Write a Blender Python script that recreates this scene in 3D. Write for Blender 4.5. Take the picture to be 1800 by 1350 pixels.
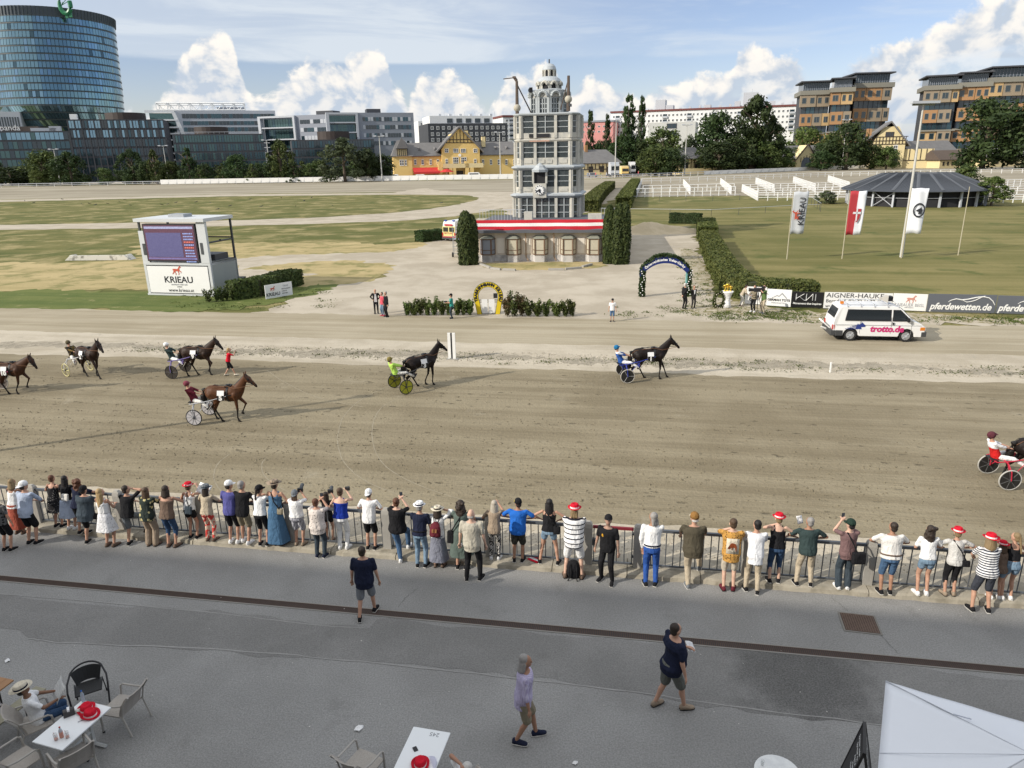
import bpy,math,random
import numpy as np
from mathutils import Vector,Matrix
for _o in list(bpy.data.objects):bpy.data.objects.remove(_o)
SC=bpy.context.scene;COL=SC.collection
PI=math.pi;R=math.radians
random.seed(7);RNG=np.random.default_rng(7)
# ---------------------------------------------------------------- camera
CAMH=10.2;FPX=1248.0;PITCH=math.atan((675-278)/FPX);ROLL=R(1.1)
cd=bpy.data.cameras.new('camera');cam=bpy.data.objects.new('camera',cd);COL.objects.link(cam)
cd.sensor_width=36;cd.lens=FPX/1800*36;cd.clip_start=.1;cd.clip_end=9000
cam.matrix_world=Matrix.Translation((0,0,CAMH))@Matrix.Rotation(PI/2-PITCH,4,'X')@Matrix.Rotation(-ROLL,4,'Z')
SC.camera=cam
# ---------------------------------------------------------------- sun, sky, exposure
SUN_AZ=R(24)
SUN_EL=R(28)
sd=bpy.data.lights.new('sun','SUN');sun=bpy.data.objects.new('sun',sd);COL.objects.link(sun)
sd.energy=4.1;sd.angle=R(.53);sd.color=(1,.93,.82)
sv=Vector((math.cos(SUN_AZ)*math.cos(SUN_EL),math.sin(SUN_AZ)*math.cos(SUN_EL),-math.sin(SUN_EL)))
sun.rotation_euler=sv.to_track_quat('-Z','Y').to_euler();sun.location=(-60,-30,60)
SC.view_settings.view_transform='Standard';SC.view_settings.look='None'
SC.view_settings.exposure=0.2;SC.view_settings.gamma=1;SC.view_settings.use_curve_mapping=False
W=bpy.data.worlds.new('World');SC.world=W;W.use_nodes=True
class NT:
 def __init__(s,t):s.t=t;s.n=t.nodes;s.l=t.links
 def new(s,k,**kw):
  n=s.n.new(k)
  for a,b in kw.items():setattr(n,a,b)
  return n
 def put(s,sock,v):
  if isinstance(v,bpy.types.NodeSocket):s.l.new(v,sock)
  elif v is not None:
   if sock.type=='RGBA' and len(v)==3:v=(*v,1)
   sock.default_value=v
 def math(s,op,a,b=None,c=None,clamp=False):
  n=s.new('ShaderNodeMath',operation=op);n.use_clamp=clamp
  for i,v in enumerate((a,b,c)):
   if v is not None:s.put(n.inputs[i],v)
  return n.outputs[0]
 def mix(s,f,a,b,blend='MIX'):
  n=s.new('ShaderNodeMix',data_type='RGBA',blend_type=blend)
  s.put(n.inputs[0],f);s.put(n.inputs[6],a);s.put(n.inputs[7],b)
  return n.outputs[2]
 def ramp(s,f,lo,hi):
  n=s.new('ShaderNodeMapRange');n.interpolation_type='SMOOTHSTEP'
  s.put(n.inputs[0],f);s.put(n.inputs[1],lo);s.put(n.inputs[2],hi)
  return n.outputs[0]
 def noise(s,vec,scale,detail=4,rough=.5,dist=0,dim='3D'):
  n=s.new('ShaderNodeTexNoise',noise_dimensions=dim)
  if vec is not None:s.put(n.inputs['Vector'],vec)
  n.inputs['Scale'].default_value=scale;n.inputs['Detail'].default_value=detail
  n.inputs['Roughness'].default_value=rough;n.inputs['Distortion'].default_value=dist
  return n.outputs[0]
 def vec(s,x,y,z=0.0):
  n=s.new('ShaderNodeCombineXYZ')
  for i,v in enumerate((x,y,z)):s.put(n.inputs[i],v)
  return n.outputs[0]
 def sep(s,v):
  n=s.new('ShaderNodeSeparateXYZ');s.put(n.inputs[0],v);return n.outputs
 def curve(s,f,pts):
  n=s.new('ShaderNodeFloatCurve');c=n.mapping.curves[0]
  for p in pts[2:]:c.points.new(*p)
  for i,p in enumerate(pts):
   c.points[i].location=p;c.points[i].handle_type='VECTOR'
  n.mapping.update();s.put(n.inputs['Value'],f);return n.outputs[0]
def ray(px,py):
 u=px-900;v=py-675;c,s=math.cos(ROLL),math.sin(ROLL)
 x=u*c-v*s;y=u*s+v*c;ct,st=math.cos(PITCH),math.sin(PITCH)
 return x,FPX*ct-y*st,-FPX*st-y*ct
def azel(px,py):
 d=ray(px,py);return math.atan2(d[0],d[1]),math.atan2(d[2],math.hypot(d[0],d[1]))
def build_world():
 t=NT(W.node_tree);t.n.clear()
 out=t.new('ShaderNodeOutputWorld');bg=t.new('ShaderNodeBackground')
 sky=t.new('ShaderNodeTexSky',sky_type='NISHITA');sky.sun_disc=False
 sky.sun_elevation=SUN_EL;sky.sun_rotation=math.atan2(-math.cos(SUN_AZ),-math.sin(SUN_AZ))
 sky.altitude=200;sky.air_density=1.0;sky.dust_density=.6;sky.ozone_density=1.6
 K=.105
 d=t.new('ShaderNodeTexCoord').outputs['Generated'];x,y,z=t.sep(d)
 az=t.math('ARCTAN2',x,y);el=t.math('ARCSINE',t.math('MINIMUM',t.math('MAXIMUM',z,-1.0),1.0))
 tops=[(-400,190),(-250,120),(-120,60),(0,170),(215,195),(262,186),(285,160),(312,128),(328,90),(342,62),(368,50),(398,58),(412,92),(424,132),(446,166),(458,158),(480,158),(494,128),(512,110),(560,96),(598,108),(626,84),(655,76),(676,96),(690,138),(704,152),(718,186),(734,132),(752,120),(790,122),(814,140),(836,170),(860,188),(882,148),(900,122),(930,126),(955,106),(985,150),(1012,160),(1022,138),(1037,120),(1058,140),(1075,156),(1092,142),(1140,164),(1152,148),(1200,140),(1240,126),(1276,134),(1292,106),(1302,76),(1320,70),(1346,84),(1362,108),(1386,94),(1404,98),(1420,128),(1470,132),(1506,104),(1540,82),(1570,72),(1600,60),(1640,40),(1665,22),(1716,2),(1770,-6),(1810,-4),(1900,30),(2050,120),(2200,190)]
 pts=[azel(a,b) for a,b in tops]
 pts=[((a+1.1)/2.2,e/.35) for a,e in pts]
 pts=[(0.0,.18)]+[p for p in pts if .01<p[0]<.99]+[(1.0,.2)]
 E=t.math('MULTIPLY',t.curve(t.math('DIVIDE',t.math('ADD',az,1.1),2.2,clamp=True),pts),.35)
 p=t.vec(t.math('MULTIPLY',az,1.0),t.math('MULTIPLY',el,1.15),0.0)
 n1=t.noise(p,26,9,.62,.25);n2=t.noise(p,9,6,.55)
 nn=t.math('ADD',t.math('MULTIPLY',n1,.7),t.math('MULTIPLY',n2,.3))
 edge=t.math('SUBTRACT',t.math('ADD',E,t.math('MULTIPLY',t.math('SUBTRACT',nn,.52),.095)),el)
 mask=t.ramp(edge,-.003,.010)
 ps=t.vec(t.math('ADD',az,-.012),t.math('ADD',t.math('MULTIPLY',el,1.15),.012),0.0)
 n1s=t.noise(ps,26,4,.55,.25);n1b=t.noise(p,26,4,.55,.25)
 lit=t.ramp(t.math('SUBTRACT',n1b,n1s),-.20,.14)
 deep=t.ramp(edge,.0,.075)
 lit=t.math('SUBTRACT',lit,t.math('MULTIPLY',deep,.42),clamp=True)
 ccol=t.mix(lit,(.49,.56,.655),(.93,.88,.81))
 hole=t.ramp(t.noise(t.vec(t.math('MULTIPLY',az,6),t.math('MULTIPLY',el,30),3.0),1.0,5,.55),.47,.60)
 hole=t.math('MULTIPLY',hole,t.math('MULTIPLY',t.ramp(edge,.02,.06),t.ramp(az,.05,.22)))
 mask=t.math('MULTIPLY',mask,t.math('SUBTRACT',1.0,t.math('MULTIPLY',hole,.4)))
 horiz=t.math('SUBTRACT',1.0,t.ramp(el,.0,.075))
 ccol=t.mix(t.math('MULTIPLY',horiz,.45),ccol,(.48,.575,.70))
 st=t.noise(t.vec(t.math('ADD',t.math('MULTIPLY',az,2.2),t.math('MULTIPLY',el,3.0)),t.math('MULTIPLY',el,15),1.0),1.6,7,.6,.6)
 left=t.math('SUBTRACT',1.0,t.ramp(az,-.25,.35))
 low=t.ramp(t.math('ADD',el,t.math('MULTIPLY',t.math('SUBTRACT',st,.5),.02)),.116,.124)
 veil_and_fill=t.math('MULTIPLY',low,t.math('ADD',t.math('MULTIPLY',left,.62),t.math('MULTIPLY',t.ramp(st,.42,.72),.6)),clamp=True)
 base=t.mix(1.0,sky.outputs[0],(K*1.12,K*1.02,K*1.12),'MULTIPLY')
 veil_and_fill=t.math('MAXIMUM',veil_and_fill,t.math('MULTIPLY',t.ramp(el,.25,.6),1.05))  # unseen overhead cloud cover added as fill light for shaded ground
 c=t.mix(t.math('MULTIPLY',veil_and_fill,.85),base,t.mix(t.ramp(el,.2,.9),(.66,.715,.77),(.98,1.0,1.02)))  # overhead part brightened beyond the visible veil to lift the shade
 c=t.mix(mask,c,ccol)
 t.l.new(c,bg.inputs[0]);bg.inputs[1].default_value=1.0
 t.l.new(bg.outputs[0],out.inputs[0])
build_world()
# ---------------------------------------------------------------- places: a pixel of the photograph to a point of the place
def P(px,py,z=0.0):
 d=ray(px,py);k=(z-CAMH)/d[2];return d[0]*k,d[1]*k
def P3(px,py,z=0.0):return(*P(px,py,z),z)
def at(px,py,Y):
 d=ray(px,py);k=Y/d[1];return d[0]*k,Y,CAMH+d[2]*k
def proj(X,Y,Z):
 ct,st=math.cos(PITCH),math.sin(PITCH);dz=Z-CAMH
 dep=Y*ct-dz*st;y=(-dz*ct-Y*st)/dep*FPX;x=X/dep*FPX
 c,s=math.cos(ROLL),math.sin(ROLL);return 900+x*c+y*s,675-x*s+y*c
def HT(px,py,top,z0=0.0):
 X,Y=P(px,py,z0);lo,hi=z0,min(400,CAMH+Y*.9)
 for _ in range(45):
  m=(lo+hi)/2
  if proj(X,Y,m)[1]>top:lo=m
  else:hi=m
 return lo-z0
def mpp(X,Y,Z=0.0):
 return(Y*math.cos(PITCH)-(Z-CAMH)*math.sin(PITCH))/FPX
TA=R(-10.0)
U=(math.cos(TA),math.sin(TA));V=(-math.sin(TA),math.cos(TA))
def uv(u,v):return u*U[0]+v*V[0],u*U[1]+v*V[1]
def to_uv(x,y):return x*U[0]+y*U[1],x*V[0]+y*V[1]
# ---------------------------------------------------------------- mesh builder
class MB:
 def __init__(s):s.v=[];s.f=[];s.m=[];s.mi=0;s.M=None
 def add(s,vs,fs):
  o=len(s.v)
  if s.M is not None:vs=[tuple(s.M@Vector(p)) for p in vs]
  s.v+=[tuple(p) for p in vs];s.f+=[tuple(i+o for i in f) for f in fs];s.m+=[s.mi]*len(fs);return s
 def bx(s,x0,x1,y0,y1,z0,z1):
  return s.add([(x0,y0,z0),(x1,y0,z0),(x1,y1,z0),(x0,y1,z0),(x0,y0,z1),(x1,y0,z1),(x1,y1,z1),(x0,y1,z1)],[(0,3,2,1),(4,5,6,7),(0,1,5,4),(1,2,6,5),(2,3,7,6),(3,0,4,7)])
 def box(s,c,d,rz=0.0):
  ca,sa=math.cos(rz),math.sin(rz);vs=[]
  for z in(-.5,.5):
   for x,y in((-.5,-.5),(.5,-.5),(.5,.5),(-.5,.5)):
    a,b=x*d[0],y*d[1];vs.append((c[0]+a*ca-b*sa,c[1]+a*sa+b*ca,c[2]+z*d[2]))
  return s.add(vs,[(0,3,2,1),(4,5,6,7),(0,1,5,4),(1,2,6,5),(2,3,7,6),(3,0,4,7)])
 def loft(s,rings,cap=True,closed=True):
  n=len(rings[0]);vs=[p for r in rings for p in r];fs=[]
  for k in range(len(rings)-1):
   for i in range(n if closed else n-1):
    j=(i+1)%n;fs.append((k*n+i,k*n+j,(k+1)*n+j,(k+1)*n+i))
  if cap:fs.append(tuple(range(n-1,-1,-1)));fs.append(tuple((len(rings)-1)*n+i for i in range(n)))
  return s.add(vs,fs)
 def cyl(s,p0,p1,r0,r1=None,n=8,cap=True,fl=1.0):
  r1=r0 if r1 is None else r1;a=Vector(p0);b=Vector(p1);d=(b-a)
  if d.length<1e-6:return s
  d.normalize();u=d.orthogonal().normalized() if abs(d.z)>.999 else Vector((-d.y,d.x,0)).normalized();w=d.cross(u)
  rg=lambda c,r:[tuple(c+u*(math.cos(t)*r)+w*(math.sin(t)*r*fl)) for t in [2*PI*i/n for i in range(n)]]
  return s.loft([rg(a,r0),rg(b,r1)],cap)
 def bar(s,p0,p1,w,h=None):
  return s.cyl(p0,p1,w*.7071,n=4) if h is None else s.cyl(p0,p1,w*.7071,n=4,fl=h/w)
 def cap(s,p0,p1,r0,r1=None,n=8):
  r1=r0 if r1 is None else r1;a=Vector(p0);b=Vector(p1);d=b-a
  if d.length<1e-5:d=Vector((0,0,1e-4));b=a+d
  L=d.length;d=d/L;u=Vector((1,0,0)) if abs(d.x)<.9 else Vector((0,1,0));u=(u-d*u.dot(d)).normalized();w=d.cross(u)
  rings=[]
  for c,r,q in((a,r0,(-.95,-.6,0)),(b,r1,(0,.6,.95))):
   for k in q:
    rr=r*math.sqrt(max(0,1-k*k));cc=c+d*(k*r)
    rings.append([tuple(cc+u*(math.cos(t)*rr)+w*(math.sin(t)*rr)) for t in [2*PI*i/n for i in range(n)]])
  return s.loft(rings)
 def path(s,pts,r,n=6):
  for a,b in zip(pts,pts[1:]):s.cap(a,b,r,r,n) if n>4 else s.bar(a,b,r*2)
  return s
 def tube(s,pts,r,n=6):
  pv=[Vector(p) for p in pts];rings=[]
  for i,p in enumerate(pv):
   d=(pv[min(i+1,len(pv)-1)]-pv[max(i-1,0)]).normalized();rr=r[i] if isinstance(r,(list,tuple)) else r
   u=Vector((0,0,1)) if abs(d.z)<.95 else Vector((1,0,0));u=(u-d*u.dot(d)).normalized();w=d.cross(u)
   rings.append([tuple(p+u*(math.cos(t)*rr)+w*(math.sin(t)*rr)) for t in [2*PI*k/n for k in range(n)]])
  return s.loft(rings)
 def ball(s,c,r,n=10,m=6):
  if not isinstance(r,(list,tuple)):r=(r,r,r)
  rings=[]
  for k in range(m+1):
   t=-PI/2+PI*k/m;t=max(-1.5,min(1.5,t))
   rings.append([(c[0]+r[0]*math.cos(t)*math.cos(2*PI*i/n),c[1]+r[1]*math.cos(t)*math.sin(2*PI*i/n),c[2]+r[2]*math.sin(t)) for i in range(n)])
  return s.loft(rings)
 def prism(s,poly,z0,z1):
  return s.loft([[(x,y,z0) for x,y in poly],[(x,y,z1) for x,y in poly]])
 def extr(s,poly,y0,y1):
  return s.loft([[(x,y0,z) for x,z in reversed(poly)],[(x,y1,z) for x,z in reversed(poly)]])
 def quad(s,*p):return s.add(list(p),[tuple(range(len(p)))])
 def mesh(s,name,mats):
  me=bpy.data.meshes.new(name);me.from_pydata(s.v,[],s.f);me.update()
  for m in(mats if isinstance(mats,(list,tuple)) else [mats]):me.materials.append(m)
  if any(s.m):me.polygons.foreach_set('material_index',s.m)
  return me
 def build(s,name,mats,parent=None,loc=None,rz=0.0,smooth=False,bevel=0,remesh=0,sm=2):
  o=ob(name,s.mesh(name,mats),parent,loc,rz)
  if smooth:o.data.polygons.foreach_set('use_smooth',[True]*len(o.data.polygons))
  if bevel:
   b=o.modifiers.new('bevel','BEVEL');b.width=bevel;b.segments=2;b.limit_method='ANGLE'
  if remesh:
   r=o.modifiers.new('remesh','REMESH');r.mode='VOXEL';r.voxel_size=remesh;r.use_smooth_shade=True
   q=o.modifiers.new('smooth','SMOOTH');q.iterations=sm;q.factor=.5
  return o
def ob(name,data,parent=None,loc=None,rz=0.0):
 o=bpy.data.objects.new(name,data);COL.objects.link(o)
 if parent:o.parent=parent
 if loc is not None:o.location=loc
 if rz:o.rotation_euler=(0,0,rz)
 return o
def tag(o,label=None,cat=None,group=None,kind=None):
 if label:o['label']=label
 if cat:o['category']=cat
 if group:o['group']=group
 if kind:o['kind']=kind
 return o
def thing(name,label,cat,loc=(0,0,0),rz=0.0,group=None):return tag(ob(name,None,None,loc,rz),label,cat,group)
def kids(o):return [c for c in COL.objects if c.parent==o]
KID={}
def dup(root,loc=None,rz=None,label=None,group=None,scale=None,tree=None):
 tree=tree or snapshot(root)
 def cp(node,par):
  c=node[0].copy();COL.objects.link(c)
  if par:c.parent=par
  for k in node[1]:cp(k,c)
  return c
 r=cp(tree,None)
 if loc is not None:r.location=loc
 if rz is not None:r.rotation_euler=(0,0,rz)
 if label:r['label']=label
 if group:r['group']=group
 if scale is not None:r.scale=scale
 return r
def snapshot(root):return(root,[snapshot(c) for c in kids(root)])
# ---------------------------------------------------------------- materials
MC={}
def mat(name,col,rough=.7,var=.12,scale=3.0,bump=0.0,bscale=None,metal=0.0,spec=.4,col2=None,lo=.4,hi=.62,coord='Object',trans=0.0,stretch=None,emit=0.0):
 if name in MC:return MC[name]
 m=bpy.data.materials.new(name);m.use_nodes=True ;t=NT(m.node_tree);b=t.n['Principled BSDF']
 b.inputs['Roughness'].default_value=rough;b.inputs['Metallic'].default_value=metal;b.inputs['Specular IOR Level'].default_value=spec
 if coord=='World':v=t.new('ShaderNodeNewGeometry').outputs['Position']
 else:v=t.new('ShaderNodeTexCoord').outputs[coord]
 if stretch:
  mp=t.new('ShaderNodeMapping');t.put(mp.inputs[0],v);mp.inputs['Scale'].default_value=stretch;v=mp.outputs[0]
 n=t.noise(v,scale,6,.6)
 c=t.mix(t.ramp(n,lo,hi),col,col2) if col2 else t.mix(n,tuple(x*(1-var) for x in col),tuple(min(1,x*(1+var)) for x in col))
 t.l.new(c,b.inputs['Base Color'])
 if trans:b.inputs['Transmission Weight'].default_value=trans
 if emit:
  t.l.new(c,b.inputs['Emission Color']);b.inputs['Emission Strength'].default_value=emit
 if bump:
  bn=t.new('ShaderNodeBump');bn.inputs['Strength'].default_value=bump;bn.inputs['Distance'].default_value=.03
  t.put(bn.inputs['Height'],t.noise(v,bscale or scale*4,5,.6));t.l.new(bn.outputs[0],b.inputs['Normal'])
 MC[name]=m;return m
def glassy(name,col,see=.35,rough=.04,metal=0.0):
 """window glass: part mirror, part see-through"""
 if name in MC:return MC[name]
 m=bpy.data.materials.new(name);m.use_nodes=True ;t=NT(m.node_tree);b=t.n['Principled BSDF'];o=t.n['Material Output']
 b.inputs['Base Color'].default_value=(*col,1);b.inputs['Roughness'].default_value=rough;b.inputs['Specular IOR Level'].default_value=.8;b.inputs['Metallic'].default_value=metal
 if see>0:
  tr=t.new('ShaderNodeBsdfTransparent');mx=t.new('ShaderNodeMixShader');mx.inputs[0].default_value=see
  t.l.new(b.outputs[0],mx.inputs[1]);t.l.new(tr.outputs[0],mx.inputs[2]);t.l.new(mx.outputs[0],o.inputs[0])
 MC[name]=m;return m
def steel(name='galvanised steel',col=(.34,.36,.38)):return mat(name,col,.5,.15,6,metal=.35)
WHITE=mat('white paint',(.80,.80,.78),.55,.05,4)
BLACK=mat('black',(.018,.018,.02),.55,.1,5)
STEEL=steel();DARKSTEEL=mat('dark steel',(.06,.065,.07),.5,.15,6)
TXC={}
def text_mesh(s,size=1.0,bold=0.0,shear=0.0,space=1.0,depth=.004,align='CENTER',sx=1.0):
 k=(s,size,bold,shear,space,depth,align,sx)
 if k in TXC:return TXC[k]
 c=bpy.data.curves.new('lettering','FONT');c.body=s;c.size=size;c.extrude=depth;c.offset=bold;c.shear=shear
 c.space_character=space;c.align_x=align;c.align_y='CENTER';c.resolution_u=3
 o=bpy.data.objects.new('lettering',c);COL.objects.link(o)
 dg=bpy.context.evaluated_depsgraph_get();me=bpy.data.meshes.new_from_object(o.evaluated_get(dg))
 bpy.data.objects.remove(o);bpy.data.curves.remove(c)
 me.transform(Matrix.Rotation(PI/2,4,'X')@Matrix.Scale(sx,4,(1,0,0)));TXC[k]=me;return me
def letter(s,m,parent,loc,size,rz=0.0,name='lettering',rot=None,**kw):
 me=text_mesh(s,size,**kw).copy();me.materials.clear();me.materials.append(m)
 o=ob(name,me,parent,loc,rz)
 if rot:o.rotation_euler=rot
 return o
# ---------------------------------------------------------------- ground
def ground_mat(name,a,b,streak=0.0,ds=.6,patch=.12,speck=.25,bump=.3,bsc=9.0,c=None,cth=(.55,.7),hoof=0.0,along=True,rough=.95,fine=60.0,stain=None,harrow=0.0):
 m=bpy.data.materials.new(name);m.use_nodes=True ;t=NT(m.node_tree);bs=t.n['Principled BSDF']
 bs.inputs['Roughness'].default_value=rough;bs.inputs['Specular IOR Level'].default_value=.15
 g=t.new('ShaderNodeNewGeometry').outputs['Position']
 mp=t.new('ShaderNodeMapping');t.put(mp.inputs[0],g);mp.inputs['Rotation'].default_value=(0,0,-TA);q=mp.outputs[0]
 x,y,z=t.sep(q);s=t.vec(t.math('MULTIPLY',x,.045),t.math('MULTIPLY',y,1.0),0.0)
 n1=t.noise(s if along else q,ds,7,.62);n2=t.noise(q,patch,5,.6,.5);n3=t.ramp(t.noise(g,fine,3,.7),.32,.68);n4=t.noise(q,bsc,6,.65)
 n5=t.noise(s,5.0,5,.7)
 f=t.math('ADD',t.math('MULTIPLY',n1,.6),t.math('MULTIPLY',n2,.4))
 col=t.mix(t.ramp(f,.40,.60),a,b)
 if c:col=t.mix(t.math('MULTIPLY',t.ramp(t.noise(q,patch*2.3,7,.66,.3),*cth),.85),col,c)
 k=t.math('ADD',1-speck*.5-streak*.25,t.math('ADD',t.math('MULTIPLY',n3,speck*.6),t.math('ADD',t.math('MULTIPLY',n4,speck*.4),t.math('MULTIPLY',n5,streak*.5))))
 if stain:
  d_=t.new('ShaderNodeVectorMath',operation='DISTANCE');t.put(d_.inputs[0],g);d_.inputs[1].default_value=(stain[0],stain[1],0)
  k=t.math('SUBTRACT',k,t.math('MULTIPLY',t.math('SUBTRACT',1.0,t.ramp(t.math('ADD',d_.outputs['Value'],t.math('MULTIPLY',t.math('SUBTRACT',t.noise(g,2.2,5,.65),.5),1.6)),stain[2]*.35,stain[2])),.42))
 if harrow:
  hl_=t.math('SINE',t.math('ADD',t.math('MULTIPLY',y,46),t.math('MULTIPLY',t.noise(s,1.1,3,.5),22)))
  hl_=t.math('MULTIPLY',hl_,t.ramp(t.noise(s,.9,3,.6),.38,.62));k=t.math('ADD',k,t.math('MULTIPLY',hl_,harrow))
 if hoof:
  vo=t.new('ShaderNodeTexVoronoi');vo.inputs['Scale'].default_value=1.0;vo.inputs['Randomness'].default_value=1.0
  t.put(vo.inputs['Vector'],t.vec(t.math('MULTIPLY',x,1.1),t.math('MULTIPLY',y,2.6),0.0));dd=vo.outputs['Distance']
  dd=t.math('ADD',dd,t.math('MULTIPLY',t.math('SUBTRACT',n4,.5),.35))
  hm=t.math('MULTIPLY',t.math('SUBTRACT',1.0,t.ramp(dd,.05,.20)),t.ramp(t.noise(s,1.4,4,.6),.42,.58))
  k=t.math('SUBTRACT',k,t.math('MULTIPLY',hm,hoof*.35))
 cc=t.new('ShaderNodeVectorMath',operation='SCALE');t.put(cc.inputs[0],col);t.put(cc.inputs['Scale'],k)
 t.l.new(cc.outputs[0],bs.inputs['Base Color'])
 hgt=t.math('ADD',t.math('MULTIPLY',n4,.7),t.math('MULTIPLY',n5,.5 if streak else .1))
 if hoof:hgt=t.math('SUBTRACT',hgt,t.math('MULTIPLY',hm,1.1))
 bn=t.new('ShaderNodeBump');bn.inputs['Strength'].default_value=bump;bn.inputs['Distance'].default_value=.08
 t.put(bn.inputs['Height'],hgt);t.l.new(bn.outputs[0],bs.inputs['Normal'])
 return m
GRASS=ground_mat('meadow grass',(.088,.10,.027),(.145,.137,.047),patch=.07,ds=.5,speck=.55,bump=.6,bsc=3.0,c=(.30,.25,.12),cth=(.47,.64),fine=14)
LAWN=ground_mat('mown lawn',(.125,.120,.038),(.205,.178,.072),patch=.08,ds=.35,speck=.5,bump=.45,bsc=3.0,c=(.085,.10,.028),cth=(.52,.68),fine=14)
GREEN=ground_mat('green verge',(.085,.115,.03),(.13,.15,.045),patch=.3,ds=.8,speck=.6,bump=.6,bsc=4.0,c=(.28,.25,.12),cth=(.58,.72),fine=18)
DRY=ground_mat('dry grass',(.42,.335,.175),(.33,.27,.13),patch=.14,ds=.5,speck=.5,bump=.5,bsc=3.5,c=(.19,.18,.07),cth=(.47,.62),fine=16)
SAND=ground_mat('pale gravel',(.36,.315,.245),(.45,.40,.32),streak=.25,patch=.12,ds=.35,speck=.35,bump=.35,bsc=7,along=False)
STRIP=ground_mat('pale track edge sand',(.37,.325,.25),(.47,.42,.335),streak=.3,patch=.5,ds=.7,speck=.35,bump=.6,bsc=7,c=(.34,.31,.25),cth=(.58,.75))
TRACKM=ground_mat('raked racing sand',(.196,.164,.108),(.270,.231,.158),streak=.75,patch=.18,ds=1.1,speck=.45,bump=.75,bsc=8,c=(.36,.325,.25),cth=(.60,.80),hoof=1.0,harrow=.05)
ROADM=ground_mat('driven sand',(.285,.245,.17),(.37,.325,.24),streak=.8,patch=.1,ds=1.0,speck=.3,bump=.45,bsc=8)
FARTRACK=ground_mat('far racing sand',(.24,.21,.155),(.34,.305,.235),streak=.6,patch=.02,ds=.12,speck=.2,bump=.3,bsc=3,fine=6)
VERGE=ground_mat('speckled worn verge',(.36,.315,.235),(.44,.39,.305),patch=.9,ds=1.2,speck=.6,bump=.6,bsc=5,c=(.19,.165,.07),cth=(.46,.58),along=False,fine=20)
STONY=ground_mat('loose dark gravel',(.28,.25,.195),(.37,.33,.26),patch=1.2,ds=2.0,speck=.8,bump=1.0,bsc=14,c=(.15,.13,.10),cth=(.54,.68),along=False)
def asphalt_mat(name,a,b,blot,stain=None):
 m=ground_mat(name,a,b,patch=.35,ds=.35,speck=.62,bump=.5,bsc=40,c=blot,cth=(.56,.74),along=False,rough=.85,fine=30,stain=stain)
 m.node_tree.nodes['Principled BSDF'].inputs['Specular IOR Level'].default_value=.3
 return m
STN=P(1410,1195)
ASPH=asphalt_mat('worn asphalt',(.235,.232,.224),(.275,.272,.264),(.205,.202,.195))
ASPH2=asphalt_mat('older asphalt',(.185,.182,.175),(.225,.221,.213),(.15,.147,.141),(STN[0],STN[1],1.9))
LAYER=[0.0]
def rough_outline(pts,step,amp,closed=True):
 out=[];n=len(pts)
 for i in range(n if closed else n-1):
  a=Vector(pts[i]);b=Vector(pts[(i+1)%n]);L=(b-a).length;k=max(1,min(160,int(L/step)));nrm=Vector((-(b-a).y,(b-a).x))/max(L,1e-6)
  for j in range(k):
   p=a.lerp(b,j/k);w=amp*(1.6*(random.random()-.5)+.9*math.sin(p.x*1.7+p.y*2.3)*.5+1.3*math.sin(p.x*.43-p.y*.61))
   out.append(tuple(p+nrm*w) if(j or amp==0) else tuple(p))
 return out
def sheet(name,m,pts,z,step=.7,amp=.0,world=False):
 q=pts if world else [P(*p) for p in pts]
 q=rough_outline(q,step,amp) if amp else q
 from mathutils.geometry import delaunay_2d_cdt
 o=Vector(q[0]);n=len(q);r=delaunay_2d_cdt([Vector(p)-o for p in q],[],[list(range(n))],1,1e-5)
 b=MB();b.add([(v.x+o.x,v.y+o.y,z) for v in r[0]],[f if(r[0][f[1]]-r[0][f[0]]).cross(r[0][f[2]]-r[0][f[0]])>0 else f[::-1] for f in r[2]]);me=b.mesh(name,m)
 return tag(ob(name,me),kind='structure')
sheet('ground',GRASS,[(-4000,-600),(4000,-600),(4000,6000),(-4000,6000)],-.03,world=True)
sheet('far_track',FARTRACK,[(-600,336),(0,328),(280,324),(690,318),(1040,315),(1200,309),(1480,297),(1800,291),(2400,278),(2400,306),(1800,313),(1500,317),(1250,324),(1120,334),(1030,340),(900,341),(780,337),(450,340),(0,351),(-600,362)],-.022,8,.6)
sheet('inner_path',SAND,[(-300,398),(0,395),(240,391),(400,387),(560,382),(700,373),(790,362),(835,352),(842,347),(815,343),(700,342),(400,345),(0,355),(-300,360),(-300,357),(0,351.5),(400,341.5),(690,339),(720,334),(748,330),(765,334),(800,337),(895,337),(960,337),(1030,334),(1120,332),(1090,345),(1010,383),(900,385),(884,366),(800,380),(700,388),(560,393),(400,397),(240,401),(0,404),(-300,407)],-.014,2.5,.35)
sheet('infield_meadow',GRASS,[(-300,362),(0,355),(400,345),(700,342),(815,343),(842,347),(835,352),(790,362),(700,373),(560,382),(400,387),(240,391),(0,395),(-300,398)],-.010,3,.5)
sheet('dry_grass',DRY,[(-300,470),(0,462),(235,458),(238,432),(400,428),(560,426),(700,428),(770,424),(800,430),(760,442),(690,455),(690,478),(650,498),(560,508),(470,512),(240,510),(0,512),(-300,520)],-.010,.8,.7)
sheet('gravel_yard',SAND,[(380,464),(440,452),(560,447),(700,440),(752,430),(800,405),(838,383),(1030,383),(1060,400),(1105,404),(1130,396),(1200,398),(1226,420),(1235,452),(1262,520),(1290,546),(1345,548),(1420,556),(1810,558),(1810,574),(1260,572),(900,566),(600,560),(430,552),(500,530),(590,503),(660,490),(690,470),(660,462),(520,478),(420,470)],-.006,.6,.55)
sheet('worn_grass',DRY,[(440,470),(520,462),(640,458),(684,464),(680,476),(600,492),(505,500),(430,486)],-.002,.5,.5)
sheet('gravel_tongue',SAND,[(380,475),(430,474),(520,478),(560,482),(470,490),(400,488)],.002,.4,.3)
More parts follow.
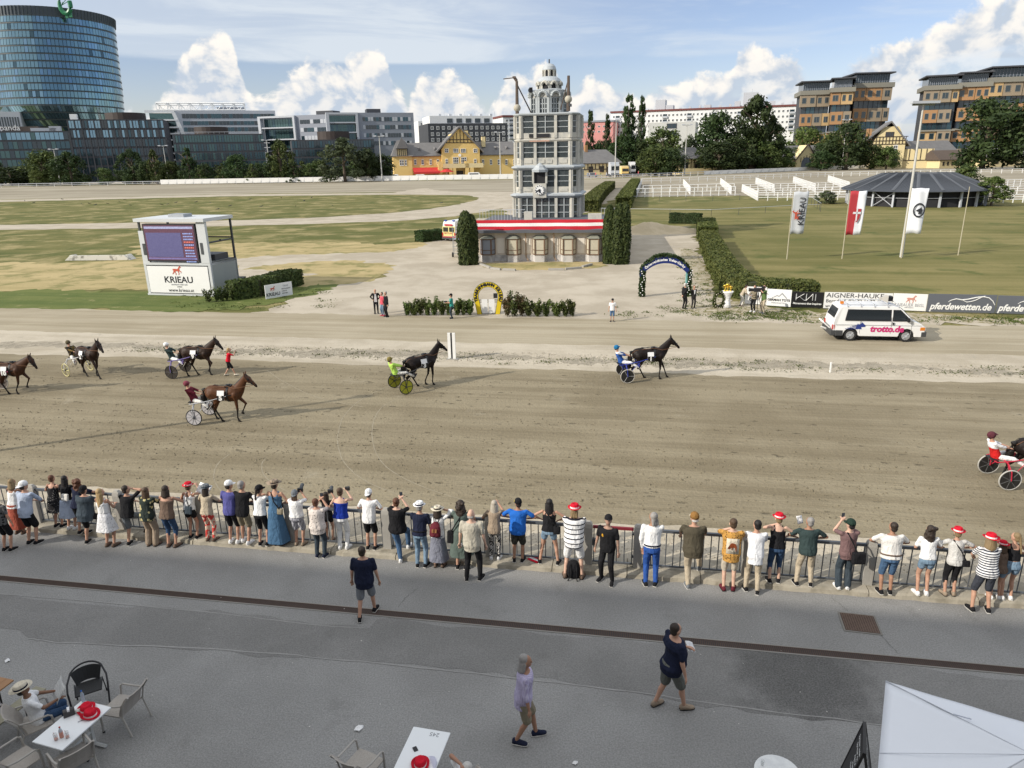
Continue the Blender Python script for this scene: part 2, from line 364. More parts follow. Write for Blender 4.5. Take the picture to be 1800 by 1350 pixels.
sheet('green_verge',GREEN,[(-200,516),(0,512),(180,510),(300,512),(480,508),(560,498),(596,500),(560,512),(500,530),(420,545),(300,548),(0,544),(-200,542)],-.002,.5,.5)
sheet('lawn',LAWN,[(1104,362),(1300,352),(1500,352),(1810,352),(2300,350),(2300,545),(1810,545),(1440,532),(1340,514),(1290,470),(1240,400),(1180,386),(1104,388)],-.010,1.2,.3)
sheet('lawn_strip',VERGE,[(1280,530),(1420,545),(1620,552),(2000,562),(2000,580),(1700,568),(1450,566),(1300,556),(1200,548)],.000,.4,.5)
sheet('worn_verge',VERGE,[(1195,436),(1222,440),(1240,470),(1262,522),(1240,520),(1218,480),(1196,452)],.000,.3,.12)
sheet('pavilion_grass',DRY,[(838,462),(1064,460),(1070,468),(1040,472),(960,475),(900,474),(850,470)],.000,.4,.2)
sheet('pen_ground',FARTRACK,[(1115,346),(1140,322),(1810,312),(2000,312),(2000,352),(1480,348),(1300,344)],-.006,1.5,.3)
sheet('stable_yard',SAND,[(-300,330),(0,326.5),(690,316.5),(1040,314),(1480,296),(2200,281),(2200,279),(1480,292),(1040,310),(690,313),(0,322)],-.026)
u0,u1=-75.0,75.0
def vof(px,py):return to_uv(*P(px,py))[1]
VRU=(vof(0,545)+vof(600,556)+vof(1800,568))/3;VRL=(vof(0,592)+vof(900,602)+vof(1800,615))/3
VTF=(vof(0,625)+vof(900,648)+vof(1800,672))/3;VTN=(vof(0,845)+vof(260,862)+vof(1100,925)+vof(1800,970))/4
KPTS=[(60,938),(480,965),(800,990),(1100,1014),(1350,1037),(1540,1055),(1800,1073)]
VK=sum(vof(*p) for p in KPTS)/len(KPTS)
def band(name,m,va,vb,z,amp=.25,step=.5):
 pts=[uv(u0,va),uv(u1,va),uv(u1,vb),uv(u0,vb)]
 n=int((u1-u0)/step);q=[]
 w=lambda u,k:amp*(.6*math.sin(u*.31+k)+.4*math.sin(u*1.3+2*k)+random.uniform(-.6,.6))*.5
 A=[uv(u0+(u1-u0)*i/n,va+w(u0+(u1-u0)*i/n,va)) for i in range(n+1)]
 B=[uv(u0+(u1-u0)*i/n,vb+w(u0+(u1-u0)*i/n,vb)) for i in range(n+1)]
 b=MB();b.add([(x,y,z) for x,y in A+B],[(i,i+1,n+2+i,n+1+i) for i in range(n)])
 return tag(b.build(name,m),kind='structure')
band('sand_road',ROADM,VRL-.5,VRU,.006,.5)
band('median_strip',STRIP,VTF-.2,VRL,.010,.3)
band('stony_strip',STONY,VTF+1.55,VTF+2.55,.014,1.1,.25)
band('race_track',TRACKM,VTN,VTF,.014,.35)
band('track_edge',STRIP,VK+.3,VTN+.25,.004,.0)
band('asphalt_apron',ASPH,-14,VK+.1,.000,0)
b=[(-60,1040),(0,1043),(350,1074),(550,1097),(650,1103),(664,1088),(900,1106),(1200,1133),(1800,1196),(1900,1206),(1900,1320),(1800,1306),(1540,1272),(1280,1240),(1100,1214),(900,1190),(640,1163),(400,1142),(130,1130),(50,1122),(0,1104),(-60,1098)]
sheet('asphalt_patch',ASPH2,b,.004,.35,.07)
def ribbon(name,m,px,w,z,jit=.0,world=False):
 q=[Vector(p if world else P(*p)) for p in px];fine=[]
 for i in range(len(q)-1):
  p0,p1,p2,p3=q[max(0,i-1)],q[i],q[i+1],q[min(len(q)-1,i+2)]
  for k in range(8):
   u=k/8;fine.append(.5*(2*p1+(p2-p0)*u+(2*p0-5*p1+4*p2-p3)*u*u+(3*p1-p0-3*p2+p3)*u**3))
 fine.append(q[-1]);b=MB();r=[]
 for i,p in enumerate(fine):
  d=(fine[min(i+1,len(fine)-1)]-fine[max(0,i-1)]);n=Vector((-d.y,d.x)).normalized()*(w/2*random.uniform(.6,1.3));o=n.normalized()*random.uniform(-jit,jit);r.append([(*(p+n+o),z),(*(p-n+o),z)])
 b.loft(r,cap=False,closed=False);return tag(b.build(name,m),kind='structure')
RUT=mat('pale wheel rut',(.285,.25,.183),.95,.3,3,coord='World')
for c_ in([(700,672),(640,700),(606,730),(594,765),(597,795),(612,822),(650,850),(740,885)],[(712,696),(672,716),(656,745),(657,785),(680,822),(740,855),(830,885)],[(405,798),(384,815),(376,835),(380,852),(396,872)],[(468,805),(460,818),(466,838),(496,860),(540,880)],[(470,652),(500,672),(560,700),(640,716)]):ribbon('wheel_rut',RUT,c_,.032,.017,.012)
SEAM=mat('pale asphalt seam',(.27,.265,.255),.9,.25,6,coord='World');CRK=mat('dark crack',(.09,.088,.085),.9,.2,6,coord='World')
ribbon('asphalt_seam',SEAM,[(50,1123),(130,1131),(400,1143),(640,1164),(900,1191),(1100,1215),(1280,1241),(1540,1273),(1800,1307)],.035,.008,.02);ribbon('asphalt_seam',SEAM,[(0,1044),(350,1075),(550,1098),(650,1104)],.03,.008,.015)
for c_ in([(700,1068),(714,1050),(735,1035)],[(1460,1048),(1475,1062),(1490,1074)],[(1545,1110),(1560,1130),(1580,1150)]):ribbon('asphalt_crack',CRK,c_,.007,.009,.02)
def scatter(name,n,fn,m,lo,hi,flat=.5,seed=1):
 rng=np.random.default_rng(seed);o8=np.array([(1,0,0),(0,1,0),(-1,0,0),(0,-1,0),(0,0,1)],float);F8=[(0,1,4),(1,2,4),(2,3,4),(3,0,4)];b=MB()
 for _ in range(n):
  x,y,z=fn(rng);s=rng.uniform(lo,hi);a=rng.uniform(0,6.3);c,q=math.cos(a),math.sin(a);v=o8*rng.uniform(.5,1.3,(5,3))*s;b.add([(x+p[0]*c-p[1]*q,y+p[0]*q+p[1]*c,z+max(0,p[2])*flat) for p in v],F8)
 return tag(b.build(name,m),kind='stuff')
lanes=[random.uniform(VTN+.3,VTF-.3) for _ in range(40)]+[random.uniform(VTN+.2,VTN+6) for _ in range(45)]
def clod(rng):return(*uv(rng.uniform(-34,26),lanes[rng.integers(len(lanes))]+rng.normal(0,.12)),.014)
scatter('sand_clods',5200,clod,mat('damp sand clods',(.17,.145,.098),.95,.25,5,coord='World'),.018,.055,.9,2)
def clod2(rng):return(*uv(rng.uniform(-30,26),VTF+rng.uniform(.9,3.2)),.012)
scatter('median_stones',2600,clod2,mat('median stones',(.27,.24,.19),.95,.25,5,coord='World'),.02,.06,.8,3)
def lit(rng):return(*uv(rng.uniform(-16,13),rng.uniform(7,VK-.1)),.006)
scatter('cigarette_ends',90,lit,mat('pale litter specks',(.6,.58,.54),.9,.1,5),.008,.02,.6,4)
def gv(rng):return(*uv(rng.uniform(-20,16),VK+rng.uniform(1.0,2.6)),.006)
scatter('gravel_stones',2600,gv,mat('edge gravel stones',(.33,.29,.225),.95,.3,5,coord='World'),.012,.035,.8,5)
# ---------------------------------------------------------------- buildings
GL_DARK=glassy('dark office glass',(.02,.035,.045),0,.06)
GL_TEAL=glassy('teal mirror glass',(.19,.30,.33),0,.10,.85)
GL_TEAL2=glassy('deep teal glass',(.055,.10,.12),0,.10,.6)
GL_BLUE=glassy('blue mirror glass',(.22,.34,.41),0,.07,.85)
GL_GREEN=glassy('green tinted glass',(.07,.13,.13),0,.1,.5)
GL_WIN=glassy('house window glass',(.03,.035,.04),0,.06)
GL_SEE=glassy('old clear glass',(.075,.09,.095),.40,.06)
CONC=mat('pale concrete',(.50,.50,.48),.8,.12,.2)
LGREY=mat('light grey cladding',(.46,.48,.51),.6,.06,.1)
MGREY=mat('mid grey cladding',(.25,.27,.31),.6,.06,.1)
CHAR=mat('charcoal render',(.055,.058,.066),.7,.1,.1)
WALLW=mat('white render',(.74,.74,.73),.7,.04,.1)
MULL=mat('mullion grey',(.07,.085,.09),.5,.1,.5)
BRONZE=mat('dark bronze mesh',(.045,.033,.028),.6,.2,.4)
ROOFT=mat('weathered slate',(.155,.15,.148),.85,.25,.4,.4,3.0)
YELL=mat('yellow ochre render',(.70,.50,.19),.8,.08,.15)
CREAM=mat('cream render',(.66,.55,.31),.8,.1,.2)
TIMBER=mat('dark timber',(.05,.035,.025),.7,.2,1)
ORANGE=mat('terracotta cladding',(.35,.195,.09),.6,.06,.2)
OCHRE=mat('ochre cladding',(.47,.32,.155),.6,.05,.2)
TAUPE=mat('taupe cladding',(.27,.215,.15),.6,.06,.2)
KHAKI=mat('khaki grey fascia',(.21,.20,.165),.6,.08,.2)
UNIT={}
def unit_win(frame,glass,mx=1,mz=0,fw=.09,d=1.0):
 k=(frame.name,glass.name,mx,mz,fw)
 if k in UNIT:return UNIT[k]
 b=MB()
 for x0,x1,z0,z1 in((-.5,-.5+fw,-.5,.5),(.5-fw,.5,-.5,.5),(-.5+fw,.5-fw,-.5,-.5+fw),(-.5+fw,.5-fw,.5-fw,.5)):b.bx(x0,x1,-.5,.5,z0,z1)
 for i in range(mx):
  x=-.5+(i+1)/(mx+1);b.bx(x-fw*.35,x+fw*.35,-.4,.4,-.5+fw,.5-fw)
 for i in range(mz):
  z=-.5+(i+1)/(mz+1);b.bx(-.5+fw,.5-fw,-.35,.39,z-fw*.35,z+fw*.35)
 b.mi=1;b.bx(-.5+fw*.5,.5-fw*.5,-.12,.3,-.5+fw*.5,.5-fw*.5)
 UNIT[k]=b.mesh('window',[frame,glass]);return UNIT[k]
def unit_pane(glass):
 if glass.name not in UNIT:UNIT[glass.name]=MB().bx(-.5,.5,-.5,.5,-.5,.5).mesh('pane',glass)
 return UNIT[glass.name]
class Bld:
 """a facade standing between two pixels of its eaves line"""
 def __init__(s,name,label,cat,a,Y0,b,depth,wall,Y1=None,z0=0.0,group=None,wname='wall'):
  A=at(*a,Y0);s.h=A[2]
  B=P(*b,A[2]) if Y1 is None else at(*b,Y1)
  if Y1 is None:
   q=at(*b,Y0);w=abs(q[0]-A[0])*.30
   if not Y0-w<B[1]<Y0+w or B[1]<=0:B=at(*b,max(Y0-w,min(Y0+w,B[1] if B[1]>0 else Y0+w)))
  s.A=Vector((A[0],A[1],0));d=Vector((B[0],B[1],0))-s.A;s.L=d.length;s.rz=math.atan2(d.y,d.x);s.d=d.normalized();s.depth=depth
  s.t=thing(name,label,cat,(A[0],A[1],0),s.rz,group)
  if wall:s.wall=MB().bx(0,s.L,0,depth,z0,s.h).build(wname,wall,s.t)
 def l(s,px,py):
  r=Vector(ray(px,py));n=Vector((-s.d.y,s.d.x,0));k=n.dot(s.A)/n.dot(r);q=Vector((r.x*k,r.y*k,0))-s.A
  return q.dot(s.d),CAMH+r.z*k
 def put(s,name,x0,x1,z0,z1,mesh,d=.25,y=0.0,parent=None):
  o=ob(name,mesh,parent or s.t,((x0+x1)/2,y,(z0+z1)/2));o.scale=(abs(x1-x0),d,abs(z1-z0));return o
 def win(s,p0,p1,mesh,name='window',d=.3):
  a=s.l(*p0);b=s.l(*p1);return s.put(name,a[0],b[0],b[1],a[1],mesh,d)
 def rows(s,xs,zs,mesh,name='window',d=.3,skip=0.0,alt=None):
  for z0,z1 in zs:
   for x0,x1 in xs:
    if random.random()<skip:continue
    s.put(name,x0,x1,z0,z1,alt if alt and random.random()<.35 else mesh,d)
 def box(s,name,x0,x1,y0,y1,z0,z1,m,parent=None):return MB().bx(x0,x1,y0,y1,z0,z1).build(name,m,parent or s.t)
def cells(a,b,n,gap=.15):
 w=(b-a)/n;return [(a+i*w+w*gap/2,a+(i+1)*w-w*gap/2) for i in range(n)]
# --- round glass skyscraper
def skyscraper():
 Y=660;rows_=[(-14,189,30),(-12,190,45),(-6,195,90),(1,200,130),(7,204,160),(14,207,195),(34,208,215),(60,208,236),(84,208,262),(100,208,320)]
 prof=[]
 for xl,xr,y in rows_:
  q=at((xl+xr)/2,y,Y);prof.append((q[2],q[0],(at(xr,y,Y)[0]-at(xl,y,Y)[0])/2))
 prof=sorted(prof);zt=prof[-1][0]
 def pr(z):
  for a,b in zip(prof,prof[1:]):
   if z<=b[0]:k=max(0,(z-a[0])/(b[0]-a[0]));return a[1]+(b[1]-a[1])*k,a[2]+(b[2]-a[2])*k
  return prof[-1][1:]
 bx_,r0=pr(0.0);t=thing('glass_skyscraper','tall round tower of teal glass leaning outward, green ring logo on its roof','skyscraper',(bx_,Y,0))
 ring=lambda z,k=1.0,n=112:[((pr(z)[0]-bx_)+pr(z)[1]*k*math.cos(2*PI*i/n),pr(z)[1]*k*math.sin(2*PI*i/n),z) for i in range(n)]
 N=30;MB().loft([ring(zt*i/N,.985) for i in range(N+1)]).build('core',MULL,t)
 fl=at(100,100,Y)[2]-at(100,112.3,Y)[2];zs=[];z=at(90,45,Y)[2]
 while z>2:zs.append(z);z-=fl
 g=MB();fr=MB();n=112
 for z in zs[:-1]:
  a=ring(z-fl*.90,.997);b=ring(z-fl*.10,.997)
  for i in range(n):
   j=(i+1)%n;g.mi=random.choice((0,0,0,0,0,0,2)) if random.random()>.03 else 1
   k=.10;s1=random.uniform(-.0025,.0025)-.011;pa,pb,pc,pd=Vector(a[i]),Vector(a[j]),Vector(b[j]),Vector(b[i])
   q=[pa.lerp(pb,k),pb.lerp(pa,k*.2),pc.lerp(pd,k*.2),pd.lerp(pc,k)]
   c=Vector((pr(z)[0]-bx_,0,0));q=[p+(p-Vector((c.x,0,p.z))).normalized()*(.35+s1*(20 if m in(2,3) else -20)) for m,p in enumerate(q)]
   g.quad(*[tuple(p) for p in q])
  fr.loft([ring(z-fl*.10,1.004),ring(z+fl*.07,1.004)],cap=False)
 tag(g.build('panes',[GL_TEAL,GL_TEAL2,GL_BLUE,GL_DARK],t),kind='stuff');fr.build('floor_bands',MULL,t)
 zc=zs[0];MB().loft([ring(zc,1.004),ring(zt,1.006)]).build('crown',mat('dark crown cladding',(.06,.075,.09),.5,.1,.1),t)
 f=MB();ra,rb=ring(zc,1.008),ring(zt,1.011)
 for i in range(n):f.bar(ra[i],rb[i],.5)
 tag(f.build('crown_fins',MULL,t),kind='stuff')
 lg=at(164,25,Y);m=mpp(lg[0],Y);R0=13*m;b=MB();gm=mat('green sign face',(.02,.16,.07),.4,.05,1)
 pts=[(R0*.82*math.cos(a)*.78,0,R0*math.sin(a)) for a in [R(-250+10*i) for i in range(28)]]
 b.tube(pts,[R0*(.10+.16*min(1,i/10)) for i in range(28)],8);b.bx(-.15*R0,R0*.15,-.6,.6,-R0*1.5,-R0*.75);b.bx(R0*.3,R0*.62,-.6,.6,-R0*1.4,-R0*.6)
 for i in range(3):b.bar((-R0*.4,0,-R0*.1),(R0*.4*math.cos(i),0,R0*.5*math.sin(i+.6)),.35)
 b.build('sign',gm,t,(lg[0]-bx_,-40,lg[2]))
 q=at(10,26,Y);b=MB();w=5*m
 for x in(-w,w):b.bar((x,0,-4*m),(x,0,4*m),.5)
 b.bar((-w,0,4*m),(w,0,4*m),.5);b.build('roof_frame',STEEL,t,(q[0]-bx_,-50,q[2]))
skyscraper()
# --- offices on the left
def office_grid(b,cols,z_top,floor,nf,pair,mats,mull=MULL,gap=.12,fh=.78,x0=0.0,x1=None):
 x1=b.L if x1 is None else x1
 for r in range(nf):
  zt=z_top-r*floor
  for i,(a,c) in enumerate(cells(x0,x1,cols,gap)):
   g=mats[0] if r<pair and random.random()<.7 else random.choice(mats[1:])
   b.put('pane',a,c,zt-floor*fh,zt,unit_pane(g),.3)
b=Bld('office_block','grey office block with small windows at the far left edge','office',(-40,196),600,(34,197),40,LGREY)
z=b.h;b.rows(cells(2,b.L-1,14,.4),[(z-11,z-4),(z-24,z-17)],unit_pane(GL_DARK))
b=Bld('office_block','dark glass office with white lettering on its curved roof sign','office',(-70,231),520,(119,233),45,CHAR)
fl=b.l(60,234)[1]-b.l(60,250)[1]
office_grid(b,22,b.h-1,fl,6,1,(GL_BLUE,GL_DARK,GL_TEAL2,GL_GREEN));zz=b.h
a0=b.l(-60,226)[0];a1=b.l(62,226)[0]
MB().loft([[(x,10+4*math.sin(PI*i/12),z) for i,x in enumerate([a0+(a1-a0)*k/12 for k in range(13)])]+[(a1,30,z),(a0,30,z)] for z in(zz,zz+3.6)]).build('roof_drum',BRONZE,b.t)
letter('bitpanda',WHITE,b.t,(b.l(8,227)[0],2.5,zz+2.2),5.2,bold=.03,depth=.1)
MB().bx(a1-4,a1+12,4,10,zz,zz+2.2).bx(b.L-12,b.L-5,4,9,zz,zz+3.4).build('roof_plant',LGREY,b.t)
b=Bld('office_block','dark glass office with a bright blue top storey below the skyscraper','office',(118,210),490,(287,213),50,CHAR)
fl=b.l(180,212)[1]-b.l(180,228.5)[1]
office_grid(b,30,b.h-.8,fl,7,2,(GL_BLUE,GL_DARK,GL_TEAL2,GL_DARK),gap=.16)
m=MB()
for i in range(16):x=b.L*i/15;m.bx(x-.35,x+.35,-.9,0,0,b.h)
m.build('mullions',CHAR,b.t)
a0,a1=b.l(178,205)[0],b.l(252,205)[0];MB().loft([[(a0+(a1-a0)*(.5+.5*math.cos(q)),14+12*math.sin(q),z) for q in [2*PI*i/24 for i in range(24)]] for z in(b.h-1,b.l(215,197)[1])]).build('roof_drum',BRONZE,b.t)
x=b.l(121,205)[0];MB().bx(x,x+4,2,6,b.h,b.h+3.4).build('roof_plant',WHITE,b.t)
b=Bld('office_block','white office block with ribbon windows and a steel truss on its roof','office',(306,194),545,(484,201),60,LGREY)
z=b.h;zs=[(b.l(318,y1)[1],b.l(318,y0)[1]) for y0,y1 in((200,208),(213,220),(224,232),(238,246))]
for z0,z1 in zs:
 for a,c in cells(b.l(320,205)[0],b.L-1,26,.06):b.put('window',a,c,z0,z1,unit_pane(GL_TEAL2 if random.random()<.5 else GL_DARK),.3)
e=b.l(254,197)[0];m=MB();zt=z;zb=b.l(306,240)[1]
m.bx(e,0,-1.0,1.5,zt-1.5,zt);m.add([(-2,-1,zt-1.4),(.5,-1,zt-1.4),(.5+5,-1,zb),(3,-1,zb),(-2,1.5,zt-1.4),(.5,1.5,zt-1.4),(5.5,1.5,zb),(3,1.5,zb)],[(0,1,2,3),(4,7,6,5),(0,4,5,1),(1,5,6,2),(2,6,7,3),(3,7,4,0)])
for y in(211,224,235,246,258,270,281):q=b.l(290,y);m.bx(e+(b.l(306,y)[1]-zt)*-.25,1.5,-1.2,8,q[1]-.5,q[1]+.5)
m.build('terrace_frame',WHITE,b.t);b.box('terrace_glass',e+2,1,6,9,0,zt-1.5,GL_GREEN)
t0=b.l(272,180);t1=b.l(428,173);m=MB();zb=b.l(272,192)[1];zt=t0[1];n=8
for y in(4,22):
 for i in range(n+1):
  x=t0[0]+(t1[0]-t0[0])*i/n;m.bar((x,y,zb),(x,y,zt),.55)
  if i<n:xn=t0[0]+(t1[0]-t0[0])*(i+1)/n;m.bar((x,y,zt),(x+(xn-x)/2,y,zb),.3);m.bar((xn,y,zt),(x+(xn-x)/2,y,zb),.3)
 m.bar((t0[0],y,zt),(t1[0],y,zt),.7);m.bar((t0[0],y,zb),(t1[0],y,zb),.5)
for i in range(n+1):x=t0[0]+(t1[0]-t0[0])*i/n;m.bar((x,4,zt),(x,22,zt),.5)
m.build('roof_truss',WHITE,b.t);MB().bx(b.l(380,190)[0],b.l(430,190)[0],8,20,z,zb+2).build('roof_plant',MGREY,b.t)
b=Bld('office_block','low green glass office with upright fins beside the white block','office',(302,236),470,(462,236),40,CHAR)
fl=b.l(380,237)[1]-b.l(380,252.5)[1]
office_grid(b,34,b.h-.8,fl,6,1,(GL_GREEN,GL_DARK,GL_TEAL2,GL_GREEN),gap=.25)
a0,a1=b.l(338,230)[0],b.l(400,230)[0];MB().loft([[(a0+(a1-a0)*(.5+.5*math.cos(q)),14+9*math.sin(q),z) for q in [2*PI*i/24 for i in range(24)]] for z in(b.h-1,b.l(370,222)[1])]).build('roof_drum',BRONZE,b.t)
m=MB();m.bar((2,1,b.h+1.2),(b.L,1,b.h+1.2),.15);[m.bar((2+i*3.2,1,b.h),(2+i*3.2,1,b.h+1.2),.12) for i in range(int(b.L/3.2))];m.build('roof_railing',LGREY,b.t)
for nm,ax,ay,bx_,by,cx,cy,Y,low in(('grey office block with a framed glass end, left of a pair',455,208,519,203,640,197,520,265),('grey office block with a framed glass end, right of a pair',572,201,628,198,727,207,500,250)):
 b=Bld('office_block',nm,'office',(bx_,by),Y,(cx,cy),35,MGREY,group='grey office pair');z=b.h
 y0=1.0
 for k in range(4):
  za=b.l(bx_+4,by+8+14.2*k)[1];zb=b.l(bx_+4,by+15+14.2*k)[1]
  for i,(a,c) in enumerate(cells(3,b.L-2,18,.12)):b.put('window',a,c,zb,za,unit_pane(random.choice((GL_DARK,GL_DARK,GL_TEAL2,LGREY))),.3)
 e=b.l(ax,ay)[0];zl=b.l(bx_,low)[1];m=MB()
 m.bx(e,0,-2,2,z-1.2,z).bx(e,e+2,-2,2,zl,z-1.2).bx(-1.5,0,-2,2,zl,z-1.2)
 for k in(1,2,3):zz=z+(zl-z)*k/3;m.bx(e+2,-1.5,-1.6,4,zz-.4,zz+.4)
 m.build('end_frame',LGREY,b.t);mm=unit_pane(GL_GREEN)
 for k in range(3):
  for a,c in cells(e+2,-1.5,12,.1):b.put('pane',a,c,z-1.4+(zl-z+1.8)*(k+.95)/3,z-1.4+(zl-z+1.8)*(k+.05)/3,mm if random.random()<.6 else unit_pane(GL_TEAL2),.3,3)
 b.box('end_block',e+1,-.5,3.2,35,0,z-.6,MGREY)
 MB().bx(b.L*.2,b.L*.45,10,20,z,z+3).build('roof_plant',CHAR,b.t)
b=Bld('office_block','low dark glass office with a round brown roof drum','office',(512,246),468,(657,246),40,CHAR)
fl=b.l(560,247)[1]-b.l(560,262)[1];office_grid(b,30,b.h-.8,fl,5,0,(GL_TEAL2,GL_DARK,GL_TEAL2,GL_DARK),gap=.2)
a0,a1=b.l(560,238)[0],b.l(618,238)[0];MB().loft([[(a0+(a1-a0)*(.5+.5*math.cos(q)),14+9*math.sin(q),z) for q in [2*PI*i/24 for i in range(24)]] for z in(b.h-1,b.l(590,230)[1])]).build('roof_drum',BRONZE,b.t)
# --- apartments
def flats(label,a,Y,b_,depth,wall,rows_,cols,top_m=None,roof=None,wm=None,base=None,group=None,balc=0):
 b=Bld('apartment_block',label,'apartments',a,Y,b_,depth,wall,group=group)
 for y0,y1 in rows_:
  zt=b.l(a[0]+2,y0)[1];zb=b.l(a[0]+2,y1)[1]
  for i,(x0,x1) in enumerate(cells(1,b.L-1,cols,.5)):
   if balc and i%balc==1:
    b.box('balcony',x0-1.5,x1+1.5,-1.3,0,zb-1.4,zb+.2,LGREY);b.put('window',x0-1,x1+1,zb+.3,zt,unit_pane(GL_DARK),.2)
   else:b.put('window',x0,x1,zb,zt,wm or unit_win(WHITE,GL_WIN,1,0,.08),.3)
 if roof:b.box('roof',-.6,b.L+.6,-.8,depth+.6,b.h,b.h+1.6,roof)
 return b
MAROON=mat('maroon roof edge',(.16,.055,.05),.8,.15,.3)
b=flats('charcoal apartment block with white set back penthouse storey',(752,217),560,(892,221),40,CHAR,((222,228),(233,239),(243,249)),14,wm=unit_win(WHITE,GL_WIN,1,0,.1))
pz=b.l(800,203)[1];b.box('penthouse',b.l(757,210)[0],b.l(868,210)[0],4,34,b.h,pz,WALLW);m=MB()
for i in range(6):x=10+i*8;m.bx(x,x+2,8,11,pz,pz+1.6);m.cyl((x+5,12,pz),(x+5,12,pz+3.5),.15)
m.build('roof_plant',LGREY,b.t);b.rows(cells(14,50,5,.4),[(b.h+.6,b.h+3.6)],unit_pane(GL_DARK),d=.3)
for o in [c for c in kids(b.t) if c.name.startswith('window') and abs(c.location.z-b.h-2.1)<.2]:o.location.y=4
flats('white flats seen between the charcoal block and the tower',(884,206),640,(960,207),30,WALLW,((210,214),(219,223),(228,232),(237,241)),8,roof=MAROON,balc=3)
flats('small white flats left of the charcoal apartment block',(735,213),650,(760,213),20,WALLW,((216,220),(226,230)),3)
PINK=mat('pink render',(.60,.27,.25),.8,.05,.2)
flats('pink apartment block behind the poplars near the tower',(1010,216),700,(1078,213),30,PINK,((222,225),(231,234)),7,roof=MGREY)
b=flats('long white apartment slab with a maroon roof line',(1074,199),720,(1400,181),40,WALLW,((204,208),(213,217),(222,226),(231,235)),44,roof=MAROON,balc=6)
m=MB()
for px,w,h in((1150,18,9),(1168,14,4),(1236,12,3),(1305,26,12),(1352,10,4),(1290,10,5)):x=b.l(px,190)[0];m.bx(x,x+w*.5,8,20,b.h+1.6,b.h+1.6+h)
x=b.l(1320,180)[0];m.cyl((x,14,b.h),(x,14,b.l(1320,154)[1]),.5,.2)
for i in range(20):m.bx(8+i*9,10+i*9,10,13,b.h+1.6,b.h+3+(i%3)*.8)
m.build('roof_plant',LGREY,b.t)
b=Bld('office_block','plain beige cube building with a dark glazed slot, behind dark trees','building',(1140,216),600,(1223,213),30,CONC)
b.put('window',*[b.l(q,220)[0] for q in(1172,1190)],b.l(1180,226)[1],b.l(1180,217)[1],unit_win(CHAR,GL_DARK));b.put('window',*[b.l(q,220)[0] for q in(1172,1190)],b.l(1180,240)[1],b.l(1180,230)[1],unit_win(CHAR,GL_DARK))
# --- terraced brown apartment buildings
def terraces(label,wings,Y,floors,base_y,group):
 """wings: (x0, y0, x1, y1, Y-offset): top edge pixels; stepped storeys with boxes of cladding"""
 r=None
 for wi,(x0,y0,x1,y1,dy) in enumerate(wings):
  b=Bld('terraced_apartments',label,'apartments',(x0,y0),Y+dy,(x1,y1),28,None)
  if r is None:r=b.t
  else:
   M0=Matrix.Translation(r.location)@Matrix.Rotation(r.rotation_euler.z,4,'Z');M1=Matrix.Translation(b.t.location)@Matrix.Rotation(b.rz,4,'Z')
   MM=M0.inverted()@M1
  z=b.h;fh=z/floors;L=b.L;new=[]
  new.append(b.box('roof',-1.5,L+1.5,-2.2,28,z-.9,z,CHAR));new.append(b.box('penthouse',1,L-1,2.5,27,z-fh,z-.9,GL_DARK));new.append(b.box('terrace',-1.6,L+1.6,-2.6,28,z-fh*1.45,z-fh,KHAKI))
  m=MB();[m.bx(q-.15,q+.15,2.3,2.5,z-fh,z-.9) for q in [1+(L-2)*i/14 for i in range(15)]];[m.bar((-1.3+(L+2.6)*i/10,-2.4,z-fh),(-1.3+(L+2.6)*i/10,-2.4,z-fh+1),.08) for i in range(11)];m.bar((-1.3,-2.4,z-fh+1),(L+1.3,-2.4,z-fh+1),.1);new.append(m.build('railing',MGREY,b.t))
  new.append(b.box('core',.5,L-.5,1.2,27,0,z-fh*1.45,CHAR))
  for k in range(1,floors):
   zt=z-fh*(k+.5);zb=zt-fh
   if k%2==1:
    x=-1.0+(1.2 if(k//2)%2 else 0)
    while x<L-3:
     w=random.uniform(7,12);w=min(w,L+.8-x);pr_=random.uniform(.4,2.0);mm=random.choice((ORANGE,OCHRE,TAUPE,ORANGE,TAUPE))
     bo=MB();bo.bx(x,x+w-.3,-pr_,2,zb-fh*.18,zt+fh*.1);o=bo.build('clad_box',mm,b.t);new.append(o)
     n=2 if w>8 else 1
     for i in range(n):
      xa=x+w*(i+.2)/n;xb=x+w*(i+.75)/n;q=b.put('window',xa,xb,zb+fh*.15,zt-fh*.22,unit_win(KHAKI,GL_DARK,1 if n==1 else 0,0,.06),.3,-pr_);new.append(q)
     x+=w
   else:
    for a,c in cells(.8,L-.8,max(4,int(L/3.2)),.12):new.append(b.put('window',a,c,zb+fh*.1,zt-fh*.05,unit_pane(GL_DARK if random.random()<.7 else GL_TEAL2),.3,1.1))
    if k%4==0:new.append(b.box('terrace',-1.2,L+1.2,-2.0,1.2,zb-.3,zb+.7,KHAKI))
  if b.t!=r:
   for o in new:
    l=Matrix.LocRotScale(o.location,o.rotation_euler,o.scale);o.parent=r;q=MM@l;o.location,o.rotation_euler,o.scale=q.decompose()[0],q.decompose()[1].to_euler(),q.decompose()[2]
   bpy.data.objects.remove(b.t)
terraces('stepped brown and orange apartment building with planted terraces, nearer the long white slab',[(1466,137,1503,129,0),(1506,128,1570,126,6),(1412,143,1463,141,12)],560,9,240,'brown apartments')
terraces('stepped brown and orange apartment building cut by the picture edge, above the stables',[(1632,133,1690,127,4),(1692,127,1745,118,0),(1747,117,1840,113,-6)],520,9,245,'brown apartments')
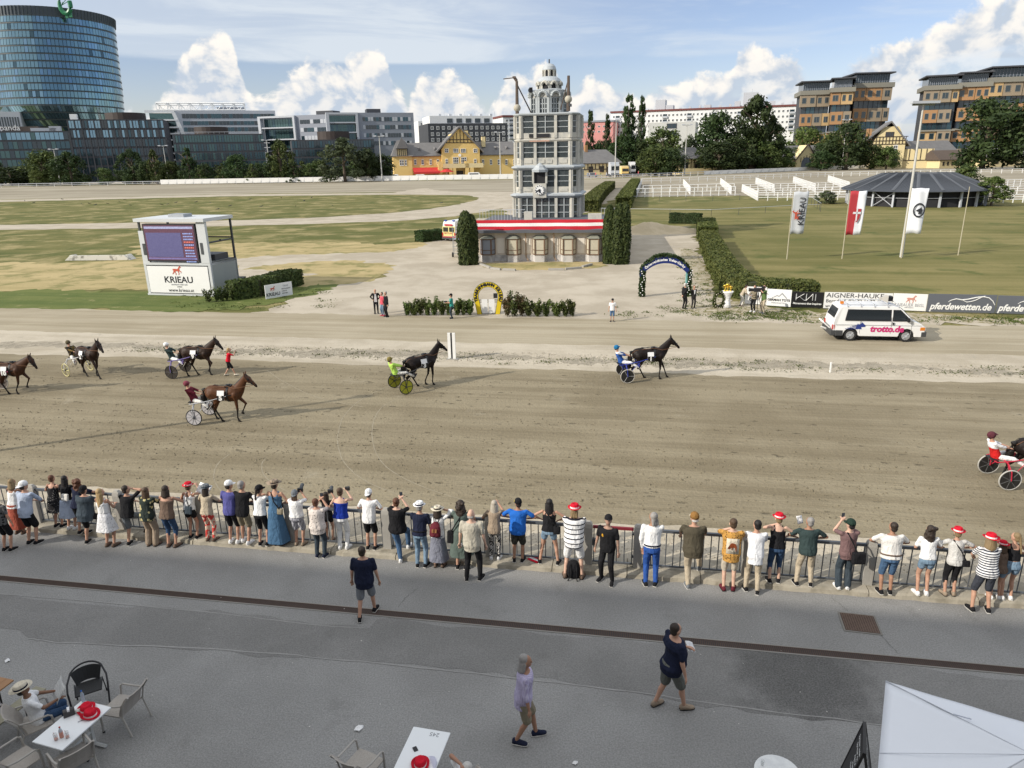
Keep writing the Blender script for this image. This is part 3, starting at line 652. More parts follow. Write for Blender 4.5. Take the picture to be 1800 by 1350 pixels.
# --- yellow racecourse house
def gable_roof(b,name,x0,x1,y0,y1,ze,zr,m,over=.8,axis='x',hip=0.0):
 if axis=='x':
  v=[(x0-over,y0-over,ze),(x1+over,y0-over,ze),(x1+over,y1+over,ze),(x0-over,y1+over,ze),(x0-over+hip,(y0+y1)/2,zr),(x1+over-hip,(y0+y1)/2,zr)]
  f=[(0,1,5,4),(2,3,4,5),(1,2,5),(3,0,4)]
 else:
  v=[(x0-over,y0-over,ze),(x1+over,y0-over,ze),(x1+over,y1+over,ze),(x0-over,y1+over,ze),((x0+x1)/2,y0-over+hip,zr),((x0+x1)/2,y1+over,zr)]
  f=[(0,1,4),(1,2,5,4),(2,3,5),(3,0,4,5)]
 q=MB();q.add(v,f);o=q.build(name,m,b.t);s=o.modifiers.new('thick','SOLIDIFY');s.thickness=.5;s.offset=-1;return o
def yellow_house():
 Y=424;b=Bld('racecourse_house','long yellow racecourse house with half timbered gable and grey roofs','house',(692,275),Y,(912,271),18,YELL)
 z=b.h;X=lambda p:b.l(p,280)[0];Z=lambda p,y:b.l(p,y)[1]
 gable_roof(b,'roof',0,b.L,0,18,z,Z(760,250),ROOFT,1.0,'x',3)
 x0,x1=X(776),X(842);zg=Z(800,262);b.box('wall',x0,x1,-3,10,0,zg,YELL)
 q=MB();zr=Z(807,226);q.extr([(x0,zg),(x1,zg),((x0+x1)/2+5,zr-3),((x0+x1)/2,zr),((x0+x1)/2-5,zr-3)],-3,10);q.build('gable',YELL,b.t)
 q=MB();zm=Z(800,251);xm=(x0+x1)/2
 for zz in(zm,zm+1.6):q.bx(xm-8.2,xm+8.2,-3.25,-3,zz-.18,zz+.18)
 for i in range(9):x=xm-8+2*i;q.bx(x-.18,x+.18,-3.2,-3,zm-.2,zm+max(1.6,(zr-zm-1)*(1-abs(x-xm)/9)))
 q.build('timber_frame',TIMBER,b.t)
 q=MB();o_=1.6
 for sx in(-1,1):q.add([(xm,-4.5,zr+.8),(xm+sx*(x1-xm+o_+1),-4.5,zg-1.6),(xm+sx*(x1-xm+o_+1),14,zg-1.6),(xm,14,zr+.8)],[(0,1,2,3)])
 o=q.build('gable_roof',ROOFT,b.t);s=o.modifiers.new('thick','SOLIDIFY');s.thickness=.7
 ww=unit_win(WHITE,GL_WIN,1,1,.10);wa=unit_win(WHITE,GL_WIN,2,2,.06)
 def W(px,py,w=4.2,h=9.5,y=-.0,m=ww):c=b.l(px,py);u=mpp(c[0],Y);b.put('window',c[0]-w*u/2,c[0]+w*u/2,c[1]-h*u/2,c[1]+h*u/2,m,.4,y)
 for px in(704,708,713):W(px,286,3.6,10,-1)
 for px in(730,743,757,770,849,863,877,890,904):W(px,285)
 for px in(784,834):W(px,284,4.6,9,-3);W(px,265,7,7,-3)
 for px in(800,813):W(px,265,9,7,-3,wa);W(px+(1 if px>805 else 0),283,10,13,-3,wa)
 b.box('corner_bay',X(691),X(724),-1,14,0,z,YELL);q=MB();xa,xb=X(691)-1,X(724)+1;zc=Z(707,246)
 q.add([(xa,-2,z),(xb,-2,z),(xb,16,z),(xa,16,z),(xa+4,6,zc),(xb-4,6,zc)],[(0,1,5,4),(1,2,5),(2,3,4,5),(3,0,4)]);q.build('corner_roof',ROOFT,b.t)
 q=MB();zt=z+4.2;q.bx(X(699),X(716),-1.6,4,z-.1,zt);q.build('dormer',CREAM,b.t);q=MB()
 for i in range(6):x=X(699)+(X(716)-X(699))*i/5;q.bx(x-.2,x+.2,-1.85,-1.6,z,zt)
 q.bx(X(699),X(716),-1.85,-1.6,zt-.4,zt);q.build('timber_frame',TIMBER,b.t);q=MB();q.add([(X(697),-3,zt),(X(718),-3,zt),(X(718),6,zt),(X(697),6,zt),(X(707.5),-3,zt+6),(X(707.5),6,zt+5)],[(0,1,4),(1,2,5,4),(3,0,4,5),(2,3,5)]);q.build('dormer_roof',ROOFT,b.t)
 c=b.l(807,273);u=mpp(c[0],Y);q=MB();q.cyl((c[0],-3.3,c[1]),(c[0],-3,c[1]),2.6*u,n=16);q.build('clock',WHITE,b.t)
 q=MB();zb=Z(807,293);q.bx(X(776),X(846),-7,-3,zb-.6,zb+.2);q.bx(X(776),X(846),-7,-6.6,zb+.2,zb+1.8);q.build('balcony',CREAM,b.t)
 q=MB();[q.bx(X(p)-1.1,X(p)+1.1,-7,-4,0,zb+(3 if p in(771,818) else -.6)) for p in(771,790,795,818,826)];q.build('porch_pillars',YELL,b.t)
 b.put('door',X(800),X(812),0,Z(806,300),unit_pane(TIMBER),.3,-3.1)
 q=MB();q.bx(X(850),X(856),4,7,Z(850,258),Z(850,240));q.bx(X(822),X(827),6,9,Z(825,240),Z(825,229));q.build('chimney',CREAM,b.t)
 for px in(738,766,848,874,893):q=MB();a=b.l(px,264);q.add([(a[0]-1.4,3.0,z+2),(a[0]+1.4,3.0,z+2),(a[0]+1.4,7,z+5),(a[0]-1.4,7,z+5),(a[0],2.6,z+4.4),(a[0],8,z+5.2)],[(0,1,4),(1,2,5,4),(3,0,4,5)]);q.build('roof_dormer',ROOFT,b.t)
 RED=mat('red awning cloth',(.50,.03,.03),.7,.1,.5)
 q=MB();xa,xb=X(724),X(770);q.add([(xa,-1,Z(740,295)),(xb,-1,Z(740,295)),(xb,-9,Z(740,302)),(xa,-9,Z(740,302)),(xb,-9,Z(740,305)),(xa,-9,Z(740,305))],[(0,1,2,3),(3,2,4,5)]);o=q.build('awning',RED,b.t);s=o.modifiers.new('thick','SOLIDIFY');s.thickness=.15
 c=b.l(781,300);t=thing('parasol','red parasol beside the red awning of the yellow house','parasol',tuple(b.t.matrix_basis@Vector((c[0],-12,0))));MB().cyl((0,0,0),(0,0,4),.12).build('pole',WHITE,t);q=MB();q.loft([[(4.2*k*math.cos(a),4.2*k*math.sin(a),h) for a in [2*PI*i/8 for i in range(8)]] for k,h in((1,3.4),(.5,4.6),(.05,5.2))]);q.build('canopy',RED,t)
yellow_house()
def barn(label,a,Y,b_,ridge_y,depth,wall,name='stable_building',hip=2,roof=ROOFT,wins=0,cat='stable',group='stables'):
 b=Bld(name,label,cat,a,Y,b_,depth,wall,group=group);gable_roof(b,'roof',0,b.L,0,depth,b.h,b.l(a[0]+5,ridge_y)[1],roof,1.0,'x',hip)
 for i,(x0,x1) in enumerate(cells(1,b.L-1,wins,.6)) if wins else []:b.put('window',x0,x1,b.h*.3,b.h*.75,unit_win(TIMBER,GL_WIN,1,0),.3)
 return b
b=barn('yellow half timbered stable house just right of the clock tower',(1026,287),400,(1090,284),263,20,CREAM,hip=5,wins=3)
m=MB();[m.bx(x,x+.4,-.25,0,b.h*.55,b.h) for x in [i*2.2 for i in range(8)]];m.bx(0,16,-.25,0,b.h*.55-.4,b.h*.55);m.build('timber_frame',TIMBER,b.t);b.box('barn_door',b.L*.62,b.L*.9,-.2,0,0,b.h*.7,TIMBER)
b.box('chimney',4,5.5,8,10,b.h,b.h+9.5,ORANGE)
b=barn('half timbered stable between dark trees, cream gable and grey roof',(1192,279),415,(1240,277),259,18,CREAM,hip=3,wins=2)
b.box('low_wing',-3,b.L+8,-8,0,0,b.h*.35,CREAM);m=MB();[m.bx(x,x+.4,-.25,0,b.h*.4,b.h) for x in [i*2 for i in range(7)]];m.build('timber_frame',TIMBER,b.t)
b=barn('long grey roofed stable with an arched gateway gable',(1372,280),455,(1470,274),256,20,CREAM,hip=0,wins=6)
q=MB();x=b.l(1414,280)[0];q.extr([(x-7,0),(x+7,0),(x+7,b.h),(x,b.h+8),(x-7,b.h)],-2,6);q.build('gable',CREAM,b.t);q=MB();q.extr([(x+3.4*math.cos(a),4+3.4*math.sin(a)) for a in [PI*i/10 for i in range(11)]]+[(x-3.4,0),(x+3.4,0)],-2.2,-1.9);q.build('gate',mat('grey blue gate',(.12,.14,.17),.6),b.t)
q=MB();[q.bx(x+dx-.2,x+dx+.2,-2.2,-2,b.h*.7,b.h+2-abs(dx)*.3) for dx in(-4,-2,0,2,4)];[q.cyl((x,-2.4,b.h+8.6),(x+s_*9,-2.4,b.h-2),.45,n=4) for s_ in(-1,1)];q.build('timber_frame',TIMBER,b.t)
b=Bld('stable_house','tall cream half timbered house with a steep grey roof and brick chimneys','house',(1534,251),448,(1592,249),22,CREAM);z=b.h
zr=b.l(1570,216)[1];q=MB();xm=b.L*.52;q.extr([(0,z),(b.L,z),(xm+4,zr-2),(xm-4,zr-2)],0,22);q.build('gable',CREAM,b.t)
q=MB();q.add([(xm,-1.6,zr+.6),(b.L+3,-1.6,z-2),(b.L+3,26,z-2),(xm,26,zr+.6)],[(0,1,2,3)]);q.add([(xm,-1.6,zr+.6),(-9,-1.6,z-3),(-9,26,z-3),(xm,26,zr+.6)],[(0,1,2,3)]);o=q.build('roof',ROOFT,b.t);s=o.modifiers.new('thick','SOLIDIFY');s.thickness=.7
q=MB();[q.bx(-1,b.L+1,-.3,0,zz-.2,zz+.2) for zz in(z-1,z+1,z+3.2)];[q.bx(x-.18,x+.18,-.28,0,z-1,z+3.2) for x in [b.L*i/10 for i in range(11)]];q.build('timber_frame',TIMBER,b.t)
b.win((1557,232),(1571,241),unit_win(TIMBER,GL_WIN,2,0));b.win((1571,255),(1577,266),unit_win(WHITE,GL_WIN,1,1));b.win((1569,276),(1577,286),unit_win(TIMBER,GL_WIN))
q=MB();[q.bx(b.l(p,240)[0],b.l(p+4,240)[0],4,7,z,b.l(p,226)[1]) for p in(1524,1529)];q.build('chimney',ORANGE,b.t)
b.box('annex',b.L,b.L+16,2,16,0,b.l(1596,262)[1],CREAM);q=MB();h=b.l(1596,262)[1];[q.bx(b.L+x,b.L+x+.35,1.7,2,h*.4,h) for x in(0,3,6,9,12,15)];q.bx(b.L,b.L+16,1.7,2,h*.4,h*.4+.4);q.build('timber_frame',TIMBER,b.t)
barn('low stable with a broad grey roof right of the tall cream house',(1608,277),452,(1690,274),247,26,CREAM,hip=0,wins=5)
barn('small brown roofed hut with dark slatted doors by the far rail',(1653,281),430,(1697,280),264,14,CREAM,hip=0,roof=mat('brown felt roof',(.10,.075,.06),.85,.15,.5),wins=5,cat='hut',name='hut',group=None)
barn('low cream stable partly hidden by the big tree at the right',(1735,276),440,(1850,272),255,24,CREAM,hip=0,wins=4)
# ---------------------------------------------------------------- the judges' clock tower behind the pavilion
def lerp(a,b,k):return a+(b-a)*k
TW_WHITE=mat('chalky old white paint',(.50,.48,.42),.75,.16,1.4,.15,col2=(.33,.335,.32),lo=.45,hi=.75)
TW_GREY=mat('pale grey zinc',(.36,.385,.39),.6,.18,1.0)
TW_LEAD=mat('blue grey zinc roof',(.40,.43,.45),.55,.15,.8)
TW_IN=mat('dim interior boards',(.16,.13,.10),.8,.3,1.5)
def tower():
 z0=HT(950,459,408)+.2;q=P3(966,382,z0);Y=q[1]+4.0;q=at(966,382,Y);u=mpp(q[0],Y,q[2])
 t=thing('clock_tower','tall white glazed judges tower with a clock, rising behind the striped banner','tower',(q[0],q[1],z0),TA)
 ZB=z0;zz=lambda y:at(966,y,Y)[2]-ZB;z0=0.0
 def oct_(hw,ch,z,dy=0.0):return [(-hw+ch,-hw+dy,z),(hw-ch,-hw+dy,z),(hw,-hw+ch+dy,z),(hw,hw-ch+dy,z),(hw-ch,hw+dy,z),(-hw+ch,hw+dy,z),(-hw,hw-ch+dy,z),(-hw,-hw+ch+dy,z)]
 def slab(b,hw,ch,za,zb):b.loft([oct_(hw,ch,za),oct_(hw,ch,zb)])
 W=52*u;CH=11*u
 def storey(zb,zp,zt,hw,bays,nv,nh,panel=True,inner=True):
  """zb bottom, zp sill, zt head"""
  o=oct_(hw,CH,0);wall=MB();fr=MB();gl=MB()
  for i in range(8):
   a=Vector(o[i][:2]);b_=Vector(o[(i+1)%8][:2]);L=(b_-a).length;d=(b_-a)/L;n=Vector((d.y,-d.x));rz=math.atan2(d.y,d.x)
   M=Matrix.Translation((a.x,a.y,0))@Matrix.Rotation(rz,4,'Z');wall.M=fr.M=gl.M=M
   cuts=[0]+([L*k for k in bays] if i%2==0 else [])+[L]
   if zp>zb:wall.bx(0,L,.0,.25,zb,zp)
   for c in cuts:wall.bx(c-.17,c+.17,-.14,.3,zb,zt)
   for x0,x1 in zip(cuts,cuts[1:]):
    w=x1-x0;k=max(1,round(w/(nv*1.0)))
    if panel and zp>zb:
     for j in range(k):wall.bx(x0+.3+(w-.6)*(j+.1)/k,x0+.3+(w-.6)*(j+.9)/k,-.07,0,zb+.25,zp-.2)
    for j in range(1,k):x=x0+w*j/k;fr.bx(x-.06,x+.06,-.02,.12,zp,zt)
    for j in range(1,nh):z=zp+(zt-zp)*j/nh;fr.bx(x0,x1,.0,.1,z-.04,z+.04)
    gl.bx(x0+.2,x1-.2,.06,.09,zp,zt)
  wall.build('wall',TW_WHITE,t);tag(fr.build('glazing_bars',TW_GREY,t),kind='stuff');gl.build('window',GL_SEE,t)
 def cornice(za,zb,hw0,hw1,m=TW_LEAD):
  b=MB();b.loft([oct_(hw0,CH,za),oct_(hw1,CH,lerp(za,zb,.45)),oct_(hw1,CH,lerp(za,zb,.7)),oct_(hw0*.98,CH,zb)]);b.build('cornice',m,t)
 bays=(.29,.70)
 storey(z0,zz(381),zz(345),W*1.06,bays,1.05,3);cornice(zz(345),zz(336),W*1.06,W*1.16)
 storey(zz(337),zz(326),zz(298),W*1.03,bays,1.3,3);cornice(zz(298),zz(289),W*1.03,W*1.12)
 storey(zz(290),zz(277),zz(250),W,bays,1.3,3);cornice(zz(250),zz(244),W,W*1.03,TW_WHITE)
 storey(zz(244),zz(235),zz(206),W,bays,1.4,3,False);cornice(zz(206),zz(201),W*1.02,W*1.05,TW_GREY)
 b=MB()
 for y in(345,298,250,206):slab(b,W*.97,CH,zz(y)-.12,zz(y)+.12)
 b.bx(-W*.1,W*.75,W*.1,W*.8,z0,zz(206));b.build('interior',TW_IN,t)
 b=MB();b.bx(-W*.3,W*.3,-W*.55,-W*.5,zz(235),zz(220));b.bx(W*.35,W*.7,-W*.5,-W*.45,zz(235),zz(212));b.bx(W*.1,W*.5,-W*.85,-W*.75,zz(383),zz(368));b.build('counter',mat('red brown boards',(.16,.06,.03),.7,.2,2),t)
 b=MB();b.bx(W*.25,W*.6,-W*.96,-W*.94,zz(312),zz(299));b.build('blind',mat('pale blind',(.5,.53,.55),.8,.08,1),t)
 b=MB();b.bx(-W*.52,W*.13,-W-.12,-W-.02,zz(242.5),zz(236.5));b.build('dark_board',BLACK,t)
 b=MB();b.bx(-W*.5,W*.13,-W-.35,-W-.2,zz(249.5),zz(248));b.build('sun_blind',mat('faded salmon cloth',(.60,.34,.25),.8,.1,1),t)
 cx=-9*u;f=-W*1.03;b=MB();r=11*u
 b.loft([[(cx+s*r,f+d,z) for s,d in((-1,0),(-1,-r*.8),(1,-r*.8),(1,0))] for z in(zz(344),zz(320))]);b.loft([[(cx+s*r*.6,f+d,z) for s,d in((-1,0),(-1,-r*.3),(1,-r*.3),(1,0))] for z in(zz(346),zz(344))])
 for s in(-1,1):b.bx(cx+s*r-.12,cx+s*r+.12,f-r*.8,f-r*.8+.25,zz(320),zz(301))
 b.build('clock_oriel',TW_WHITE,t)
 b=MB();b.bx(cx-r*.9,cx+r*.9,f-r*.5,f-r*.4,zz(320),zz(301));b.build('oriel_opening',BLACK,t)
 b=MB();b.loft([[(cx+k*r*math.cos(a),f-r*.3+k*r*math.sin(a),z) for a in [PI/4+i*PI/4 for i in range(8)]] for k,z in((1.2,zz(301)),(1.25,zz(297)),(.8,zz(293)),(.75,zz(291)),(.05,zz(285)))]);b.build('oriel_roof',TW_LEAD,t)
 zc=zz(331);R_=7.8*u;ck=MB().cyl((cx,f-r*.8-.14,zc),(cx,f-r*.8,zc),R_,n=28).build('clock_face',WHITE,t)
 b=MB();yy=f-r*.8-.17
 for i in range(12):a=2*PI*i/12;c,s=math.sin(a),math.cos(a);b.bar((cx+c*R_*.8,yy,zc+s*R_*.8),(cx+c*R_*.95,yy,zc+s*R_*.95),.09)
 b.build('hour_marks',BLACK,ck);hd=lambda a,l,w:MB().bar((cx-math.sin(a)*R_*.2,yy,zc-math.cos(a)*R_*.2),(cx+math.sin(a)*l,yy,zc+math.cos(a)*l),w).build('clock_hand',BLACK,ck)
 hd(R(172),R_*.55,.16);hd(R(248),R_*.8,.11)
 def arcade(zb,zt,rad,n,ow,m,glz,hood=True):
  b=MB();b.loft([[(rad*.86*math.cos(a),rad*.86*math.sin(a),z) for a in [2*PI*i/24 for i in range(24)]] for z in(zb,zt)]);g=MB();b2=MB()
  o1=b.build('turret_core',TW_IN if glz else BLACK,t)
  for i in range(n):
   a=2*PI*(i+.5)/n-PI/2+.12;M=Matrix.Rotation(a+PI/2,4,'Z');b2.M=M;g.M=M;hw=rad*math.sin(PI/n);y=-rad*math.cos(PI/n);w=hw*ow;h=zt-zb;sp=zt-w-h*.08
   b2.bx(-hw,-w,y-.1,y+.35,zb,zt);b2.bx(w,hw,y-.1,y+.35,zb,zt)
   k=8
   for j in range(k):
    a0,a1=PI*j/k,PI*(j+1)/k;x0,x1=w*math.cos(a0),w*math.cos(a1);s0,s1=sp+w*math.sin(a0),sp+w*math.sin(a1)
    b2.add([(x0,y-.1,s0),(x1,y-.1,s1),(x1,y-.1,zt),(x0,y-.1,zt),(x0,y+.3,s0),(x1,y+.3,s1),(x1,y+.3,zt),(x0,y+.3,zt)],[(0,1,2,3),(0,4,5,1),(3,2,6,7)])
    if hood:b2.cyl((1.16*x0,y-.2,sp+1.16*(s0-sp)),(1.16*x1,y-.2,sp+1.16*(s1-sp)),.16,n=4)
   if glz:
    g.mi=0;g.bx(-w,w,y+.12,y+.15,zb,sp-w*.2);g.mi=1
    for x in(-w*.33,w*.33):g.bx(x-.05,x+.05,y+.06,y+.12,zb,sp-w*.2)
    for q_ in(.3,.6,.95):zq=lerp(zb,sp-w*.2,q_);g.bx(-w,w,y+.06,y+.12,zq-.05,zq+.05)
    g.mi=2;g.bx(-w,w,y+.1,y+.16,sp-w*.2,sp+w*.9)
  b2.build('arcade',m,t)
  if glz:g.build('window',[GL_SEE,TW_GREY,TW_WHITE],t)
 def ringroof(prof,m,name):MB().loft([[(r_*u*math.cos(a),r_*u*math.sin(a),zz(y)) for a in [2*PI*i/28 for i in range(28)]] for r_,y in prof]).build(name,m,t,smooth=False)
 arcade(zz(201),zz(161),33*u,10,.62,TW_GREY,True);ringroof([(33,162),(34,160.5),(20,157)],TW_LEAD,'turret_roof')
 arcade(zz(163),zz(144.5),19.5*u,8,.55,TW_WHITE,False);ringroof([(20.5,145),(20.5,143.5),(17,138.5),(12,135)],TW_LEAD,'turret_roof')
 arcade(zz(135),zz(123),10.5*u,8,.6,TW_WHITE,False,False);ringroof([(11.8,123.5),(11.6,122),(10.2,117),(7,113.2),(2,111.5)],TW_LEAD,'dome');MB().cyl((0,0,zz(112)),(0,0,zz(104)),.09,n=6).build('finial',DARKSTEEL,t)
 RUST=mat('rusty mast iron',(.10,.075,.06),.8,.3,2);BALL=mat('weathered signal ball',(.40,.37,.30),.7,.2,2)
 for px,yb,yt,bl,arm in((918,203,145,191,True),(1002,199,139,179,False)):
  x=(px-966)*u;y=-W*.8;m=MB().tube([(x,y,zz(yb)),(x,y,zz(yt))],[.22,.16]).build('signal_mast',RUST,t);MB().ball((x,y,zz(bl)),6*u,14,9).build('signal_ball',BALL,m,smooth=True)
  b=MB();b.bar((x,y,zz(yt+5)),(x*.55,-W*.45,zz(201)),.12)
  if arm:b.bar((x,y,zz(yt)),(x-3.5*u,y,zz(139)),.25);b.box((x-4*u,y,zz(138.5)),(5*u,.4,3*u));b.bar((x-4*u,y,zz(139)),(x-22*u,y,zz(140.5)),.08)
  b.build('mast_stay',RUST,m)
 b=MB()
 for px,y in((938,158),(963,156)):x=(px-966)*u;b.box((x,-20*u,zz(y)),(5*u,3*u,6*u));b.cyl((x,-22*u,zz(y+2)),(x,-26*u,zz(y+2)),2*u,4*u,10)
 b.build('horn_speaker',BLACK,t);b=MB();b.box((39*u,-W*.8,zz(189)),(4*u,1,4*u));b.build('floodlight',DARKSTEEL,t)
tower()
# ---------------------------------------------------------------- low pavilion with bay windows and banner
def pavilion():
 A=Vector((*P(840,459),0));B=Vector((*P(1064,459),0));d=(B-A);L=d.length+1.0;rz=math.atan2(d.y,d.x);Y=A.y
 t=thing('pavilion','low weathered pavilion with five bay windows under a long striped banner','pavilion',tuple(A),rz)
 u=mpp(A.x,Y,1);h=HT(950,459,408);hp=HT(950,459,411)
 OLDW=mat('peeling cream plaster',(.60,.53,.44),.85,.15,.8,.2,col2=(.44,.40,.35),lo=.5,hi=.75);BASE=mat('stained plinth',(.52,.50,.48),.9,.2,1.2,.2,col2=(.30,.29,.28),lo=.45,hi=.7)
 MB().bx(-1.2,L+1.2,0,20,0,h).build('wall',OLDW,t);MB().bx(-1.2,L+1.2,-.06,0,0,h*.22).build('plinth',BASE,t)
 b=MB();b.bx(-1.5,L+1.5,-.5,20.4,h,h+.18);b.bx(-1.5,L+1.5,-.65,-.45,h-.02,h+.26);b.build('roof',mat('dark roof felt',(.10,.105,.12),.7,.2,1),t)
 zt=h*.80;zs=h*.24;ROOFZ=mat('mossy zinc',(.25,.25,.20),.7,.25,1.5);BRN=mat('brown window timber',(.16,.10,.065),.8,.2,3);SHUT=mat('drawn blind',(.50,.46,.36),.8,.15,2);SHUT2=mat('ochre board',(.50,.36,.19),.8,.15,2)
 for i,px in enumerate((858,903,950,999,1044)):
  x=(P(px,459)[0]-A.x)/math.cos(rz);w=13*u;dp=.75;o=[(x-w,0),(x-w*.62,-dp),(x+w*.62,-dp),(x+w,0)]
  bay=MB();bay.loft([[(a,c,z) for a,c in o] for z in(0,zs)]);bay=bay.build('bay_base',BASE,t)
  q=MB();q.loft([[(x+(a-x)*1.12,c*1.15,zt) for a,c in o],[(x+(a-x)*.55,c*.25,h*.90) for a,c in o]]);q.build('bay_roof',ROOFZ,t)
  fr=MB();gl=MB();faces=list(zip(o,o[1:]))
  for(a,c),(a2,c2) in faces:
   dd=Vector((a2-a,c2-c));ll=dd.length;fr.M=gl.M=Matrix.Translation((a,c,0))@Matrix.Rotation(math.atan2(dd.y,dd.x),4,'Z')
   n=2 if ll>1 else 1
   for k in range(n+1):xx=ll*k/n;fr.bx(xx-.07,xx+.07,-.05,.05,zs,zt)
   fr.bx(0,ll,-.05,.05,zs,zs+.1);fr.bx(0,ll,-.05,.05,zt-.1,zt);fr.bx(0,ll,-.03,.03,lerp(zs,zt,.3)-.03,lerp(zs,zt,.3)+.03)
   for k in range(n):gl.mi=(1 if(k+i)%2 and n==2 else 0) if i else 2;gl.bx(ll*k/n,ll*(k+1)/n,.0,.03,zs,zt)
  fr.build('window_frame',BRN,t);gl.build('window',[SHUT,SHUT2,MGREY],t)
 b=MB();P_=mat('lighter plaster panel',(.66,.61,.54),.85,.1,1.5)
 for px in(881,927,975,1021):x=(P(px,459)[0]-A.x)/math.cos(rz);MB().bx(x-6*u,x+6*u,-.05,0,zs+.1,zt).build('wall_panel',P_,t)
 b=MB()
 for px in(925,974):x=(P(px,459)[0]-A.x)/math.cos(rz);b.tube([(x,-.55,h),(x,-.2,h*.85),(x,-.12,.5),(x+.25,-.3,.1)],.055,6)
 b.build('drain_pipe',mat('rusty pipe',(.30,.20,.13),.8,.2,2),t)
 zb0,zb1=HT(950,459,402),HT(950,459,385);bt=thing('banner','long red white red banner stretched along the pavilion roof edge','banner',(0,0,0));bt.location=A;bt.rotation_euler.z=rz
 RED=mat('banner red cloth',(.52,.015,.03),.75,.1,1.0,.15);WHT=mat('banner white cloth',(.80,.79,.78),.75,.05,1.0,.15)
 for k,m in enumerate((RED,WHT,RED)):
  n=60;za=lerp(zb0,zb1,k/3);zc=lerp(zb0,zb1,(k+1)/3);wv=lambda x,z:-.35+.05*math.sin(x*1.1)+.03*math.sin(x*3.1+z*2)+(z-zb0)*.05
  sg=lambda x:.04*math.sin(x*1.6)*(1 if k==0 else .3);q=MB();q.loft([[(x,wv(x,za),za-.05+sg(x)),(x,wv(x,zc),zc-.05),(x,wv(x,zc)+.02,zc-.05),(x,wv(x,za)+.02,za-.05+sg(x))] for x in [-.8+(L+1.4)*i/n for i in range(n+1)]]);q.build('stripe',m,bt)
 rt=thing('roof_railing','row of thin white rods guarding the pavilion roof left of the tower','railing',tuple(A),rz);zt_=HT(840,459,376)
 def rail_run(t,x0,x1,y,z0,z1,step=.35):
  b=MB();b.bar((x0,y,z1),(x1,y,z1),.04);b.bar((x0,y,z0+.15),(x1,y,z0+.15),.04);b.build('rail',LGREY,t)
  me=MB().bar((0,0,z0),(0,0,z1),.035).mesh('rod',LGREY);n=int((x1-x0)/step)
  for i in range(n):ob('rod',me,t,(x0+step*i,y,0))
 rail_run(rt,-.9,4.2,7,h+.2,zt_-.1);b=MB();b.box((4.6,7,h+.75),(.9,.9,1.6));b.build('post',TW_WHITE,rt)
 rt=thing('roof_railing','row of thin white rods guarding the pavilion roof right of the tower','railing',tuple(A),rz);rail_run(rt,L-1.6,L+1.4,8,h+.2,zt_-.1);b=MB();b.box((L-2.3,8,h+.6),(1.5,.9,1.2));b.build('post',TW_WHITE,rt)
pavilion()
# ---------------------------------------------------------------- the grandstand that shades the apron (behind and above the camera)
def grandstand():
 t=thing('grandstand','roofed concrete grandstand behind the apron, its roof edge shading the asphalt','grandstand',(0,0,0),TA)
 VR=-9.0;HR=(VK-.55-VR)*math.tan(SUN_EL)/math.sin(SUN_AZ-TA)
 C=mat('grandstand concrete',(.62,.61,.59),.85,.1,.5)
 MB().bx(-90,60,-24,VR,HR-.6,HR).build('roof',C,t);MB().bx(-90,60,-24,-23.5,0,HR-.6).build('back_wall',C,t);MB().bx(-90,60,VR-1.2,VR-.8,12.5,HR-.6).build('upper_wall',C,t)
 MB().bx(-90,60,-23.5,-.6,8.2,8.6).build('terrace',C,t);MB().bx(-90,60,-6,-5.6,0,8.2).build('front_wall',C,t);MB().bx(-90.5,-90,-24,VR,0,HR).build('side_wall',C,t)
grandstand()
# ---------------------------------------------------------------- foliage
def leaf_mat(name,a,b,scale=1.2):
 m=bpy.data.materials.new(name);m.use_nodes=True ;t=NT(m.node_tree);p=t.n['Principled BSDF'];p.inputs['Roughness'].default_value=.65;p.inputs['Specular IOR Level'].default_value=.25
 co=t.new('ShaderNodeTexCoord').outputs['Object'];oi=t.new('ShaderNodeObjectInfo').outputs['Random']
 n=t.noise(co,scale,4,.6);w=t.new('ShaderNodeTexWhiteNoise',noise_dimensions='3D');sc=t.new('ShaderNodeVectorMath',operation='SCALE');t.put(sc.inputs[0],co);sc.inputs['Scale'].default_value=1.0
 f=t.math('ADD',t.ramp(n,.35,.65),t.math('MULTIPLY',t.math('SUBTRACT',t.noise(co,scale*9,2,.5),.5),.9),clamp=True)
 c=t.mix(f,a,b);h=t.new('ShaderNodeHueSaturation');t.put(h.inputs['Color'],c);t.put(h.inputs['Value'],t.math('ADD',.8,t.math('MULTIPLY',oi,.4)));t.put(h.inputs['Hue'],t.math('ADD',.485,t.math('MULTIPLY',oi,.03)))
 t.l.new(h.outputs[0],p.inputs['Base Color'])
 tr=t.new('ShaderNodeBsdfTranslucent');t.l.new(h.outputs[0],tr.inputs[0]);mx=t.new('ShaderNodeMixShader');mx.inputs[0].default_value=.22
 t.l.new(p.outputs[0],mx.inputs[1]);t.l.new(tr.outputs[0],mx.inputs[2]);t.l.new(mx.outputs[0],t.n['Material Output'].inputs[0]);return m
LF_DARK=leaf_mat('dark broad leaves',(.022,.040,.013),(.055,.085,.026),5);LF_MID=leaf_mat('mid green leaves',(.038,.062,.017),(.105,.135,.038),5);LF_PALE=leaf_mat('grey green leaves',(.045,.065,.030),(.10,.125,.060),5)
LF_LIGHT=leaf_mat('fresh green leaves',(.06,.09,.02),(.13,.165,.045),5);LF_THUJA=leaf_mat('thuja sprays',(.028,.045,.012),(.075,.095,.026),3);LF_HEDGE=leaf_mat('clipped hedge leaves',(.055,.08,.018),(.15,.17,.048),2.2);LF_OLIVE=leaf_mat('olive shrub leaves',(.05,.07,.02),(.13,.15,.05),3);LF_BROWN=leaf_mat('reddish shrub leaves',(.06,.06,.02),(.15,.10,.05),3)
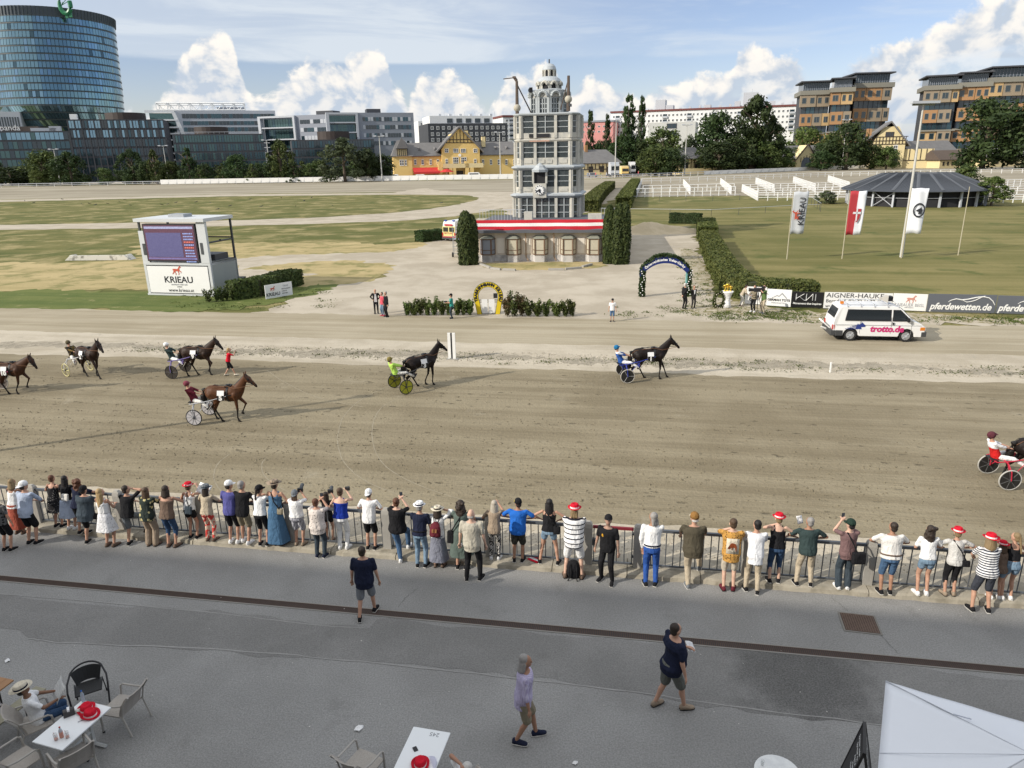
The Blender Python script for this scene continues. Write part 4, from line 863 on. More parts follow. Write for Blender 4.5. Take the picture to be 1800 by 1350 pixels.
BARK=mat('bark',(.11,.085,.06),.9,.3,4,.3)
def leaf_mesh(name,pts,nrm,size,m,rng,asp=1.5):
 n=len(pts);r=rng.normal(size=(n,3));a=np.cross(nrm+r*.55,rng.normal(size=(n,3)));a/=np.linalg.norm(a,axis=1)[:,None]+1e-9;nn=nrm+r*.45;nn/=np.linalg.norm(nn,axis=1)[:,None]+1e-9
 b=np.cross(nn,a);b/=np.linalg.norm(b,axis=1)[:,None]+1e-9;s=(size*rng.uniform(.6,1.35,n))[:,None]
 v=np.stack([pts-a*s*asp,pts-b*s*.8,pts+a*s*asp,pts+b*s*.8],1).reshape(-1,3).astype('f4')
 me=bpy.data.meshes.new(name);me.vertices.add(4*n);me.vertices.foreach_set('co',v.ravel());me.loops.add(4*n);me.loops.foreach_set('vertex_index',np.arange(4*n,dtype='i4'));me.polygons.add(n);me.polygons.foreach_set('loop_start',np.arange(0,4*n,4,dtype='i4'));me.update(calc_edges=True);me.materials.append(m);return me
def clumps(cs,rs,per,rng,sq=(1,1,1)):
 P_,N_=[],[]
 for c,r in zip(cs,rs):
  d=rng.normal(size=(per,3));d/=np.linalg.norm(d,axis=1)[:,None];k=rng.uniform(.55,1.05,per)[:,None];P_.append(np.array(c)+d*k*r*np.array(sq));N_.append(d)
 return np.concatenate(P_),np.concatenate(N_)
def crown(kind,seed,m):
 """unit crown: height 0..1, half width .5"""
 rng=np.random.default_rng(seed);cs,rs=[],[]
 if kind=='round':
  for i in range(60):
   z=rng.uniform(.04,.93);w=.44*math.sin(PI*min(1,(z*.92+.10)))**.6;a=rng.uniform(0,2*PI);k=math.sqrt(rng.uniform(.15,1));cs.append((w*k*math.cos(a),w*k*math.sin(a),z));rs.append(rng.uniform(.09,.17))
  p,n=clumps(cs,rs,62,rng);s=.023
 elif kind=='poplar':
  for i in range(70):
   z=rng.uniform(.0,.97);w=.42*(1-z)**.45*min(1,.35+z*3);a=rng.uniform(0,2*PI);k=math.sqrt(rng.uniform(.05,1));cs.append((w*k*math.cos(a),w*k*math.sin(a),z));rs.append(rng.uniform(.10,.17)*(1-.5*z))
  p,n=clumps(cs,rs,60,rng,(1,1,.45));s=.019
 elif kind=='cone':
  for i in range(70):
   z=rng.uniform(.0,.96);w=.48*(1-z)**.8;a=rng.uniform(0,2*PI);k=math.sqrt(rng.uniform(.2,1));cs.append((w*k*math.cos(a),w*k*math.sin(a),z));rs.append(rng.uniform(.06,.13)*(1.1-.6*z))
  p,n=clumps(cs,rs,55,rng,(1,1,.7));s=.021
 else:
  for i in range(76):
   z=rng.uniform(.02,.97);w=.49*math.sin(PI*min(1,(z*.85+.18)))**.7;a=rng.uniform(0,2*PI);k=math.sqrt(rng.uniform(.1,1));cs.append((w*k*math.cos(a),w*k*math.sin(a),z));rs.append(rng.uniform(.06,.12))
  p,n=clumps(cs,rs,52,rng);s=.021
 return leaf_mesh('crown',p,n,s,m,rng)
CROWN={}
def get_crown(kind,i,m):
 k=(kind,i,m.name)
 if k not in CROWN:CROWN[k]=crown(kind,hash((kind=='round',kind=='cone',i))%1000+i,m)
 return CROWN[k]
TRUNK=MB()
TRUNK.tube([(0,0,0),(.01,0,.3),(0,.01,.6),(.02,0,.95)],[.045,.034,.026,.010],7)
for _a in range(6):TRUNK.tube([(0,0,.35+.07*_a),(.14*math.cos(_a*2.1),.14*math.sin(_a*2.1),.5+.07*_a),(.26*math.cos(_a*2.1),.26*math.sin(_a*2.1),.62+.06*_a)],[.018,.013,.006],5)
TRUNK=TRUNK.mesh('trunk',BARK)
def tree(px,base,top,hw,kind,i,m,label,group=None,dY=0.0,z0=None,low=.06):
 X,Y=P(px,base);
 if dY:k=(Y+dY)/Y;X,Y=X*k,Y+dY
 lo,hi=0,400
 for _ in range(40):
  q=(lo+hi)/2
  if proj(X,Y,q)[1]>top:lo=q
  else:hi=q
 h=lo;w=2.75*hw*mpp(X,Y);t=thing('tree',label,'tree',(X,Y,0),random.uniform(0,6),group)
 tr=ob('trunk',TRUNK,t);tr.scale=(min(h,w*1.6),min(h,w*1.6),h*.9)
 c=ob('crown',get_crown(kind,i,m),t,(0,0,h*low));c.scale=(w,w,h*(1-low));return t
G1='trees along the office fronts';G2='trees behind the far rail'
row=[(22,326,292,34,'round',0,LF_DARK,'dark low tree at the left picture edge under the lettered office'),(83,326,266,27,'round',1,LF_MID,'broad green tree left of the first lamp mast'),(70,327,300,15,'round',2,LF_LIGHT,'small yellow green bush tree at the foot of the broad tree'),(128,326,268,27,'loose',0,LF_DARK,'dark spreading pine right of the first lamp mast'),(102,318,248,20,'round',3,LF_MID,'tree top rising behind the first lamp mast'),(186,325,296,13,'round',2,LF_MID,'small round tree alone before the blue topped office'),(238,324,264,21,'loose',1,LF_DARK,'tall dark pine left of the second lamp mast'),(262,324,283,14,'round',0,LF_DARK,'short dark tree tucked beside the tall pine'),(277,324,262,15,'cone',0,LF_MID,'light green pointed tree at the second lamp mast'),(304,323,284,15,'round',1,LF_MID,'round tree just right of the second lamp mast'),(336,323,258,17,'cone',1,LF_DARK,'tall dark conifer below the truss roof'),(354,323,290,9,'cone',2,LF_MID,'narrow young tree right of the tall conifer'),(374,322,294,10,'cone',0,LF_DARK,'narrow dark tree, third in the row of small ones'),(393,322,286,11,'cone',1,LF_MID,'small pointed tree beside the bushy round one'),(419,322,273,19,'round',2,LF_DARK,'bushy round tree in the middle of the office row'),(446,322,288,12,'cone',2,LF_MID,'small pointed tree right of the bushy round one'),(463,321,293,10,'cone',0,LF_DARK,'small dark tree left of the ladder like mast'),(497,321,248,20,'loose',2,LF_MID,'tall loose tree behind the ladder like mast'),(484,321,276,15,'round',3,LF_DARK,'dark tree in front of the tall loose one'),(519,321,283,11,'cone',1,LF_DARK,'slim dark tree right of the tall loose one'),(548,320,286,14,'round',0,LF_MID,'round tree left of the big willow'),(572,320,282,12,'cone',2,LF_MID,'slim tree touching the big willow'),(607,320,244,34,'loose',0,LF_PALE,'big grey green willow beside the yellow house'),(648,319,262,17,'round',1,LF_DARK,'dark tree between the big willow and the third mast'),(676,318,272,17,'round',3,LF_DARK,'dark tree at the left end of the yellow house')]
for r in row:tree(*r,group=G1)
row=[(1103,306,166,15,'poplar',0,LF_DARK,'tallest poplar, left of a close pair'),(1125,306,168,10,'poplar',1,LF_DARK,'slim poplar, right of a close pair'),(1037,306,193,9,'poplar',2,LF_DARK,'lone slim poplar in front of the pink flats, nearer the tower'),(1066,306,200,9,'poplar',1,LF_DARK,'lone slim poplar in front of the pink flats, farther from the tower'),(1062,305,246,24,'round',0,LF_DARK,'dark bushy tree behind the half timbered house near the tower'),(1100,306,238,26,'round',1,LF_DARK,'dark tree massed at the foot of the tallest poplar'),(1128,306,250,20,'round',2,LF_DARK,'dark tree left of the mast with twin lamps'),(1163,306,226,30,'round',3,LF_MID,'wide green tree left of the beige cube'),(1152,309,256,26,'round',0,LF_MID,'lower tree in front of the wide green one'),(1180,309,262,22,'round',1,LF_DARK,'dark tree left of the half timbered stable'),(1210,304,240,16,'loose',1,LF_PALE,'pale loose tree behind the stable roof'),(1254,303,200,32,'round',2,LF_DARK,'big dark tree right of the beige cube'),(1262,305,250,32,'round',3,LF_DARK,'dark round tree right of the half timbered stable'),(1290,304,238,26,'round',0,LF_DARK,'dark tree in the middle of the thick group'),(1322,302,172,35,'loose',2,LF_DARK,'tallest broad tree before the long white slab'),(1350,301,212,26,'loose',1,LF_DARK,'dark loose tree left of the brown apartments'),(1318,302,226,26,'round',1,LF_MID,'lighter tree at the foot of the tallest broad one'),(1346,302,256,22,'round',2,LF_MID,'sunlit round tree left of the gateway gable'),(1376,301,262,18,'round',3,LF_MID,'round tree touching the gateway gable'),(1412,294,222,26,'round',0,LF_LIGHT,'olive green crown in front of the brown apartments'),(1442,300,266,19,'round',1,LF_DARK,'dark round tree right of the gateway gable'),(1458,294,236,20,'round',2,LF_LIGHT,'light crown behind the stable roof'),(1486,299,216,29,'round',3,LF_DARK,'tall dark tree with the lamp mast in front of it'),(1530,298,254,19,'round',0,LF_MID,'small tree left of the tall cream house'),(1557,298,258,17,'round',1,LF_MID,'small tree in front of the tall cream house'),(1726,297,176,50,'round',2,LF_DARK,'huge dark tree rising before the right hand apartments'),(1798,296,184,42,'loose',0,LF_PALE,'huge greyish tree at the right picture edge')]
for r in row:tree(*r,group=G2)
for px in range(-8,690,15):
 if 155<px<215 or 265<px<290:continue
 y=326.5-px*.0115;tree(px+random.uniform(-5,5),y-1,random.uniform(281,300),random.uniform(9,14),random.choice(('round','cone','round')),random.randrange(3),random.choice((LF_DARK,LF_DARK,LF_MID)),'small dark tree of the thick belt before the dark glass offices','filler trees of the office belt',6)
for px in range(1048,1590,17):
 if 1085<px<1120 or 1395<px<1435 or 1560<px:continue
 y=308-(px-1048)*.02;tree(px+random.uniform(-6,6),y-2,random.uniform(246,272),random.uniform(15,20),'round',random.randrange(4),random.choice((LF_DARK,LF_DARK,LF_MID)),'dark tree of the thick belt between the stables','filler trees of the stable belt',14)
tree(1692,345,290,28,'loose',1,LF_MID,'green bushy tree behind the round dark shed');tree(1742,362,312,26,'loose',2,LF_LIGHT,'young tree at the right side of the round dark shed',low=.15)
tree(1452,358,336,16,'loose',0,LF_PALE,'pale shrub at the left wall of the round dark shed',low=0)
def thuja(px,base,top,hw,seed,label,lobes):
 X,Y=P(px,base);h=HT(px,base,top);w=hw*mpp(X,Y);rng=np.random.default_rng(seed);P_,N_=[],[];n=7000
 for lx,lr,lh in lobes:
  k=n//len(lobes);z=rng.uniform(0,1,k);a=rng.uniform(0,2*PI,k);r=lr*w*np.where(z<.45,.86+z*.31,np.sqrt(np.clip(1-((z-.45)/.56)**2.2,0,1)))*(1+.07*np.sin(a*5+z*9)+.05*np.sin(a*11-z*23))*rng.uniform(.86,1.04,k)
  P_.append(np.stack([lx*w+r*np.cos(a),r*np.sin(a),z*lh*h],1));N_.append(np.stack([np.cos(a),np.sin(a),.5+0*z],1))
 t=thing('thuja',label,'tree',(X,Y,0));ob('crown',leaf_mesh('crown',np.concatenate(P_),np.concatenate(N_),.075,LF_THUJA,rng,1.9),t)
 q=MB()
 for lx,lr,lh in lobes:q.loft([[(lx*w+lr*w*k*math.cos(a),lr*w*k*math.sin(a),z*lh*h) for a in [2*PI*i/9 for i in range(9)]] for z,k in((0,.7),(.3,.82),(.6,.80),(.8,.62),(.92,.36),(.97,.1))])
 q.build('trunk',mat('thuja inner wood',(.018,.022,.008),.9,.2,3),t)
thuja(823,465,371,19,1,'columnar thuja at the left end of the pavilion',((-.12,.82,1),(.45,.55,.93)))
thuja(1070,463,361,11,2,'slimmer columnar thuja, left of the pair at the right end of the pavilion',((0,1,1),))
thuja(1090,464,356,17,3,'broad columnar thuja, right of the pair at the right end of the pavilion',((-.25,.72,.98),(.35,.66,1)))
def hedge(label,pts,wid,hgt,seed,dens=260,size=.05,m=LF_HEDGE,world=False,name='hedge',group=None):
 pts=[Vector(p if world else P(*p)) for p in pts];rng=np.random.default_rng(seed);o=pts[0].copy();P_,N_=[],[];core=MB();rings=[]
 for i,p in enumerate(pts):
  d=(pts[min(i+1,len(pts)-1)]-pts[max(i-1,0)]).normalized();n=Vector((-d.y,d.x));w=wid*.46;q=p-o;e=d*(.05 if 0<i<len(pts)-1 else(.12 if i==0 else -.12))
  rings.append([(*(q+e+n*w),0),(*(q+e+n*w),hgt*.94),(*(q+e-n*w),hgt*.94),(*(q+e-n*w),0)])
 core.loft(rings)
 for a,b in zip(pts,pts[1:]):
  d=b-a;L=d.length;d=d/L;n=Vector((-d.y,d.x));N=int(L*(wid+2*hgt)*dens)
  s=rng.uniform(-.02,1.02,N);c=rng.uniform(0,wid+2*hgt,N);f=(c<hgt,c>hgt+wid)
  off=np.where(f[0],-wid/2,np.where(f[1],wid/2,c-hgt-wid/2));z=np.where(f[0],c,np.where(f[1],wid+2*hgt-c,hgt));bump=.05*np.sin(s*L*2.1)+rng.normal(0,.025,N)
  nx=np.where(f[0],-1,np.where(f[1],1,0.));nz=np.where(f[0]|f[1],.15,1.);off=off+nx*bump;z=np.maximum(.02,z+np.where(nz>.5,bump,0));x=a.x-o.x+d.x*s*L+n.x*off;y=a.y-o.y+d.y*s*L+n.y*off
  P_.append(np.stack([x,y,z],1));N_.append(np.stack([n.x*nx,n.y*nx,nz],1))
 for q,sg in((pts[0],-1),(pts[-1],1)):
  dd=((pts[1]-pts[0]) if sg<0 else(pts[-1]-pts[-2])).normalized()*sg;n=Vector((-dd.y,dd.x));N=int(wid*hgt*dens);off=rng.uniform(-wid/2,wid/2,N);z=rng.uniform(0,hgt,N)
  P_.append(np.stack([q.x-o.x+n.x*off+dd.x*rng.normal(0,.04,N),q.y-o.y+n.y*off+dd.y*rng.normal(0,.04,N),z],1));N_.append(np.tile([dd.x,dd.y,.1],(N,1)))
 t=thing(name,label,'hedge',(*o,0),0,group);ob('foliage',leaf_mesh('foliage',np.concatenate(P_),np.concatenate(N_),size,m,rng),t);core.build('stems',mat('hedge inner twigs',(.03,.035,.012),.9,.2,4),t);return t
hedge('long clipped hedge curving from the sand heap round to the advert boards',[(1244,428),(1252,448),(1262,470),(1276,496),(1296,517),(1330,527),(1380,530),(1432,531)],2.0,1.45,1,150,.075)
hedge('darker end block of clipped hedge behind the long curving one',[(1240,402),(1243,420)],2.4,1.5,9,120,.085)
hedge('short clipped hedge block behind the sand heap',[(1178,392),(1232,393)],1.3,1.5,2,150,.08,LF_DARK)
hedge('clipped hedge left of the path behind the clock tower',[(1036,372),(1046,356),(1058,343),(1072,331)],3.2,2.2,3,40,.17);hedge('clipped hedge right of the path behind the clock tower',[(1096,366),(1104,348),(1112,334),(1117,325)],3.0,2.2,4,40,.17)
hedge('low dark hedge block left of the ambulance',[(737,425),(774,421)],1.7,1.35,5,140,.08,LF_DARK)
hedge('bushy uneven hedge behind the slanted sign',[(408,526),(450,520),(490,508),(522,500)],1.5,1.35,6,130,.09,LF_MID)
ORD=['first','second','third','fourth','fifth','sixth','seventh','eighth','ninth','tenth','eleventh','twelfth','thirteenth']
def shrub(px,base,top,hw,seed,m,label,group,n=760):
 X,Y=P(px,base);h=HT(px,base,top);w=hw*mpp(X,Y);rng=np.random.default_rng(seed);t=thing('shrub',label,'shrub',(X,Y,0),0,group);st=MB();P_,N_=[],[]
 for i in range(7):
  a=rng.uniform(0,2*PI);r=w*rng.uniform(.3,1.2);hh=h*rng.uniform(.65,1.0);pts=[(0,0,0),(r*.5*math.cos(a),r*.5*math.sin(a),hh*.5),(r*math.cos(a),r*math.sin(a),hh)];st.tube(pts,[.018,.012,.006],4)
  k=n//7;z=rng.uniform(.15,1.02,k);c=np.array(pts[2])*z[:,None];d=rng.normal(size=(k,3));d/=np.linalg.norm(d,axis=1)[:,None];P_.append(c+d*w*.52*rng.uniform(.2,1,k)[:,None]);N_.append(d)
 st.build('stem',BARK,t);ob('leaves',leaf_mesh('leaves',np.concatenate(P_),np.concatenate(N_),.055,m,rng),t)
for i,px in enumerate((368,382,391,400)):shrub(px,531-i,507-i*2,8,20+i,LF_MID,ORD[i]+' young leafy shrub, counted from the scoreboard, in the row on its lawn','young shrubs by the scoreboard',300)
gl='shrubs left of the horseshoe arch';gr='shrubs right of the horseshoe arch'
for i,(px,top,hw,m) in enumerate(((716,532,7,LF_LIGHT),(728,527,9,LF_LIGHT),(739,526,9,LF_OLIVE),(752,533,8,LF_LIGHT),(764,524,9,LF_LIGHT),(777,529,8,LF_LIGHT),(789,531,8,LF_OLIVE),(804,528,7,LF_LIGHT),(815,525,8,LF_OLIVE),(826,525,8,LF_LIGHT))):shrub(px,554,top,hw,40+i,m,ORD[i]+' leafy shrub of the loose row ending at the horseshoe, counted towards the horseshoe',gl)
for i,(px,top,hw,m) in enumerate(((892,517,10,LF_BROWN),(904,514,13,LF_MID),(918,515,12,LF_BROWN),(930,522,11,LF_OLIVE),(944,529,10,LF_LIGHT),(960,524,9,LF_LIGHT),(978,530,11,LF_LIGHT),(994,529,8,LF_OLIVE),(1006,524,8,LF_OLIVE))):shrub(px,556,top,hw,60+i,m,ORD[i]+' leafy shrub of the thick row right of the horseshoe, counted away from it',gr)
def tufts(name,pts_fn,n,size,m,seed,label=None):
 rng=np.random.default_rng(seed);p=np.array([pts_fn(rng) for _ in range(n)]);nn=np.tile([0,0,.6],(n,1))+rng.normal(0,.6,(n,3));o=ob(name,leaf_mesh(name,p,nn,size,m,rng,1.4));tag(o,label,None,None,'stuff');return o
cl=[(random.uniform(-30,32),random.uniform(.8,2.9),random.uniform(.15,.8)) for _ in range(95)]
def med(rng):
 c=cl[rng.integers(len(cl))];x,y=uv(c[0]+rng.normal(0,c[2]),VTF+c[1]+rng.normal(0,.12));return x,y,.03+rng.uniform(0,.05)
tufts('weeds',med,3000,.03,LF_OLIVE,3)
def ker(rng):
 x,y=uv(rng.uniform(-18,16),VK+.42+abs(rng.normal(0,.06)));return x,y,.02+rng.uniform(0,.04)
cl2=[(*P(random.uniform(*a),random.uniform(*b)),random.uniform(.1,.5)) for a,b,k in(((300,590),(505,545),60),((1195,1260),(430,540),60),((1250,1420),(548,562),70),((1400,1800),(557,568),60),((1080,1300),(540,556),20)) for _ in range(k)]
def yard(rng):
 c=cl2[rng.integers(len(cl2))];return c[0]+rng.normal(0,c[2]),c[1]+rng.normal(0,c[2]),.02+rng.uniform(0,.04)
tufts('grass_tufts',yard,7500,.04,LF_LIGHT,5)
# ---------------------------------------------------------------- kerb, drain, rail
CONCR=mat('weathered kerb concrete',(.36,.325,.26),.9,.2,2.5,.5,30,col2=(.24,.215,.165),lo=.42,hi=.7)
POSTC=mat('grey concrete post',(.34,.325,.295),.9,.18,3,.3,40)
RAILM=mat('dark galvanised rail',(.115,.125,.14),.5,.2,5,metal=.3)
KH=.13
kerb=tag(ob('kerb',None,None,(*uv(0,VK),0),TA),kind='structure')
x=-24.0
while x<20:
 w=random.uniform(1.7,2.5);b=MB();n=10;prof=lambda i,d:(random.uniform(-.02,.02),random.uniform(-.012,.012))
 ring=[]
 for i in range(n+1):
  xx=x+(w-.02)*i/n;j,k=prof(i,0);ring.append([(xx,j,-.02),(xx,.03+j,KH*.75),(xx,.10+j,KH+k),(xx,.95,KH+.01+k*.5),(xx,.95,-.02)])
 b.loft(ring);b.build('kerb_stone',CONCR,kerb);x+=w
VRAIL=sum(to_uv(*P(px,py,KH))[1] for px,py in((683,966),(862,976),(1033,986),(1120,990),(1522,1031)))/5
def urail(px):
 lo,hi=-40,40
 for _ in range(50):
  m=(lo+hi)/2
  if proj(*uv(m,VRAIL),KH)[0]<px:lo=m
  else:hi=m
 return lo
RH=1.10
PU=[urail(p) for p in(70,218,361,515,683,862,1033,1120,1310,1522)]
PU=[PU[0]-5.0,PU[0]-2.5]+PU+[PU[-1]+2.6,PU[-1]+5.2]
b=MB();b.loft([[(s*.11,y,z) for s,y in((-1,-.09),(1,-.09),(1,.09),(-1,.09))] for z in(0,RH-.05)]+[[(s*.10,y,z) for s,y in((-1,-.07),(1,-.07),(1,.07),(-1,.07))] for z in(RH+.05,)]+[[(s*.05,y,RH+.11) for s,y in((-1,-.04),(1,-.04),(1,.04),(-1,.04))]]);post_me=b.mesh('concrete_post',POSTC)
for i,u in enumerate(PU):
 o=ob('concrete_post',post_me,None,(*uv(u,VRAIL),KH),TA);tag(o,(ORD+['last'])[min(i,13)]+' grey rounded concrete post of the spectators rail, counted from the scoreboard side','post','posts of the spectators rail')
 if i in(8,9):tag(o,('thick concrete gate post left of the red topped gate','pale concrete gate post right of the red topped gate')[i-8])
bar_me=MB().cyl((0,0,.06),(0,0,RH-.06),.014,n=6).mesh('bar',RAILM);REDR=mat('faded red gate rail',(.20,.02,.03),.5,.15,4)
for i,(a,c) in enumerate(zip(PU,PU[1:])):
 gate=i==8;t=thing('rail_gate' if gate else 'spectator_railing','barred gate with a red top rail between two concrete posts' if gate else 'barred grey railing between concrete posts, '+('beyond the picture, first bay','at the very edge, behind the cut off people','before the white capped man in a pale shirt','before the woman in the dotted dress','before the blonde woman in a patterned skirt','before the woman in the red hat and white top','before the woman in the long blue dress','before the woman in white trousers','x','before the man in bright blue trousers','before the dark green shirt and beige trousers','before the three women in white tops','outermost bay past the braided girl')[min(i,12)],'gate' if gate else 'railing',(*uv(a,VRAIL),KH),TA,None if gate else 'panels of the spectators rail')
 L=c-a;x0,x1=.12,L-.12;w=.03 if gate else .034
 MB().bx(x0,x1,-w,w,RH-.07,RH).build('top_rail',REDR if gate else RAILM,t);MB().bx(x0,x1,-.02,.02,.05,.09).build('bottom_rail',RAILM,t)
 n=max(3,round((x1-x0)/.19));
 for k in range(n+1):ob('bar',bar_me,t,(x0+.03+(x1-x0-.06)*k/n,0,0))
 if gate:MB().bx(x0-.02,x0+.1,-.05,.05,.55,.72).build('lock_box',DARKSTEEL,t);MB().bx(x1-.02,x1+.06,-.03,.03,.9,.96).bx(x1-.02,x1+.06,-.03,.03,.25,.31).build('hinge',DARKSTEEL,t)
DR=[to_uv(*P(*p)) for p in((0,1018),(640,1076),(1180,1118),(1800,1185))];VD=sum(p[1] for p in DR)/4
RUSTY=mat('rusty iron grating',(.085,.055,.042),.75,.3,8,metal=.2)
dr=tag(ob('drain_channel',None,None,(*uv(0,VD),0),TA),kind='structure');MB().bx(-20,16,-.10,.10,.003,.006).build('trough',BLACK,dr);MB().bx(-20,16,-.135,-.10,.0,.013).bx(-20,16,.10,.135,.0,.013).build('channel_edge',mat('pale channel edge',(.24,.23,.21),.85,.15,4),dr)
g=MB()
for i in range(24):g.bx(.015+i*.0415,.036+i*.0415,-.092,.092,.007,.014)
g.bx(0,.995,-.1,-.088,.007,.015);g.bx(0,.995,.088,.1,.007,.015);g=g.mesh('grate',RUSTY)
for k in range(36):ob('grate',g,dr,(-20+k,0,0))
M=P(1511,1096);t=thing('manhole_cover','rusty square checkered manhole cover in the asphalt','manhole cover',(*M,.002),TA-R(3));MB().bx(-.40,.40,-.36,.36,0,.012).build('frame',mat('pale manhole frame',(.2,.19,.17),.8,.2,5),t);MB().bx(-.36,.36,-.32,.32,.0,.016).build('plate',RUSTY,t)
g=MB()
for i in range(13):g.bx(-.34,.34,-.31+i*.051,-.295+i*.051,.016,.022)
for i in range(14):g.bx(-.34+i*.051,-.325+i*.051,-.31,.31,.016,.0215)
tag(g.build('checker_ribs',mat('worn iron ribs',(.17,.12,.095),.6,.25,6,metal=.3),t),kind='stuff')
# ---------------------------------------------------------------- far rail, masts, pens
SCRIB=mat('scribbled white board',(.74,.73,.70),.8,.1,.35,col2=(.50,.50,.49),lo=.52,hi=.72)
def far_fence(label,pts,hpx,step,boards=True,group=None):
 q=[Vector((*P(*p),0)) for p in pts];h=hpx*mpp(*q[0].to_tuple()[:2])*1.03;t=thing('far_rail',label,'fence',tuple(q[0]),0,group)
 for a,c in zip(q,q[1:]):
  L=(c-a).length;n=max(1,int(L/step));rz=math.atan2(c.y-a.y,c.x-a.x);w=L/n
  me=MB().bx(.06,w-.06,-.05,.05,.12*h,h).mesh('board',SCRIB) if boards else MB().bx(0,w,-.08,.08,h*.85,h).bx(0,w,-.06,.06,h*.4,h*.5).mesh('rail',LGREY);pm=MB().bx(-.07,.07,.06,.2,0,h*1.05).mesh('post',LGREY if boards else WHITE)
  for i in range(n):p=a.lerp(c,i/n)-q[0];ob('board' if boards else 'rail',me,t,tuple(p),rz);ob('post',pm,t,tuple(p),rz)
 return t
far_fence('thin grey rail along the far track, left of the white boards',[(-60,331),(283,324.5)],6,9,False)
far_fence('long run of scribbled white boards along the far track left of the tower',[(283,325),(690,318.5),(925,315)],8.5,4.6);far_fence('scribbled white boards along the far track before the stables',[(1238,308),(1480,297.5),(1650,293.5)],7,7)
far_fence('low rail along the far track right of the tower',[(1020,316),(1130,312.5),(1240,308)],7,5,False);far_fence('open white railing by the far track at the right picture edge',[(1700,293.5),(1850,290)],8,6,False)
def mast(base,top,label,heads=2,r=.16,group='floodlight masts around the track',cross=False):
 X,Y=P(*base);h=HT(*base,top);t=thing('lamp_mast',label,'lamp mast',(X,Y,0),0,group);MB().cyl((0,0,0),(0,0,h),r*1.3,r*.6,8).build('pole',mat('pale mast paint',(.50,.49,.45),.6,.1,.5),t)
 s=r/.16;MB().bar((-1.3*s,0,h-.2),(1.3*s,0,h-.2),.14*s).build('cross_arm',STEEL,t)
 for k in range(heads):x=(-1.2+2.4*k/max(1,heads-1))*s;MB().box((x,-.2,h),(.8*s,.7*s,.28*s)).build('lamp_head',LGREY,t)
 if cross:b=MB();[b.bar((-1.6,0,h*k),(1.6,0,h*k),.22) for k in(.62,.82,.93)];b.build('rung',LGREY,t)
 return t
for i,(b_,tp,nt) in enumerate((((107,326),262,'lamp mast before the broad tree at far left'),((297,322),256,'lamp mast before the white office block'),((477,320),246,'lamp mast with ladder like cross bars before the dark low office'),((672,319),239,'lamp mast left of the yellow house'),((880,314),232,'lamp mast before the right wing of the yellow house'),((1081,312),211,'lamp mast just right of the clock tower'),((1203,308.5),219,'twin headed lamp mast before the beige cube'),((1479,297.5),210,'lamp mast in front of the tall dark tree'))):mast(b_,tp,nt,2,.27,cross=(i==2))
mast((1584,452),180,'tall grey lamp mast rising in front of the round dark shed',4,.13)
def white_fence(label,pts,top,step=2.1,rails=3,group='white paddock fences',r=.075):
 q=[Vector((*P(*p),0)) for p in pts];h=HT(*pts[0],top);t=thing('paddock_fence',label,'fence',tuple(q[0]),0,group);b=MB();pm=MB().bx(-r,r,-r,r,0,h).mesh('post',WHITE)
 for a,c in zip(q,q[1:]):
  n=max(1,round((c-a).length/step))
  for i in range(n+(c==q[-1])):ob('post',pm,t,tuple(a.lerp(c,i/n)-q[0]))
 for k in range(rails):
  o=MB();z=h*(.96-k*.86/rails)
  for a,c in zip(q,q[1:]):o.bar(tuple(a-q[0]+Vector((0,0,z))),tuple(c-q[0]+Vector((0,0,z))),r*1.3)
  o.build('rail',WHITE,t)
white_fence('back white rail of the paddocks along the far track',[(1128,323),(1290,317),(1450,311),(1600,307),(1815,304)],314,4.2,2);white_fence('short white rail closing the paddocks at the left hedge',[(1128,323),(1119,347)],314,3,3)
white_fence('front white rail of the left paddocks',[(1119,347),(1292,343.5)],331,2.2,2);white_fence('second white rail of the left paddocks',[(1130,339),(1290,335)],326,2.6,2)
white_fence('slanting white divider nearest the left hedge',[(1201,326),(1213,342)],315,2.5,3);white_fence('slanting white divider in the middle of the left paddocks',[(1266,324),(1285,342)],313,2.5,3)
white_fence('slanting white side rail of the right paddocks',[(1304,337),(1332,353)],324,1.6,3);white_fence('front white rail of the right paddocks up to the round shed',[(1332,353),(1490,352)],338,2.0,3)
white_fence('middle white rail of the right paddocks',[(1305,337),(1490,333)],324,2.2,3);white_fence('inner white rail of the right paddocks',[(1318,345),(1490,342)],331,2.1,3)
white_fence('slanting white divider left in the right paddocks',[(1328,323),(1360,338)],312,2.4,3);white_fence('slanting white divider right in the right paddocks',[(1394,321),(1432,337)],310,2.4,3);white_fence('slanting white divider behind the round shed',[(1455,319),(1492,334)],308,2.4,3)
white_fence('front white rail right of the round shed',[(1728,357),(1815,356)],342,2.0,3);white_fence('middle white rail right of the round shed',[(1745,342),(1815,340)],328,2.0,3);white_fence('inner white rail right of the round shed',[(1735,331),(1815,328)],317,2.4,3)
def low_rail(label,pts,top):
 q=[Vector((*P(*p),0)) for p in pts];h=HT(*pts[0],top);t=thing('low_rail',label,'fence',tuple(q[0]));pm=MB().cyl((0,0,0),(0,0,h),.035,n=6).mesh('post',DARKSTEEL);b=MB()
 for a,c in zip(q,q[1:]):
  b.bar(tuple(a-q[0]+Vector((0,0,h))),tuple(c-q[0]+Vector((0,0,h))),.05);n=max(1,round((c-a).length/6.2))
  for i in range(n+1):ob('post',pm,t,tuple(a.lerp(c,i/n)-q[0]))
 b.build('rail',LGREY,t)
low_rail('thin pale rail across the lawn in front of the paddocks',[(1108,378),(1250,380),(1390,372),(1440,370)],367);low_rail('thin dark rail along the paddock edge',[(1112,355),(1300,352)],345);low_rail('short pale hand rail at the lawn steps',[(1426,360),(1442,372)],347)
